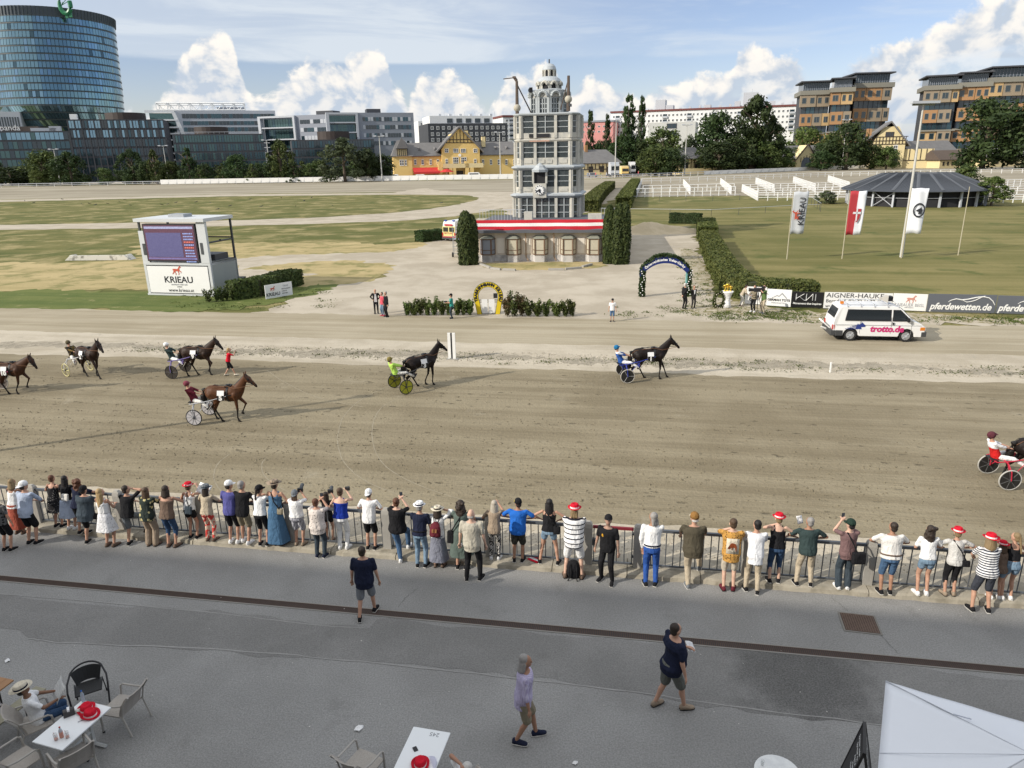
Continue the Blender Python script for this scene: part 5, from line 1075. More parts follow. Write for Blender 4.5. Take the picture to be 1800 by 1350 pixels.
# ---------------------------------------------------------------- round shed
def round_shed():
 X,Y=P(1604,366);u=mpp(X,Y);r=116*u;cy=Y+r;X*=cy/Y;he=HT(1604,366,336.5);t=thing('round_shed','round dark shed with a ribbed slate blue roof open in the middle','shed',(X,cy,0))
 N=20;dk=mat('dark shed boards',(.022,.022,.025),.8,.25,1.5);rf=mat('slate blue sheet roof',(.040,.046,.057),.5,.12,.6,.4,8,stretch=(1,1,1));rr=[(math.cos(2*PI*(i+.5)/N),math.sin(2*PI*(i+.5)/N)) for i in range(N)]
 MB().loft([[(r*.97*c,r*.97*s,z) for c,s in rr] for z in(0,he)]).build('wall',dk,t)
 zt=he+2.9;q=MB();q.loft([[(k*r*c,k*r*s,z) for c,s in rr] for k,z in((1.12,he-.15),(1.10,he+.05),(.52,zt),(.50,zt-.5))],cap=False);q.build('roof',rf,t)
 MB().loft([[(.5*r*c,.5*r*s,z) for c,s in rr] for z in(he,he+.4)]).build('inner_floor',dk,t)
 q=MB()
 for i in range(N*14):a=2*PI*i/(N*14);c,s=math.cos(a),math.sin(a);k=math.cos(PI/N)/math.cos(((a-PI/N)%(2*PI/N))-PI/N);q.bar((1.09*r*k*c,1.09*r*k*s,he+.08),(.53*r*k*c,.53*r*k*s,zt+.01),.07)
 tag(q.build('roof_ribs',rf,t),kind='stuff')
 sm=MB().bar((1.10*r,0,he+.1),(.52*r,0,zt+.05),.42,.12).mesh('roof_seam',mat('seam cap',(.075,.082,.094),.5,.1,1));pm=MB().bx(r*1.0,r*1.03,-.16,.16,0,he-.1).mesh('post',LGREY)
 for i in range(N):a=2*PI*(i+.5)/N;ob('roof_seam',sm,t,(0,0,0),a);ob('post',pm,t,(0,0,0),a)
 q=MB();[q.bar((r*.995*rr[i][0],r*.995*rr[i][1],z),(r*.995*rr[(i+1)%N][0],r*.995*rr[(i+1)%N][1],z),.07) for i in range(N) for z in(he*.55,he-.2)];q.build('girt',LGREY,t)
 q=MB()
 for i in(11,17):
  a,c=rr[i],rr[(i+1)%N]
  for z0,z1 in((.1,he-.3),(he-.3,.1)):q.bar((1.01*r*a[0],1.01*r*a[1],z0),(1.01*r*c[0],1.01*r*c[1],z1),.1)
 q.build('cross_brace',LGREY,t)
round_shed()
# ---------------------------------------------------------------- emblem, flags, boards
HORSE2D=[(-.50,.02),(-.46,.10),(-.52,.20),(-.40,.16),(-.34,.20),(-.20,.19),(.02,.17),(.14,.24),(.24,.40),(.30,.44),(.33,.49),(.35,.44),(.46,.33),(.43,.28),(.34,.32),(.28,.22),(.26,.10),(.30,.02),(.44,-.08),(.40,-.22),(.35,-.22),(.38,-.10),(.22,-.04),(.16,-.06),(.20,-.22),(.14,-.40),(.08,-.40),(.12,-.22),(.06,-.04),(-.14,-.03),(-.22,-.12),(-.12,-.26),(-.16,-.40),(-.22,-.40),(-.20,-.27),(-.32,-.12),(-.40,-.22),(-.52,-.34),(-.56,-.30),(-.44,-.14),(-.40,.0),(-.44,.08)]
def emblem(m,parent,loc,size,rz=0.0,rot=None,name='emblem'):
 b=MB();b.add([(x*size,-.003,z*size) for x,z in HORSE2D],[tuple(range(len(HORSE2D)))]);o=b.build(name,m,parent,loc,rz)
 import bmesh
 bm=bmesh.new();bm.from_mesh(o.data);bmesh.ops.triangulate(bm,faces=bm.faces[:]);bm.to_mesh(o.data);bm.free()
 s=o.modifiers.new('thick','SOLIDIFY');s.thickness=.004
 if rot:o.rotation_euler=rot
 return o
INK=mat('dark ink',(.02,.022,.028),.6,.05,5);REDINK=mat('red ink',(.50,.09,.05),.6,.05,5);GREYINK=mat('grey ink',(.30,.31,.33),.6,.05,5);VINYL=mat('white banner vinyl',(.78,.78,.77),.5,.04,1.2,.12,2)
def wave_sheet(name,m,parent,w,h,amp,seed,n=14,k=10,col=None,taper=0.0):
 rs=random.Random(seed);a,c=rs.uniform(0,6),rs.uniform(0,6);b=MB();f=lambda x,z:amp*(x/w)*math.sin(x*5.2/w+a+z*.35)+amp*.5*math.sin(x*9/w+z*1.1+c)*(x/w);W_=lambda x,z:x*(1-taper*(1-z/h)*.2)
 vs=[(W_(w*i/n,h*j/k),f(w*i/n,h*j/k),h*j/k+.03*math.sin(9*i/n+c)) for j in range(k+1) for i in range(n+1)];fs=[(j*(n+1)+i,j*(n+1)+i+1,(j+1)*(n+1)+i+1,(j+1)*(n+1)+i) for j in range(k) for i in range(n)]
 b.add(vs,fs)
 if col:b.m=[col((q[0]%(n+1))/n,.5) for q in fs]
 o=b.build(name,m,parent,smooth=True);s=o.modifiers.new('thick','SOLIDIFY');s.thickness=.012;return o
FL1=mat('pale grey flag cloth',(.50,.52,.54),.7,.06,2);FL2=mat('flag red cloth',(.46,.045,.055),.7,.08,2);FL3=mat('white flag cloth',(.74,.76,.80),.7,.05,2)
def flag_pole(px,base,top,label):X,Y=P(px,base);h=HT(px,base,top);t=thing('flag_pole',label,'flagpole',(X,Y,0),0,'flagpoles on the lawn');MB().cyl((0,0,0),(0,0,h),.055,.035,7).build('pole',mat('bamboo coloured pole',(.42,.38,.27),.6,.1,1),t);return X,Y,h
def flag(label,X,Y,z0,h,w,m,seed,rz=-.1,col=None):t=thing('flag',label,'flag',(X+.06,Y-.02,z0),rz);wave_sheet('cloth',m,t,w,h,.10,seed,col=col,taper=.6);return t
X,Y,h=flag_pole(1383,456,336,'pole carrying the grey lettered flag');fh=h-HT(1383,456,412)-.1;f=flag('tall pale grey flag with lettering turned sideways and a red horse',X,Y,h-fh-.05,fh,1.45,FL1,1)
letter('KRIEAU',INK,f,(.92,-.16,fh*.54),.80,rot=(0,-PI/2,0),bold=.012,space=1.05,sx=.95);emblem(REDINK,f,(.42,-.15,fh*.46),.95,rot=(0,-PI/2,0))
X,Y,h=flag_pole(1480,455,335,'pole carrying the red and white flag');fh=h-HT(1480,455,413)-.05;f=flag('red and white upright flag with a white cross on a red shield',X,Y,h-fh-.05,fh,1.55,[FL2,FL3],2,col=lambda x,z:0 if x<.5 else 1)
b=MB();b.mi=0;b.extr([(.62,fh*.36),(.80,fh*.29),(1.05,fh*.38),(1.15,fh*.60),(.62,fh*.60)],-.15,-.12);b.mi=1;b.bx(.70,.82,-.17,-.14,fh*.33,fh*.61);b.bx(.40,1.12,-.17,-.14,fh*.485,fh*.53);b.build('shield',[FL2,FL3],f)
X,Y,h=flag_pole(1584,454,330,'pole carrying the white flag beside the tall lamp mast');fh=HT(1584,454,333)-HT(1584,454,412);f=flag('white flag with a round dark horse head seal',X,Y,h-fh-.05,fh,1.5,FL3,3,rz=-.35)
b=MB();cx,cz=.85,fh*.52
for i in range(28):a0,a1=2*PI*i/28,2*PI*(i+1)/28;q=lambda a,r:(cx+r*.52*math.cos(a),-.16,cz+r*.68*math.sin(a));b.add([q(a0,.78),q(a1,.78),q(a1,1),q(a0,1)],[(0,1,2,3)])
b.add([(cx+x*.5,-.165,cz+z*.6) for x,z in((-.1,-.6),(.5,-.55),(.6,0),(.35,.5),(.1,.3),(-.5,.0),(-.45,-.2),(-.05,-.1))],[(0,1,2,3),(0,3,4,7),(4,5,6,7)]);b.build('seal',INK,f)
flag_pole(1684,449,328,'bare pole on the lawn, the only one without a flag')
LGB=mat('board grey vinyl',(.115,.125,.145),.5,.06,.5);BLK=mat('board black vinyl',(.012,.012,.014),.45,.05,1)
def advert(label,p0,p1,htop,m,group='advertising boards'):
 A=Vector((*P(*p0),.06));B=Vector((*P(*p1),.06));d=B-A;L=d.length;rz=math.atan2(d.y,d.x);h=HT(p0[0],p0[1],htop);t=thing('advert_board',label,'advert board',tuple(A),rz,group)
 MB().bx(.01,L-.01,0,.05,0,h).build('panel',m,t);b=MB();[b.bar((x,.08,-.06),(x,.45,-.06),.05) for x in(.2,L-.2)];[b.bar((x,.08,h*.8),(x,.45,-.05),.04) for x in(.2,L-.2)];b.build('prop',DARKSTEEL,t);return t,L,h
F=-.008
t,L,h=advert('plain white board behind the television camera, left end of the row',(1308,535),(1346,537),505,VINYL);letter('GO',INK,t,(.55,F,h*.25),.30,bold=.01)
t,L,h=advert('white board with a grey hill drawing and two words below',(1346,538),(1389.5,541),509,VINYL);letter('GERMAN TOTE',INK,t,(L/2,F,h*.36),.215,bold=.008);letter('PFERDEWETTEN',GREYINK,t,(L/2,F,h*.18),.13)
b=MB();b.extr([(L*.2,h*.48),(L*.42,h*.66),(L*.5,h*.62),(L*.62,h*.82),(L*.84,h*.48),(L*.8,h*.46),(L*.62,h*.72),(L*.5,h*.55),(L*.42,h*.6),(L*.24,h*.46)],F,0);b.build('drawing',GREYINK,t)
t,L,h=advert('black board with bold angular white letters',(1390,541),(1446,543),514,BLK);b=MB();s=h*.42;x=L*.14;z=h*.46;w=.13*s/.4
def stroke(a,c,wd=.11):b.bar((x+a[0]*s,F-.003,z+a[1]*s),(x+c[0]*s,F-.003,z+c[1]*s),wd*s*1.5,.02)
for a,c in(((0,0),(0,1)),((0,.25),(1.1,1)),((.45,.55),(1.15,0)),((1.15,0),(1.45,.0)),((1.45,0),(1.45,1)),((1.45,0),(2.35,1)),((2.35,1),(2.35,0)),((2.75,1),(2.75,0)),((2.0,.6),(2.3,1))):stroke(a,c)
b.build('lettering',WHITE,t);letter('Movement that inspires',WHITE,t,(L/2,F,h*.25),.19,bold=.004)
t,L,h=advert('long white board with black capitals and a phone number, partly behind the van',(1446.5,543),(1566,546),515,VINYL);letter('AIGNER-HAUKE',INK,t,(.12,F,h*.80),.44,align='LEFT',sx=1.15);letter('Berndorf  02672 / 877 42',INK,t,(.12,F,h*.46),.34,align='LEFT');letter('www.aigner-hauke.at',INK,t,(.12,F,h*.14),.33,align='LEFT')
t,L,h=advert('white board with a pale red horse emblem and thin capitals',(1566.5,546),(1627,548.5),517,VINYL);emblem(mat('pale red ink',(.55,.25,.20),.6),t,(L/2+.1,F,h*.66),h*.55);letter('KRIEAUER BEISL',GREYINK,t,(L/2,F,h*.32),.30,sx=.85);letter('WIRTSHAUS',GREYINK,t,(L/2,F,h*.17),.10)
for i,(a,c) in enumerate((((1627.5,549),(1748,552)),((1749,552),(1872,556)))):
 t,L,h=advert(('dark grey board with white italic web address, nearer the van','dark grey board with white italic web address, cut by the picture edge')[i],a,c,(518,521)[i],LGB);letter('pferdewetten.de',WHITE,t,(L*.49,F,h*.30),.60,bold=.016,shear=.25,sx=.90)
 b=MB();pts=[(L*.30+x,F-.005,h*z) for x,z in((0,.56),(.15,.66),(.45,.75),(.8,.70),(1.15,.74),(1.6,.85),(2.0,.90),(2.35,.84),(2.6,.66),(2.75,.45))];b.tube(pts,[.01,.02,.03,.035,.035,.035,.03,.03,.03,.02],5);b.tube([(L*.30+x,F-.005,h*z) for x,z in((.85,.68),(1.1,.58),(1.35,.62),(1.6,.70),(1.9,.86),(2.1,.93))],.024,5);b.build('emblem',WHITE,t)
# ---------------------------------------------------------------- scoreboard
def scoreboard():
 A=Vector((*P(262,518),0));B=Vector((*P(378,521),0));d=B-A;L=d.length;rz=math.atan2(d.y,d.x);D=3.6;H1=HT(262,518,461);H2=HT(262,518,384);t=thing('scoreboard','white scoreboard tower with a purple video screen over a lettered banner','scoreboard',tuple(A),rz)
 FR=mat('scoreboard frame paint',(.55,.57,.58),.5,.06,.8)
 MB().bx(0,L,.12,D,0,H1).build('base',mat('grey green base sheet',(.30,.32,.31),.6,.1,.8),t);q=MB()
 for x in(0,L-.22):q.bx(x,x+.22,-.02,.2,0,H1-.2);q.bx(x,x+.22,D-.2,D+.02,0,H1-.2)
 q.bx(0,L,-.03,.3,H1-.2,H1);q.bx(0,L,D-.2,D+.03,H1-.2,H1);q.bx(0,.22,.3,D-.2,H1-.2,H1);q.bx(L-.22,L,.3,D-.2,H1-.2,H1);q.bx(-.05,L+.05,-.06,.3,0,.14);q.build('base_frame',FR,t)
 MB().bx(.28,L-.28,-.06,-.03,.22,H1-.28).build('banner',VINYL,t);y=-.07
 letter('KRIEAU',INK,t,(L/2,y,H1*.48),.72,bold=.012,sx=1.1);emblem(REDINK,t,(L/2,y,H1*.76),.85);letter('RENNBAHN WIEN 1878',GREYINK,t,(L/2,y,H1*.335),.14);letter('*****',INK,t,(L/2,y,H1*.255),.22);letter('www.krieau.at',INK,t,(L/2+.1,y,H1*.165),.40)
 q=MB();q.bx(-.1,L+.1,-.25,D+.1,H2-.26,H2);q.build('roof',FR,t);q=MB()
 for x in(.02,L-.16):q.bx(x,x+.14,D-.14,D,H1,H2-.26)
 q.bx(.02,.16,.05,.19,H1,H2-.26);q.bx(L-.16,L-.02,D*.5,D*.5+.1,H1+1.6,H1+1.7);q.bar((L-.1,.2,H1+(H2-H1)*.45),(L-.1,D,H1+(H2-H1)*.45),.1);q.bar((.1,D-.1,H1+1.7),(L-.1,D-.1,H1+1.7),.08);q.build('rear_frame',DARKSTEEL,t)
 MB().bx(L-.75,L,-.05,.22,H1,H2-.26).build('front_post',FR,t);MB().bx(.0,.62,-.02,.2,H1,H1+(H2-H1)*.72).build('front_post',FR,t);MB().bx(L-.62,L-.40,-.08,-.05,H1+.7,H1+1.6).build('vent',DARKSTEEL,t);MB().bx(.22,.44,-.05,-.02,H1+.6,H1+1.5).build('vent',DARKSTEEL,t)
 x0,x1,z0,z1=.55,L-.85,H1+.12,H2-.42;sc=MB().bx(x0,x1,-.12,.35,z0,z1).build('screen',mat('screen surround',(.03,.025,.03),.5,.1,2),t)
 def scr(name,col,e,sc_=9.0,c2=None):return mat(name,col,.5,.5,sc_,emit=e*.3,col2=c2,lo=.40,hi=.60)
 MB().bx(x0+.10,x1-.10,-.135,-.12,z0+.1,z1-.1).build('display',scr('maroon screen ground',(.10,.04,.07),.55),sc);dx=x1-x0
 MB().bx(x0+.22,x0+dx*.72,-.145,-.135,z0+.35,z1-.68).build('display',scr('violet screen field',(.07,.065,.18),.42,22,(.12,.115,.25)),sc);MB().bx(x0+.16,x1-.2,-.145,-.135,z1-.38,z1-.2).build('display',scr('pale screen bar',(.30,.32,.50),.6),sc);MB().bx(x0+.16,x1-.2,-.145,-.135,z0+.16,z0+.3).build('display',scr('violet screen bar',(.16,.13,.30),.6),sc)
 q=MB();TXT=scr('blue screen text',(.25,.32,.62),.8);TX2=scr('red screen text',(.60,.14,.10),.8)
 for i in range(11):
  z=z1-.80-i*.22;q=MB();xx=x0+dx*.76
  while xx<x1-.30:w=random.uniform(.06,.16);q.bx(xx,xx+w,-.145,-.135,z,z+.10);xx+=w+.04
  q.build('display_text',TX2 if i in(3,5) else TXT,sc)
 MB().bx(L*.35,L*.58,D*.3,D*.6,H2,H2+.25).build('roof_box',STEEL,t);MB().bx(.5,L-.5,D*.4,D*.9,H1,H1+.5).build('cabinet',DARKSTEEL,t)
scoreboard()
A=Vector((*P(468,527),0));B=Vector((*P(515,519),0));d=B-A;L=d.length;t=thing('lawn_sign','white lettered sign standing slanted before the bushy hedge','sign',tuple(A),math.atan2(d.y,d.x));h=HT(468,527,502)
MB().bx(0,L,0,.05,.05,h).build('panel',VINYL,t);letter('KRIEAU',INK,t,(L*.28,-.006,h*.30),.36,bold=.008);emblem(REDINK,t,(L*.28,-.006,h*.68),.45);letter('TRAB',GREYINK,t,(L*.75,-.006,h*.78),.2)
[letter(s,INK,t,(L*.6,-.006,h*(.58-.16*i)),.13,align='LEFT') for i,s in enumerate(('RESTAURANT','EVENTS','RENNEN'))]
X,Y=P(427,506);t=thing('switch_box','small dark box with two pale doors on a thin post','box',(X,Y,0));h=HT(427,506,486);MB().bar((0,0,0),(0,0,h*.55),.09).build('post',DARKSTEEL,t);MB().bx(-.33,.33,-.14,.14,h*.5,h).build('case',DARKSTEEL,t);MB().bx(-.28,-.02,-.16,-.14,h*.58,h*.94).bx(.02,.28,-.16,-.14,h*.58,h*.94).build('door',LGREY,t)
A=Vector((*P(114,458),0));B=Vector((*P(229,457),0));d=B-A;L=d.length;t=thing('trough','long peeling white concrete trough on the dry grass','trough',tuple(A),math.atan2(d.y,d.x));b=MB();b.extr([(0,0),(L,0),(L-.7,.55),(.7,.55)],0,.25);b.extr([(0,0),(.9,0),(.7,.55),(.5,.55)],.25,1.2);b.extr([(L-.9,0),(L,0),(L-.5,.55),(L-.7,.55)],.25,1.2);b.build('body',mat('peeling whitewash',(.62,.60,.54),.9,.2,1.5,.2,col2=(.25,.24,.21),lo=.5,hi=.66),t)
# ---------------------------------------------------------------- garland arch, horseshoe, finish post
def glyphs(b,s,place,size,m=None,**kw):
 for i,c in enumerate(s):
  if c==' ':continue
  me=text_mesh(c,size,**kw);b.M=place(i,len(s));b.add([v.co for v in me.vertices],[tuple(p.vertices) for p in me.polygons])
 b.M=None
def garland_arch():
 A=Vector((*P(1128,521),0));B=Vector((*P(1205,520),0));d=B-A;L=d.length;t=thing('garland_arch','green garland arch with white flowers and a blue lettered top','arch',tuple(A),math.atan2(d.y,d.x));h=HT(1165,521,452);hs=HT(1128,521,482);w=.42
 BL=mat('deep blue banner',(.012,.028,.16),.5,.06,2);q=MB();pts=[(-w/2+(L+w)*i/20,hs-.1+(h-.25-hs)*(1-abs(2*i/20-1)**2.2)) for i in range(21)]
 q.loft([[(x,-.14,z-.10),(x,.14,z-.10),(x,.14,z+.42),(x,-.14,z+.42)] for x,z in pts]);q.build('banner',BL,t)
 q=MB();[q.bx(x-.06,x+.06,-.08,.08,0,hs+.2) for x in(0,L)];q.build('post',mat('turquoise post',(.18,.42,.40),.6,.1,2),t)
 rng=np.random.default_rng(5);P_=[]
 for x in(0,L):n=1500;P_.append(np.stack([x+(rng.uniform(-.22,.22,n) if x==0 else rng.uniform(.06,.36,n)),rng.uniform(-.22,.22,n),rng.uniform(0,hs+.3,n)],1))
 n=1300;k=rng.uniform(0,1,n);xx=-w/2+(L+w)*k;zz=hs+.32+(h-.25-hs)*(1-np.abs(2*k-1)**2.2);P_.append(np.stack([xx,rng.uniform(-.2,.2,n),zz+rng.uniform(-.08,.22,n)],1));p=np.concatenate(P_)
 ob('garland',leaf_mesh('garland',p,rng.normal(size=p.shape),.055,LF_DARK,rng),t);q=MB();[q.ball((x+(.2 if x else 0)+random.uniform(-.16,.16),-.24,.15+z*(hs+.1)/11),.045,6,4) for x in(0,L) for z in range(12)];tag(q.build('flowers',WHITE,t),kind='stuff')
 s='Österreichisches Traber-Derby';q=MB()
 def pl(i,n):k=.12+.76*i/(n-1);f=k*20;j=min(19,int(f));a,c=pts[j],pts[j+1];g=f-j;return Matrix.Translation((lerp(a[0],c[0],g),-.15,lerp(a[1],c[1],g)+.16))@Matrix.Rotation(-math.atan2(c[1]-a[1],c[0]-a[0]),4,'Y')
 glyphs(q,s,pl,.24,bold=.012);q.build('lettering',WHITE,t)
garland_arch()
def horseshoe():
 A=Vector((*P(859,552),0));u=mpp(A.x,A.y,1);h=HT(859,552,496);ro=25.5*u;zc=h-ro;t=thing('horseshoe_sign','giant yellow horseshoe sign with black lettering around two white boards','sign',tuple(A),TA*.3);ri=ro*.70;YL=mat('sign yellow',(.70,.52,.02),.5,.06,1);GR=mat('dark green sign rim',(.02,.05,.025),.5,.1,2);o,i_=[],[]
 for k in range(41):a=R(205-230*k/40);o.append((ro*math.cos(a),zc+ro*math.sin(a)));i_.append((ri*math.cos(a),zc+ri*math.sin(a)))
 fx=ro*.60;o=[(-fx-.17,0)]+o+[(fx+.17,0)];i_=[(-fx+.12,0)]+i_+[(fx-.12,0)]
 q=MB();q.loft([[(a[0],-.05,a[1]),(a[0],.05,a[1]),(c[0],.05,c[1]),(c[0],-.05,c[1])] for a,c in zip(o,i_)]);q.build('face',YL,t);q=MB();[q.tube([(x,.0,z) for x,z in r_],.035,5) for r_ in(o,i_)];q.build('rim',GR,t)
 q=MB();s='TRABRENNBAHN KRIEAU';rm=(ro+ri)/2
 def pl(i,n):a=R(196-212*i/(n-1));return Matrix.Translation((rm*math.cos(a),-.06,zc+rm*math.sin(a)))@Matrix.Rotation(a-PI/2,4,'Y')@Matrix.Identity(4)
 def pl2(i,n):a=R(196-212*i/(n-1));return Matrix.Translation((rm*math.cos(a),-.06,zc+rm*math.sin(a)))@Matrix.Rotation(-(a-PI/2),4,'Y')
 glyphs(q,s,pl2,.27,bold=.02);q.build('lettering',BLACK,t)
 for x in(-.27,.22):MB().bx(x-.20,x+.20,.02,.08,.05,h*.46).build('white_board',VINYL,t)
 MB().bx(-.5,.5,.0,.12,0,.06).build('sill',POSTC,t);MB().bx(.36,.62,-.02,.2,h*.50,h*.64).build('speaker_box',BLACK,t);q=MB();[q.bx(-.75,.75,.1,.14,h*.36+.14*k,h*.36+.14*k+.04) for k in(0,1)];q.build('cross_bar',DARKSTEEL,t)
horseshoe()
A=Vector((*P(795,632),.0));h=HT(795,632,587)+.05;t=thing('finish_post','white finish board with a black upright stripe on the median','post',tuple(A),-.1);MB().bx(-.20,-.045,-.05,.05,0,h).bx(.045,.20,-.05,.05,0,h).build('white_board',WHITE,t);MB().bx(-.045,.045,-.02,.03,0,h).build('stripe',BLACK,t);MB().bx(-.3,.3,-.15,.15,0,.06).build('foot',POSTC,t)
A=P(1459,655);o=MB().bx(-.03,.03,-.03,.03,0,HT(1459,655,637)).build('marker_stake',WHITE,None,(*A,0));tag(o,'thin white stake on the stony median below the van','stake')
def heap():
 c=Vector(P(1150,408));rng=np.random.default_rng(4);b=MB();nx,ny=46,22;wx,wy=7.4,4.6;f=lambda x,y:max(0,1.35*math.exp(-((x+.9)/2.4)**2-(y/1.9)**2)+.75*math.exp(-((x-3)/2.6)**2-((y+.2)/1.6)**2)+.5*math.exp(-((x+4.2)/1.8)**2-(y/1.6)**2)-.03)*(1+.10*math.sin(x*3)*math.sin(y*4))+rng.normal(0,.012)
 vs=[(-wx+2*wx*i/nx,-wy+2*wy*j/ny,f(-wx+2*wx*i/nx,-wy+2*wy*j/ny)-.02) for j in range(ny+1) for i in range(nx+1)];b.add(vs,[(j*(nx+1)+i,j*(nx+1)+i+1,(j+1)*(nx+1)+i+1,(j+1)*(nx+1)+i) for j in range(ny) for i in range(nx)])
 o=b.build('sand_heap',ground_mat('heaped sand',(.47,.39,.26),(.54,.45,.31),patch=.5,ds=1,speck=.3,bump=.5,bsc=6,along=False),None,(c.x,c.y,0),smooth=True);tag(o,'pale sand heap at the end of the gravel yard','sand heap')
heap()
b=MB();
for(x0,y0),(x1,y1) in(((845,466),(862,472)),((863,473),(880,475)),((884,475),(906,476)),((964,475),(992,475)),((994,474),(1022,472)),((1024,470),(1040,466))):
 A,B=Vector(P(x0,y0)),Vector(P(x1,y1));q=MB();dd=B-A;q.bx(0,dd.length,-.12,.12,0,.18);o=q.build('stone_edging',POSTC,None,(A.x,A.y,0),math.atan2(dd.y,dd.x));tag(o,ORD[len([1 for c in COL.objects if c.name.startswith('stone_edging')])-1]+' broken edging block before the pavilion, counted from the thuja end','edging block','edging blocks before the pavilion')
X,Y=P(797,452);t=thing('platform_cart','steel stair cart on a dark wheel beside the left thuja','cart',(X,Y,0));h=HT(797,452,397);b=MB()
for x in(0,.75):b.bar((x,0,.25),(x,0,h),.05);b.bar((x,1.4,.25),(x,1.4,h*.6),.05)
for k in range(8):b.bar((0,0,.4+k*h/9),(.75,0,.4+k*h/9),.04)
b.bar((0,0,h*.6),(0,1.4,h*.6),.05);b.bar((.75,0,h*.6),(.75,1.4,h*.6),.05);b.bx(0,.75,0,1.4,h*.55,h*.58);b.build('frame',STEEL,t);MB().cyl((-.14,.1,.26),(.04,.1,.26),.26,n=14).build('wheel',BLACK,t)
# ---------------------------------------------------------------- vehicles
VANW=mat('van white paint',(.74,.74,.73),.3,.03,1.5,spec=.6);TYRE=mat('tyre rubber',(.02,.02,.021),.8,.15,8);RIMM=mat('wheel silver',(.42,.43,.44),.4,.08,6,metal=.5);BUMP=mat('dark bumper plastic',(.05,.052,.055),.6,.1,4);REDL=mat('red lamp lens',(.45,.02,.02),.3,.1,4);AMB=mat('amber lens',(.62,.20,.02),.3,.1,4)
CARGL=glassy('car glass',(.02,.025,.03),.12,.05)
def wheel(t,x,y,r,w=.2,out=-1):
 wl=MB().cyl((x,y-w/2,r),(x,y+w/2,r),r,n=24).build('wheel',TYRE,t,bevel=.02);yo=y+out*(w/2+.004);b=MB();b.cyl((x,yo,r),(x,yo-out*.03,r),r*.66,r*.70,20);b.build('rim',RIMM,wl)
 b=MB();b.cyl((x,yo+out*.012,r),(x,yo,r),r*.2,n=10);[b.bar((x+r*.22*math.cos(a),yo+out*.006,r+r*.22*math.sin(a)),(x+r*.58*math.cos(a),yo+out*.006,r+r*.58*math.sin(a)),r*.16,.012) for a in [2*PI*k/8 for k in range(8)]];b.build('hub',LGREY,wl)
def van():
 X,Y=P(1533,594);t=thing('van','white passenger van with magenta lettering and loudspeakers on its roof rack','van',(X,Y,.012),TA+R(.5));yz=lambda z:.93 if z<1.15 else .93-(z-1.15)*.19
 ar=lambda cx:[(cx+.41*math.cos(a),.34+.41*math.sin(a)) for a in [PI-PI*k/10 for k in range(11)]]
 pf=[(-2.42,.42),(-2.44,.95),(-2.36,1.35),(-2.16,1.88),(-1.98,1.96),(.70,1.98),(1.00,1.92),(1.74,1.20),(2.18,1.02),(2.36,.86),(2.38,.40),(2.2,.30)];bt=[(1.86,.30)]+list(reversed(ar(1.45)))+[(1.0,.30),(-1.0,.30)]+list(reversed(ar(-1.47)))+[(-1.95,.34)]
 pf=pf+bt;b=MB();n=len(pf);vs=[(x,-yz(z),z) for x,z in pf]+[(x,yz(z),z) for x,z in pf];b.add(vs,[tuple(range(n-1,-1,-1)),tuple(range(n,2*n))]+[(i,(i+1)%n,n+(i+1)%n,n+i) for i in range(n)]);b.build('body',VANW,t,bevel=.035)
 MB().bx(-2.2,2.15,-.80,.80,.26,.62).build('underbody',BLACK,t);b=MB()
 for y in(-.72,.72):
  for x in(-1.47,1.45):wheel(t,x,y*1.06,.335,.21,-1 if y<0 else 1)
 def pane(name,pts,s=-1):q=MB();q.loft([[(x,s*(yz(z)+.006),z) for x,z in pts],[(x,s*(yz(z)-.02),z) for x,z in pts]]);return q.build(name,CARGL,t)
 sg=[(-1.78,1.22),(.52,1.22),(.52,1.76),(-1.66,1.76)];dg=[(.68,1.22),(1.58,1.22),(1.02,1.76),(.68,1.76)]
 q=MB();[q.loft([[(x,-(yz(z)+.003),z) for x,z in p],[(x,-(yz(z)-.02),z) for x,z in p]]) for p in([(-1.84,1.18),(.57,1.18),(.57,1.80),(-1.72,1.80)],[(.64,1.18),(1.67,1.18),(1.03,1.80),(.64,1.80)])];q.build('window_seal',BLACK,t)
 for s in(-1,1):pane('side_window',sg,s);pane('door_window',dg,s)
 q=MB();q.loft([[(1.715+.012,y,1.24),(1.04+.012,y*.92,1.89)] for y in(-.80,.80)],cap=False,closed=False);o=q.build('windscreen',CARGL,t);o.modifiers.new('thick','SOLIDIFY').thickness=.01
 q=MB();q.loft([[(-2.40,y,1.30),(-2.20,y*.92,1.80)] for y in(-.74,.74)],cap=False,closed=False);o=q.build('rear_window',CARGL,t);o.modifiers.new('thick','SOLIDIFY').thickness=.015
 MB().bx(-2.55,-2.30,-.95,.95,.30,.62).bx(-2.3,-1.9,-.955,-.88,.30,.62).build('rear_bumper',BUMP,t,bevel=.03);MB().bx(2.2,2.48,-.94,.94,.32,.60).build('front_bumper',BUMP,t,bevel=.03);MB().bx(2.30,2.42,-.5,.5,.66,.84).build('grille',BLACK,t)
 for s in(-1,1):MB().bx(-2.47,-2.36,s*.84-.08,s*.84+.08,.66,.92).build('tail_light',REDL,t);MB().bx(2.25,2.40,s*.74-.18,s*.74+.12,.68,.86).build('headlight',glassy('lamp glass',(.6,.6,.6),0,.1),t);MB().bx(2.12,2.36,s*.87-.07,s*.87+.07,.68,.86).build('indicator',AMB,t);MB().box((1.42,s*1.03,1.28),(.10,.18,.22)).build('mirror',BLACK,t)
 q=MB();[q.bx(x-.008,x+.008,-.936,-.92,.45,1.18) for x in(.60,-1.02,1.66)];q.bx(-2.3,2.2,-.936,-.92,.93,.945);q.build('door_seam',mat('seam shadow gap',(.25,.25,.25),.7,.05,5),t);MB().bx(.66,.74,-.96,-.93,.98,1.10).build('door_handle',BLACK,t)
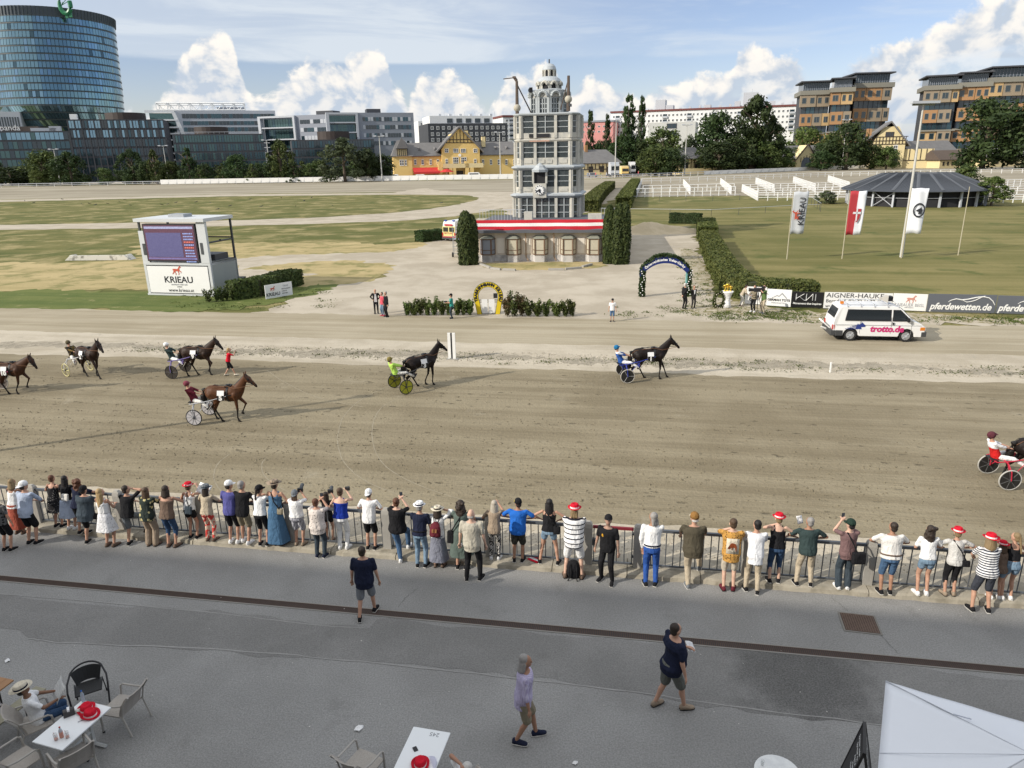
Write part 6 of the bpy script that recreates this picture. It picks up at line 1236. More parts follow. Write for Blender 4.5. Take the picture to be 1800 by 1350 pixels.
 q=MB();q.add([(-2.5,-.5,.62),(-2.5,.5,.62),(-2.9,.5,.95),(-2.9,-.5,.95),(-2.46,-.5,.66),(-2.46,.5,.66),(-2.84,.5,1.0),(-2.84,-.5,1.0)],[(0,1,2,3),(4,7,6,5),(0,3,7,4),(1,5,6,2),(2,6,7,3),(0,4,5,1)]);q.bar((-2.45,0,.45),(-2.85,0,.6),.08);q.build('start_flap',VANW,t)
 q=MB()
 for x in(-1.75,-1.05,-.35,.35,.9):q.bar((x,-.82,1.93),(x-.05,-.80,2.12),.035);q.bar((x,.82,1.93),(x-.05,.80,2.12),.035);q.bar((x-.05,-.80,2.12),(x-.05,.80,2.12),.035)
 q.bar((-1.8,-.80,2.06),(.95,-.80,2.06),.03);q.bar((-1.8,.80,2.06),(.95,.80,2.06),.03);q.build('roof_rack',LGREY,t)
 q=MB();q.loft([[(.05+k*.4,-.15-w,2.30-w),(.05+k*.4,-.15+w,2.30-w),(.05+k*.4,-.15+w,2.30+w),(.05+k*.4,-.15-w,2.30+w)] for k,w in((0,.06),(.3,.08),(1,.20))]);q.build('horn_speaker',mat('horn grey',(.42,.40,.36),.6,.1,3),t);MB().box((.62,.2,2.25),(.4,.4,.26)).build('speaker_box',BLACK,t);MB().box((-1.95,-.3,2.08),(.16,.16,.14)).build('beacon',AMB,t);MB().bx(-2.46,-2.43,.25,.6,.98,1.12).build('number_plate',VINYL,t)
 letter('trotto.de',mat('magenta ink',(.52,.03,.16),.5,.05,5),t,(.40,-.938,.72),.47,shear=.12,bold=.022)
 NV=mat('navy ink',(.02,.04,.20),.5,.05,5);q=MB();[q.bx(-1.80+.12*k,-1.1,-.940,-.934,.70+.055*k,.725+.055*k) for k in range(6)];q.extr([(-1.25,.72),(-.92,.70),(-.96,.82),(-.76,.84),(-.74,.92),(-.86,1.02),(-.94,1.10),(-.97,1.02),(-1.2,.92)],-.941,-.934);q.build('emblem',NV,t)
 PS=mat('passengers pale clothes',(.55,.55,.56),.8,.2,6);PK=mat('passenger skin',(.32,.19,.13),.7,.1,6)
 for i,x in enumerate((-1.5,-.95,-.4,.1,1.0)):
  p=thing('person',('passenger in white by the rear window of the van','passenger in white behind the van beacon','passenger in white in the middle of the van','passenger in white behind the van driver','van driver in dark clothes behind the front side window')[i],'person');p.location=t.matrix_basis@Vector((x,-.25,0));p.rotation_euler.z=t.rotation_euler.z;p['group']='people in the van'
  q=MB();q.loft([[(.2*k*math.cos(a),.26*k*math.sin(a),z) for a in [PI*j/5 for j in range(10)]] for z,k in((.85,.9),(1.1,1.05),(1.35,.9),(1.43,.35),(1.48,.3))]);q.ball((0,0,1.60),(.10,.09,.13),8,6);q.mi=0;q.build('body',PK,p,smooth=True,remesh=.03);MB().loft([[(.215*k*math.cos(a),.27*k*math.sin(a),z) for a in [PI*j/5 for j in range(10)]] for z,k in((.84,.92),(1.1,1.08),(1.36,.92),(1.42,.45))]).build('shirt',PS if i<4 else BLACK,p,smooth=True)
van()
def ambulance():
 X,Y=P(790,424);h=HT(790,424,389);t=thing('ambulance','white and yellow ambulance with a red lower stripe, parked behind the hedge block','ambulance',(X,Y,0),R(62));L=5.4;w=h*.40;YL=mat('pale ambulance yellow',(.66,.60,.26),.4,.04,2);RD=mat('ambulance red',(.45,.02,.03),.4,.06,2)
 pf=[(0,.3),(-.06,h*.45),(.05,h*.88),(.25,h),(3.6,h),(4.1,h*.92),(4.6,h*.55),(5.3,h*.46),(L,h*.2),(L,.3)];b=MB();n=len(pf);yy=lambda z:w if z<h*.5 else w*(1-(z/h-.5)*.22);vs=[(x,-yy(z),z) for x,z in pf]+[(x,yy(z),z) for x,z in pf];b.add(vs,[tuple(range(n-1,-1,-1)),tuple(range(n,2*n))]+[(i,(i+1)%n,n+(i+1)%n,n+i) for i in range(n)]);b.build('body',VANW,t,bevel=.06)
 MB().bx(-.075,-.05,-w*.93,w*.93,h*.26,h*.75).build('rear_door',YL,t);MB().bx(-.10,-.06,-w*.98,w*.98,.34,h*.24).build('red_stripe',RD,t);MB().bx(0,L*.9,-w-.012,-w,h*.30,h*.40).build('side_stripe',RD,t);MB().bx(.2,L*.8,-w-.008,-w,.36,h*.28).build('side_stripe',YL,t)
 for s in(-1,1):MB().bx(-.11,-.06,s*w*.45-w*.36,s*w*.45+w*.36,h*.48,h*.70).build('rear_window',CARGL,t);MB().bx(-.12,-.06,s*w*.9-.07,s*w*.9+.07,h*.28,h*.44).build('tail_light',REDL,t);wheel(t,1.0,s*w*.9,.36,.24,s);wheel(t,4.4,s*w*.9,.36,.24,s);MB().box((.25,s*w*.6,h+.06),(.3,.25,.14)).build('blue_light',mat('blue lens',(.02,.06,.4),.3,.1,4),t)
 MB().bx(1.2,3.4,-w*.86-.06,-w*.86,h*.58,h*.82).build('side_window',CARGL,t);MB().bx(-.1,-.07,-w*.6,w*.6,h*.78,h*.86).build('roof_sign',RD,t);MB().bx(-.2,.05,-w,w,.28,.5).build('rear_bumper',BUMP,t);letter('RETTUNG',RD,t,(-.125,0,h*.40),.3,rz=-PI/2)
ambulance()
def far_truck(px,base,wpx,hpx,cab,box,label,name='truck',cat='truck',rz=0.0,L=7):
 X,Y=P(px,base);u=mpp(X,Y);w,h=wpx*u,hpx*u;t=thing(name,label,cat,(X,Y,0),rz,'vehicles in the stable yard');MB().bx(-w/2,w/2,2.0,2+L,h*.2,h).build('body',box,t,bevel=.1);MB().bx(-w/2*.96,w/2*.96,0,1.9,h*.14,h*.86).build('cab',cab,t,bevel=.15);MB().bx(-w*.42,w*.42,-.06,.0,h*.46,h*.74).build('windscreen',CARGL,t);MB().bx(-w*.45,w*.45,-.1,0,h*.12,h*.26).build('bumper',BUMP,t)
 for x in(-w*.42,w*.42):
  for y in(1.0,2+L*.75):MB().cyl((x-.15,y,h*.1),(x+.15,y,h*.1),h*.12,n=12).build('wheel',TYRE,t)
far_truck(1081,311.5,16,25,LGREY,LGREY,'grey white truck with its cab to the track, beside the lamp mast');far_truck(1099,309.5,13,17,YELL,CREAM,'yellow fronted box truck in the stable yard');far_truck(1113,307.5,9,22,VANW,VANW,'tall white truck behind the yellow fronted one')
def far_van(px,base,wpx,hpx,m,label,name='parked_van',cat='van'):
 X,Y=P(px,base);u=mpp(X,Y);w,h=wpx*u,hpx*u;t=thing(name,label,cat,(X,Y,0),0,'vehicles in the stable yard');pf=[(-w/2,h*.12),(-w/2,h*.9),(-w*.46,h),(w*.22,h),(w*.36,h*.55),(w/2,h*.45),(w/2,h*.12)];MB().extr(pf,0,h*.9).build('body',m,t,bevel=.1);MB().bx(-w*.4,w*.2,-.06,0,h*.58,h*.85).build('window',CARGL,t);[MB().cyl((x,-.05,h*.14),(x,.2,h*.14),h*.16,n=12).build('wheel',TYRE,t) for x in(-w*.3,w*.3)]
far_van(694,316,22,9,VANW,'white van at the corner bay of the yellow house');far_van(741,315,20,8,VANW,'white van under the red awning');far_van(836,313.5,26,10,VANW,'white camper van beside the yellow porch');far_van(1042,311,20,7,MGREY,'grey car beside the half timbered house','parked_car','car');far_van(1658,292,14,6,CHAR,'dark car before the low stable','parked_car','car');far_van(1610,292.5,9,6,mat('faded red car paint',(.45,.10,.10),.4,.1,1),'small red car before the low stable','parked_car','car');far_van(1786,290,28,12,MGREY,'grey van under the huge tree at the picture edge')
# ---------------------------------------------------------------- people
def cloth(key,col,pat=None,col2=None,sc=1.0,rough=.85,bump=.45):
 k='cloth '+key
 if k in MC:return MC[k]
 m=bpy.data.materials.new(k);m.use_nodes=True ;t=NT(m.node_tree);p=t.n['Principled BSDF'];p.inputs['Roughness'].default_value=rough;p.inputs['Specular IOR Level'].default_value=.15
 co=t.new('ShaderNodeTexCoord').outputs['Object'];x,y,z=t.sep(co);c=col;v=t.noise(co,5,4,.6)
 base=t.mix(v,tuple(a*.82 for a in col),tuple(min(1,a*1.14) for a in col));c2=col2 or(.8,.8,.8)
 if pat=='h':f=t.math('GREATER_THAN',t.math('SINE',t.math('MULTIPLY',z,sc)),.15)
 elif pat=='hthin':f=t.math('GREATER_THAN',t.math('SINE',t.math('MULTIPLY',z,sc)),.72)
 elif pat=='v':f=t.math('GREATER_THAN',t.math('SINE',t.math('MULTIPLY',t.math('ADD',x,t.math('MULTIPLY',y,.6)),sc)),.1)
 elif pat in('spots','floral','leo'):
  vo=t.new('ShaderNodeTexVoronoi');vo.inputs['Scale'].default_value=sc;t.put(vo.inputs['Vector'],co);d=t.math('ADD',vo.outputs['Distance'],t.math('MULTIPLY',t.noise(co,sc*1.5,2),.3));f=t.math('LESS_THAN',d,{'spots':.34,'floral':.52,'leo':.45}[pat])
 elif pat=='patch':f=t.ramp(t.noise(co,sc,3,.5),.49,.53)
 elif pat=='squig':f=t.math('GREATER_THAN',t.math('SINE',t.math('MULTIPLY',t.noise(co,sc,2,.5,1.0),38)),.35)
 elif pat=='half':f=t.math('GREATER_THAN',z,sc)
 else:f=None
 if f is not None:base=t.mix(f,base,c2)
 t.l.new(base,p.inputs['Base Color']);bn=t.new('ShaderNodeBump');bn.inputs['Strength'].default_value=min(1,bump*1.7);bn.inputs['Distance'].default_value=.07
 mp=t.new('ShaderNodeMapping');t.put(mp.inputs[0],co);mp.inputs['Scale'].default_value=(1,1,.55);mp.inputs['Rotation'].default_value=(.3,.5,0);t.put(bn.inputs['Height'],t.noise(mp.outputs[0],9,3,.55,.6));t.l.new(bn.outputs[0],p.inputs['Normal']);MC[k]=m;return m
SKIN=[mat('fair skin',(.46,.265,.185),.55,.08,6,spec=.3),mat('tanned skin',(.34,.185,.12),.55,.08,6,spec=.3),mat('light skin',(.56,.36,.27),.55,.08,6,spec=.3),mat('brown skin',(.20,.105,.065),.55,.08,6,spec=.3)]
HAIR={k:mat(k+' hair',c,.6,.35,18,.6,30,stretch=(1,1,.25)) for k,c in dict(black=(.012,.010,.010),dark=(.03,.02,.014),brown=(.075,.045,.026),auburn=(.10,.04,.02),blond=(.36,.25,.12),fair=(.22,.155,.08),grey=(.27,.255,.24),white=(.50,.48,.45),taupe=(.40,.36,.30)).items()}
TAT=mat('tattooed skin',(.36,.22,.16),.6,.1,9,col2=(.24,.16,.125),lo=.5,hi=.6)
CL={}
def C3(c):return c if isinstance(c,tuple) else {'white':(.78,.78,.78),'offwhite':(.66,.64,.60),'black':(.014,.014,.016),'navy':(.014,.018,.04),'denim':(.035,.07,.14),'ldenim':(.17,.25,.34),'mdenim':(.07,.13,.23),'beige':(.46,.39,.29),'khaki':(.24,.21,.15),'grey':(.16,.175,.19),'slate':(.045,.06,.075),'red':(.56,.012,.03),'blue':(.02,.13,.50),'royal':(.012,.035,.28),'trouserblue':(.03,.09,.33),'olive':(.075,.065,.045),'brown':(.15,.105,.08),'mauve':(.17,.105,.105),'teal':(.04,.28,.24),'purple':(.09,.09,.27),'lav':(.42,.36,.54),'pink':(.62,.10,.14),'green':(.11,.17,.06),'cream':(.62,.56,.45),'maroon':(.12,.02,.03),'taupe':(.30,.235,.175),'greygreen':(.10,.13,.115),'darkgreen':(.035,.055,.055),'lime':(.55,.78,.12),'rust':(.36,.09,.06),'skyblue':(.40,.46,.58)}[c]
def FAB(c):
 if isinstance(c,bpy.types.Material):return c
 return cloth(str(c),C3(c))
def ik(a,b,l1,l2,hint):
 a,b,hint=Vector(a),Vector(b),Vector(hint);d=b-a;D=max(1e-4,min(d.length,.995*(l1+l2)));d.normalize();x=(l1*l1-l2*l2+D*D)/(2*D);hh=math.sqrt(max(0,l1*l1-x*x));p=hint-d*hint.dot(d);p=p.normalized() if p.length>1e-4 else d.orthogonal().normalized();return a+d*x+p*hh,a+d*D
def person(label,pos,rz=None,h=1.75,w=1.0,pose='stand',sex='m',skin=0,hair='brown',hairdo='short',top='white',sleeve='short',hem=.86,bottom='shorts',bot='black',shoe='black',hat=None,lean=None,turn=0.0,nod=0.0,vox=.0165,hands=None,feet=None,cat='person',group=None,face=False,arms=None,hipz=.92,sit=False,fat=0.0,belt=None,armskin=None,rail=None,tuck=False,legs=None,back=0.0):
 rz=TA if rz is None else rz;s=h/1.75;t=thing('person',label,'person',tuple(pos),rz,group);t.scale=(s,s,s);sk=SKIN[skin] if not armskin else armskin
 f=sex=='f';w_=w;ln=lean if lean is not None else {'rail':13,'photo':5,'walk':5,'sulky':-22,'chair':-8}.get(pose,2);ln=R(ln)
 HZ=hipz;dz=HZ-.92;T=Matrix.Translation((0,0,HZ))@Matrix.Rotation(-ln,4,'X')@Matrix.Translation((0,0,-.92));TT=T@Matrix.Translation((0,0,0))@Matrix.Rotation(R(back),4,'Z')
 HM=TT@Matrix.Translation((0,.0,1.52))@Matrix.Rotation(ln*.8,4,'X')@Matrix.Rotation(R(turn),4,'Z')@Matrix.Rotation(R(-nod),4,'X')@Matrix.Translation((0,0,-1.52));q=lambda p:TT@Vector(p)
 sw=(.172 if f else .195)*(.55+.45*w_);sh={k:q((k*sw,0,1.425)) for k in(-1,1)};hw=.085*(.6+.4*w_)
 ry_=max(.24,min(.46,(VRAIL-to_uv(pos[0],pos[1])[1])/s))
 PO={'stand': lambda k:(sh[k]+Vector((k*.09,.06,-.56)),(k*.2,-1,0)),'walk': lambda k:(sh[k]+Vector((k*.08,.20*k,-.52)),(k*.3,-1,0)),'rail': lambda k:(Vector((k*.10,ry_,(rail or 1.02)/s+.035)),(k*1.0,-.25,-.25)),'hips': lambda k:(q((k*.19,.05,1.02)),(k*1,-.6,.0)),'photo': lambda k:(q((k*.05,.33,1.57)),(k*.8,.0,-1)),'chin': lambda k:(q((k*.05,.17,1.44)),(k*1,.3,-.6)),'pocket': lambda k:(q((k*.20,.04,.90)),(k*.8,-1,0)),'folded': lambda k:(q((-k*.06,.24,1.17)),(k*1,.0,-.4)),'behind': lambda k:(q((k*.03,-.17,.93)),(k*1,-.3,0)),'hold': lambda k:(q((k*.10,.34,1.16)),(k*.7,-.4,-1)),'head': lambda k:(q((k*.12,.04,1.66)),(k*1,.2,0)),'wide': lambda k:(Vector((k*.24,ry_+.02,(rail or 1.02)/s+.035)),(k*1.0,-.25,-.05)),'reins': lambda k:(q((k*.10,.42,1.08)),(k*1,-.2,-.8)),'book': lambda k:(q((k*.15,.40,1.17)),(k*1,-.2,-.8))}
 ap=arms or({'sulky':'reins','chair':'book'}.get(pose,pose),)*2;arm={}
 for i,k in enumerate((-1,1)):
  tg,hi=PO[ap[i]](k) if isinstance(ap[i],str) else(q(ap[i]),(k*.7,-.5,-.6));arm[k]=(sh[k],*ik(sh[k],tg,.285,.255,hi))
 LG={'walk':{-1:(-.09,-.30,.12),1:(.09,.26,.08)},'sulky':{-1:(-.38,.76,HZ-.20),1:(.38,.76,HZ-.20)},'chair':{-1:(-.12,.44,.08),1:(.12,.46,.08)}}.get(pose,{-1:(-.105,0,.08),1:(.105,.02,.08)})
 if feet:LG={-1:feet[0],1:feet[1]}
 leg={}
 for k in(-1,1):
  hp=Vector((k*hw,0,HZ));kn,an=ik(hp,LG[k],.44,.43,(k*(.55 if pose=='sulky' else .08),1,.55 if pose in('sulky',) else .2));leg[k]=(hp,kn,an)
 lk=1+.35*(w_-1)
 b=MB();b.M=TT;W1=w_;B=lambda z,rx,ry,oy=0.0:[(rx*W1*math.cos(a),oy+ry*(W1**1.2)*math.sin(a),z) for a in [2*PI*i/14 for i in range(14)]]
 prof=[(.84,.13,.10),(.92,.165 if f else .155,.115),(1.0,.155,.11),(1.09,.128 if f else .145,.095),(1.22,.145 if f else .162,.105),(1.34,.16 if f else .182,.11),(1.42,.13 if f else .155,.09),(1.47,.065,.06)]
 b.loft([B(z,x,y,.01+(fat*.06 if 1.0<=z<=1.22 else 0)) for z,x,y in prof]);b.M=None ;b.cap(q((0,-.005,1.43)),HM@Vector((0,.01,1.57)),.058 if not f else .048,.052 if not f else .044)
 b.M=HM;b.ball((0,.012,1.640),(.076,.094,.112),12,9);b.ball((0,.045,1.575),(.052,.055,.052),10,6);b.ball((0,.108,1.622),(.013,.022,.020),6,5);[b.ball((k*.079,.0,1.625),(.012,.022,.032),6,5) for k in(-1,1)];b.M=None
 for k in(-1,1):
  a,e,wr=arm[k];b.cap(a,e,.038*lk,.039*lk);b.cap(e,wr,.041*lk,.027);d=(wr-e).normalized();sd_=d.cross(Vector((0,0,1)));sd_=sd_.normalized() if sd_.length>.05 else Vector((1,0,0));dn=sd_.cross(d).normalized();dn=dn if dn.z<0 else -dn
  for j in(-1,1):b.cap(wr,wr+d*.085+sd_*j*.022,.022,.021,6)
  for j,fl in enumerate((.060,.072,.068,.052)):o=wr+d*.085+sd_*(.033-.022*j)*k;m_=o+d*fl*.6+dn*.012;b.cap(o,m_,.0115,.0105,6);b.cap(m_,m_+d*fl*.4+dn*.022,.0105,.009,6)
  o=wr+d*.03+sd_*.03*k;b.cap(o,o+d*.045+sd_*.025*k+dn*.012,.014,.0115,6)
  hp,kn,an=leg[k];b.cap(hp,kn,.083*lk,.056*lk);b.cap(kn,an,.053*lk,.036);cf=kn.lerp(an,.32);bd=Vector((0,-.018,0));b.cap(cf+bd,kn.lerp(an,.55)+bd*.6,.045*lk,.038*lk)
  fd=Vector((k*.22,1,0)).normalized() if pose!='sulky' else Vector((0,.6,.8));fz=-.045 if pose!='sulky' else 0;b.cap(an+Vector((0,-.03,fz)),an+fd*.15+Vector((0,0,fz-.005)),.034,.026)
 if legs:b.build('body',sk,t,remesh=vox)
 else:b.build('body',sk,t,remesh=vox)
 if top:
  b=MB();b.M=TT;g=.020
  pr2=[(z,x+g+(.012 if z<1.1 else 0),y+g+(.01 if z<1.1 else 0)) for z,x,y in prof if hem-.02<z<(1.45 if sleeve!='none' else 1.38)];pr2=[(hem,pr2[0][1]+.004,pr2[0][2]+.004)]+[p for p in pr2 if p[0]>hem+.02]
  if sleeve!='none':pr2+=[(1.455,.088,.075)]
  b.loft([B(z,x,y,.01+(fat*.06 if 1.0<=z<=1.22 else 0)) for z,x,y in pr2]);
  if sleeve=='none':[b.cap((k*.085,-.055,1.36),(k*.085,.0,1.455),.028,.022) for k in(-1,1)];[b.cap((k*.085,.06,1.36),(k*.085,.0,1.455),.028,.022) for k in(-1,1)]
  b.M=None
  if sleeve!='none':
   for k in(-1,1):
    a,e,wr=arm[k];b.cap(q((k*sw*.72,0,1.40)),a,.055*lk,.052*lk);en=a.lerp(e,.72) if sleeve=='short' else e;b.cap(a,en,.053*lk,.056*lk)
    if sleeve=='long':b.cap(e,e.lerp(wr,.9),.054*lk,.038)
    if sleeve=='half':b.cap(e,e.lerp(wr,.3),.054*lk,.05)
  b.build('shirt',FAB(top),t,remesh=vox)
 if bottom:
  b=MB();b.M=TT;hx=(.183 if f else .168);cov=hem<.95 and top;k_=.93 if cov else 1.0;b.loft([B(.84,hx*.88,.122,.01),B(.90,hx,.132,.01),B(.97,hx*.97*k_,.126*k_,.01),B(1.0 if cov else 1.05,hx*.88*k_,.114*k_,.01)]);b.M=None
  if bottom in('skirt','dress'):
   zl=bot[1];rr=bot[2];mid=(leg[-1][2]+leg[1][2])/2;b.loft([[(mid.x*k+(hx*.95+(rr-hx*.95)*k)*W1**.5*(1+.06*math.sin(a*5)*k)*math.cos(a),mid.y*k+(.13+(rr*.8-.13)*k)*(1+.06*math.sin(a*5)*k)*math.sin(a),HZ+.08+(zl-HZ-.08)*k) for a in [2*PI*i/28 for i in range(28)]] for k in(0,.2,.4,.6,.8,1)]);m=FAB(bot[0])
  else:
   fr={'mini':(.42,0),'shorts':(.92,0),'long':(1,.12),'capri':(1,.42),'trousers':(1,.97),'wide':(1,.99)}[bottom];wd=1.22 if bottom=='wide' else 1.0
   for k in(-1,1):
    hp,kn,an=leg[k];en=hp.lerp(kn,fr[0]);b.cap(hp,en,.098*lk,(.074+(.016 if fr[1]==0 else 0))*lk*wd)
    if fr[1]:b.cap(kn,kn.lerp(an,fr[1]),.072*lk*wd,(.052+(.03 if bottom=='wide' else 0))*lk)
   m=FAB(bot)
  b.build({'skirt':'skirt','dress':'skirt','mini':'shorts','shorts':'shorts','long':'shorts'}.get(bottom,'trousers'),m,t,remesh=vox)
 if belt:b=MB();b.M=TT;b.loft([B(z,.190,.142,.01) for z in(1.0,1.035)]);b.build('belt',FAB(belt),t,smooth=True)
 if shoe:
  for k in(-1,1):
   an=leg[k][2];fd=Vector((k*.22,1,0)).normalized() if pose!='sulky' else Vector((0,.6,.8));b=MB();sd_=Vector((-fd.y,fd.x,0)).normalized();upv=Vector((0,0,1)) if pose!='sulky' else Vector((0,-.8,.6));o=an+(Vector((0,0,-.08)) if pose!='sulky' else fd*-.02-upv*.06);rg=lambda d_,w1,z0,z1:[tuple(o+fd*d_+sd_*a_*w1+upv*z_) for a_,z_ in((-1,z0),(1,z0),(1,z1*.6),(.5,z1),(-.5,z1),(-1,z1*.6))]
   b.loft([rg(-.075,.030,.012,.075),rg(-.05,.040,.008,.105),rg(.02,.042,.006,.100),rg(.09,.050,.006,.068),rg(.16,.046,.006,.050),rg(.195,.026,.010,.034)]);x=b.build('shoe',FAB(shoe),t,smooth=True)
   b=MB();b.loft([rg(-.078,.034,0,.016),rg(-.05,.044,0,.016),rg(.09,.054,0,.016),rg(.16,.050,0,.016),rg(.20,.03,.002,.014)]);b.build('sole',FAB('offwhite' if shoe in('black','navy','white','grey') and sex!='x' else 'black'),x)
 if hairdo and hairdo!='none':
  b=MB();b.M=HM
  if hairdo!='bald':b.ball((0,-.026,1.682),(.087,.090,.090),12,8);b.ball((0,-.045,1.61),(.078,.065,.075),10,6)
  else:b.ball((0,-.045,1.60),(.081,.065,.035),10,6)
  if hairdo in('long','curly','bob'):
   lo={'long':1.24,'curly':1.38,'bob':1.46}[hairdo];
   for i in range(7):a=R(200+i*140/6);x,y=.075*math.cos(a),.01+.085*math.sin(a);b.cap((x,y,1.62),(x*1.25,y*1.25-.015,lo+.04*abs(i-3)*(1 if hairdo=='long' else .3)),.040,.028 if hairdo=='long' else .036)
  if hairdo=='curly':
   rr=random.Random(len(label));[b.ball((.11*math.cos(a)*rr.uniform(.7,1.05),-.02+.10*math.sin(a),rr.uniform(1.42,1.72)),rr.uniform(.03,.045),6,5) for a in [R(rr.uniform(150,390)) for _ in range(26)]]
  if hairdo=='bun':b.ball((0,-.10,1.70),(.05,.045,.045),8,6)
  if hairdo in('pony','braid'):[b.cap((0,-.10-.012*i,1.66-.055*i),(.005*(i%2),-.105-.012*i,1.61-.055*i),.036-.002*i,.030-.002*i) for i in range(7 if hairdo=='braid' else 5)]
  if hairdo=='mullet':[b.cap((x,-.06,1.6),(x*1.1,-.09,1.50),.038,.03) for x in(-.05,0,.05)]
  b.build('hair',HAIR[hair],t,remesh=.014)
 if hat:
  kind,hc=hat[0],FAB(hat[1]);b=MB();b.M=HM
  if kind in('cap','capback'):
   d=1 if kind=='cap' else -1;b.loft([[(.094*k*math.cos(a),-.004+.112*k*math.sin(a),z) for a in [2*PI*i/16 for i in range(16)]] for z,k in((1.655,1.0),(1.70,1.0),(1.745,.85),(1.775,.5),(1.785,.1))])
   ht=b.build('cap',hc,t,smooth=True);b=MB();b.M=HM;n=9;A_=[R(25+130*i/(n-1))*d for i in range(n)];vs=[(.092*math.cos(a),-.004+.110*math.sin(a),1.675) for a in A_]+[(.088*math.cos(a),.0+(.19 if abs(i-4)<4 else .13)*math.sin(a),1.655-.01*math.sin(abs(a))) for i,a in enumerate(A_)];b.add(vs,[(i,i+1,n+i+1,n+i) for i in range(n-1)]);o=b.build('brim',FAB(hat[2]) if len(hat)>2 else hc,ht);o.modifiers.new('thick','SOLIDIFY').thickness=.008
  elif kind=='helmet':
   b.ball((0,-.004,1.672),(.112,.130,.115),16,10);ht=b.build('helmet',hc,t,smooth=True);b=MB();b.M=HM;b.loft([[(x,.10+y,z) for x,y in((-.08,0),(.08,0),(.06,.07),(-.06,.07))] for z in(1.685,1.692)]);b.build('peak',hc,ht)
  else:
   br,ch,ew={'fedora':(1.55,.105,.78),'straw':(1.7,.10,.80),'sun':(1.85,.09,.85)}[kind];Z=1.685;b.M=HM@Matrix.Translation((0,0,Z))@Matrix.Rotation(R(-6),4,'X');ro=lambda k,z,dip=0:[(.098*k*math.cos(a),-.004+.116*k*math.sin(a),z+dip*(abs(math.cos(a))**2)) for a in [2*PI*i/22 for i in range(22)]]
   b.loft([ro(1.0,-.01),ro(br,.002,.022),ro(br,.010,.022),ro(1.02,.004),ro(.98,ch*.55),ro(ew+.06,ch*.9),ro(ew-.12,ch),ro(.35,ch*.86),ro(.05,ch*.80)]);ht=b.build('hat',hc,t,smooth=True)
   if len(hat)>2:b=MB();b.M=HM@Matrix.Translation((0,0,Z))@Matrix.Rotation(R(-6),4,'X');b.loft([ro(1.045,.008),ro(1.03,.042)],cap=False);b.build('hat_band',FAB(hat[2]),ht,smooth=True)
 if face:
  EY=mat('eye dark',(.02,.018,.016),.3,.05,5);b_=[MB() for _ in range(2)]
  for i,k in enumerate((-1,1)):b_[i].M=HM;b_[i].ball((k*.031,.096,1.645),(.011,.008,.006),6,4);b_[i].build('eye',EY,t)
  m_=MB();m_.M=HM;m_.ball((0,.094,1.572),(.022,.010,.006),6,4);m_.build('mouth',mat('lips',(.30,.11,.09),.6,.05,5),t)
 PL[label]=dict(t=t,HM=HM,TT=TT,arm=arm,leg=leg,s=s);return t
PL={}
def W3(t,v):
 a=t.rotation_euler.z;s=t.scale[0];return Vector((t.location.x+s*(v[0]*math.cos(a)-v[1]*math.sin(a)),t.location.y+s*(v[0]*math.sin(a)+v[1]*math.cos(a)),t.location.z+s*v[2]))
def pp(label,px,py,ptop,kerb=True,hmul=1.0,**kw):
 z=KH+.005 if kerb else .006;X,Y=P(px,py,z);h=max(1.45,min(1.98,HT(px,py,ptop,z)*hmul));return person(label,(X,Y,z),h=h,**kw)
GF='spectators at the rail'
FLR=cloth('tropical print',(.03,.04,.035),'floral',(.50,.44,.22),9);BWF=cloth('black floral on white',(.72,.72,.74),'spots',(.03,.03,.06),22);DOT=cloth('dotted black',(.018,.018,.02),'spots',(.5,.48,.46),26);BLS=cloth('speckled blouse',(.62,.56,.52),'spots',(.06,.05,.05),17);LEO=cloth('leopard print',(.50,.27,.07),'leo',(.06,.035,.02),24);VST=cloth('upright stripes',(.58,.58,.62),'v',(.05,.055,.09),130);STR=cloth('thin black stripes',(.78,.78,.78),'hthin',(.02,.02,.03),62);STR2=cloth('bold black stripes',(.76,.76,.76),'h',(.025,.03,.05),125);BWP=cloth('black white scrawl',(.02,.02,.02),'squig',(.6,.58,.55),9);RPT=cloth('red white patches',(.62,.48,.38),'patch',(.55,.06,.05),7);CAMO=cloth('dark camouflage',(.03,.033,.028),'patch',(.075,.07,.055),12);GRP=cloth('grey leafy print',(.13,.13,.13),'floral',(.02,.02,.02),11);PIN=cloth('fine lavender stripes',(.40,.35,.52),'v',(.50,.46,.60),190);SKP=cloth('grey blue print',(.19,.20,.25),'spots',(.38,.38,.42),40);HEA=cloth('heather grey',(.58,.57,.55),'patch',(.50,.49,.47),60);LW=cloth('white linen',(.74,.75,.78),None)
R_=dict(pose='rail',group=GF,rail=RH)
pp('person at the picture edge in a grey leafy top and black shorts',14,968,872,False,sex='m',top=GRP,bottom='shorts',bot='black',shoe='black',group=GF,hairdo='short',hair='dark',pose='stand')
pp('woman with a brown bob in a white tank top and long rust skirt',36,938,845,sex='f',hairdo='bob',hair='fair',skin=1,top='white',sleeve='none',bottom='skirt',bot=('rust',.2,.24),shoe='brown',**R_)
pp('man in a white cap and pale blue shirt with black shorts',58,956,850,False,w=1.05,hairdo='short',hair='dark',hat=('capback','white'),top='skyblue',sleeve='long',hem=.80,bottom='shorts',bot='black',turn=-20,arms=('hold','rail'),**R_)
pp('woman in a black dotted sleeveless dress beside the long black haired one',104,926,838,sex='f',hairdo='short',hair='auburn',top=DOT,sleeve='none',hem=.84,bottom='skirt',bot=(DOT,.55,.24),**R_)
pp('woman with very long black hair in a pale blue skirt',127,930,839,sex='f',hairdo='long',hair='black',top='black',sleeve='short',hem=1.0,bottom='skirt',bot=('skyblue',.45,.30),shoe='white',**R_)
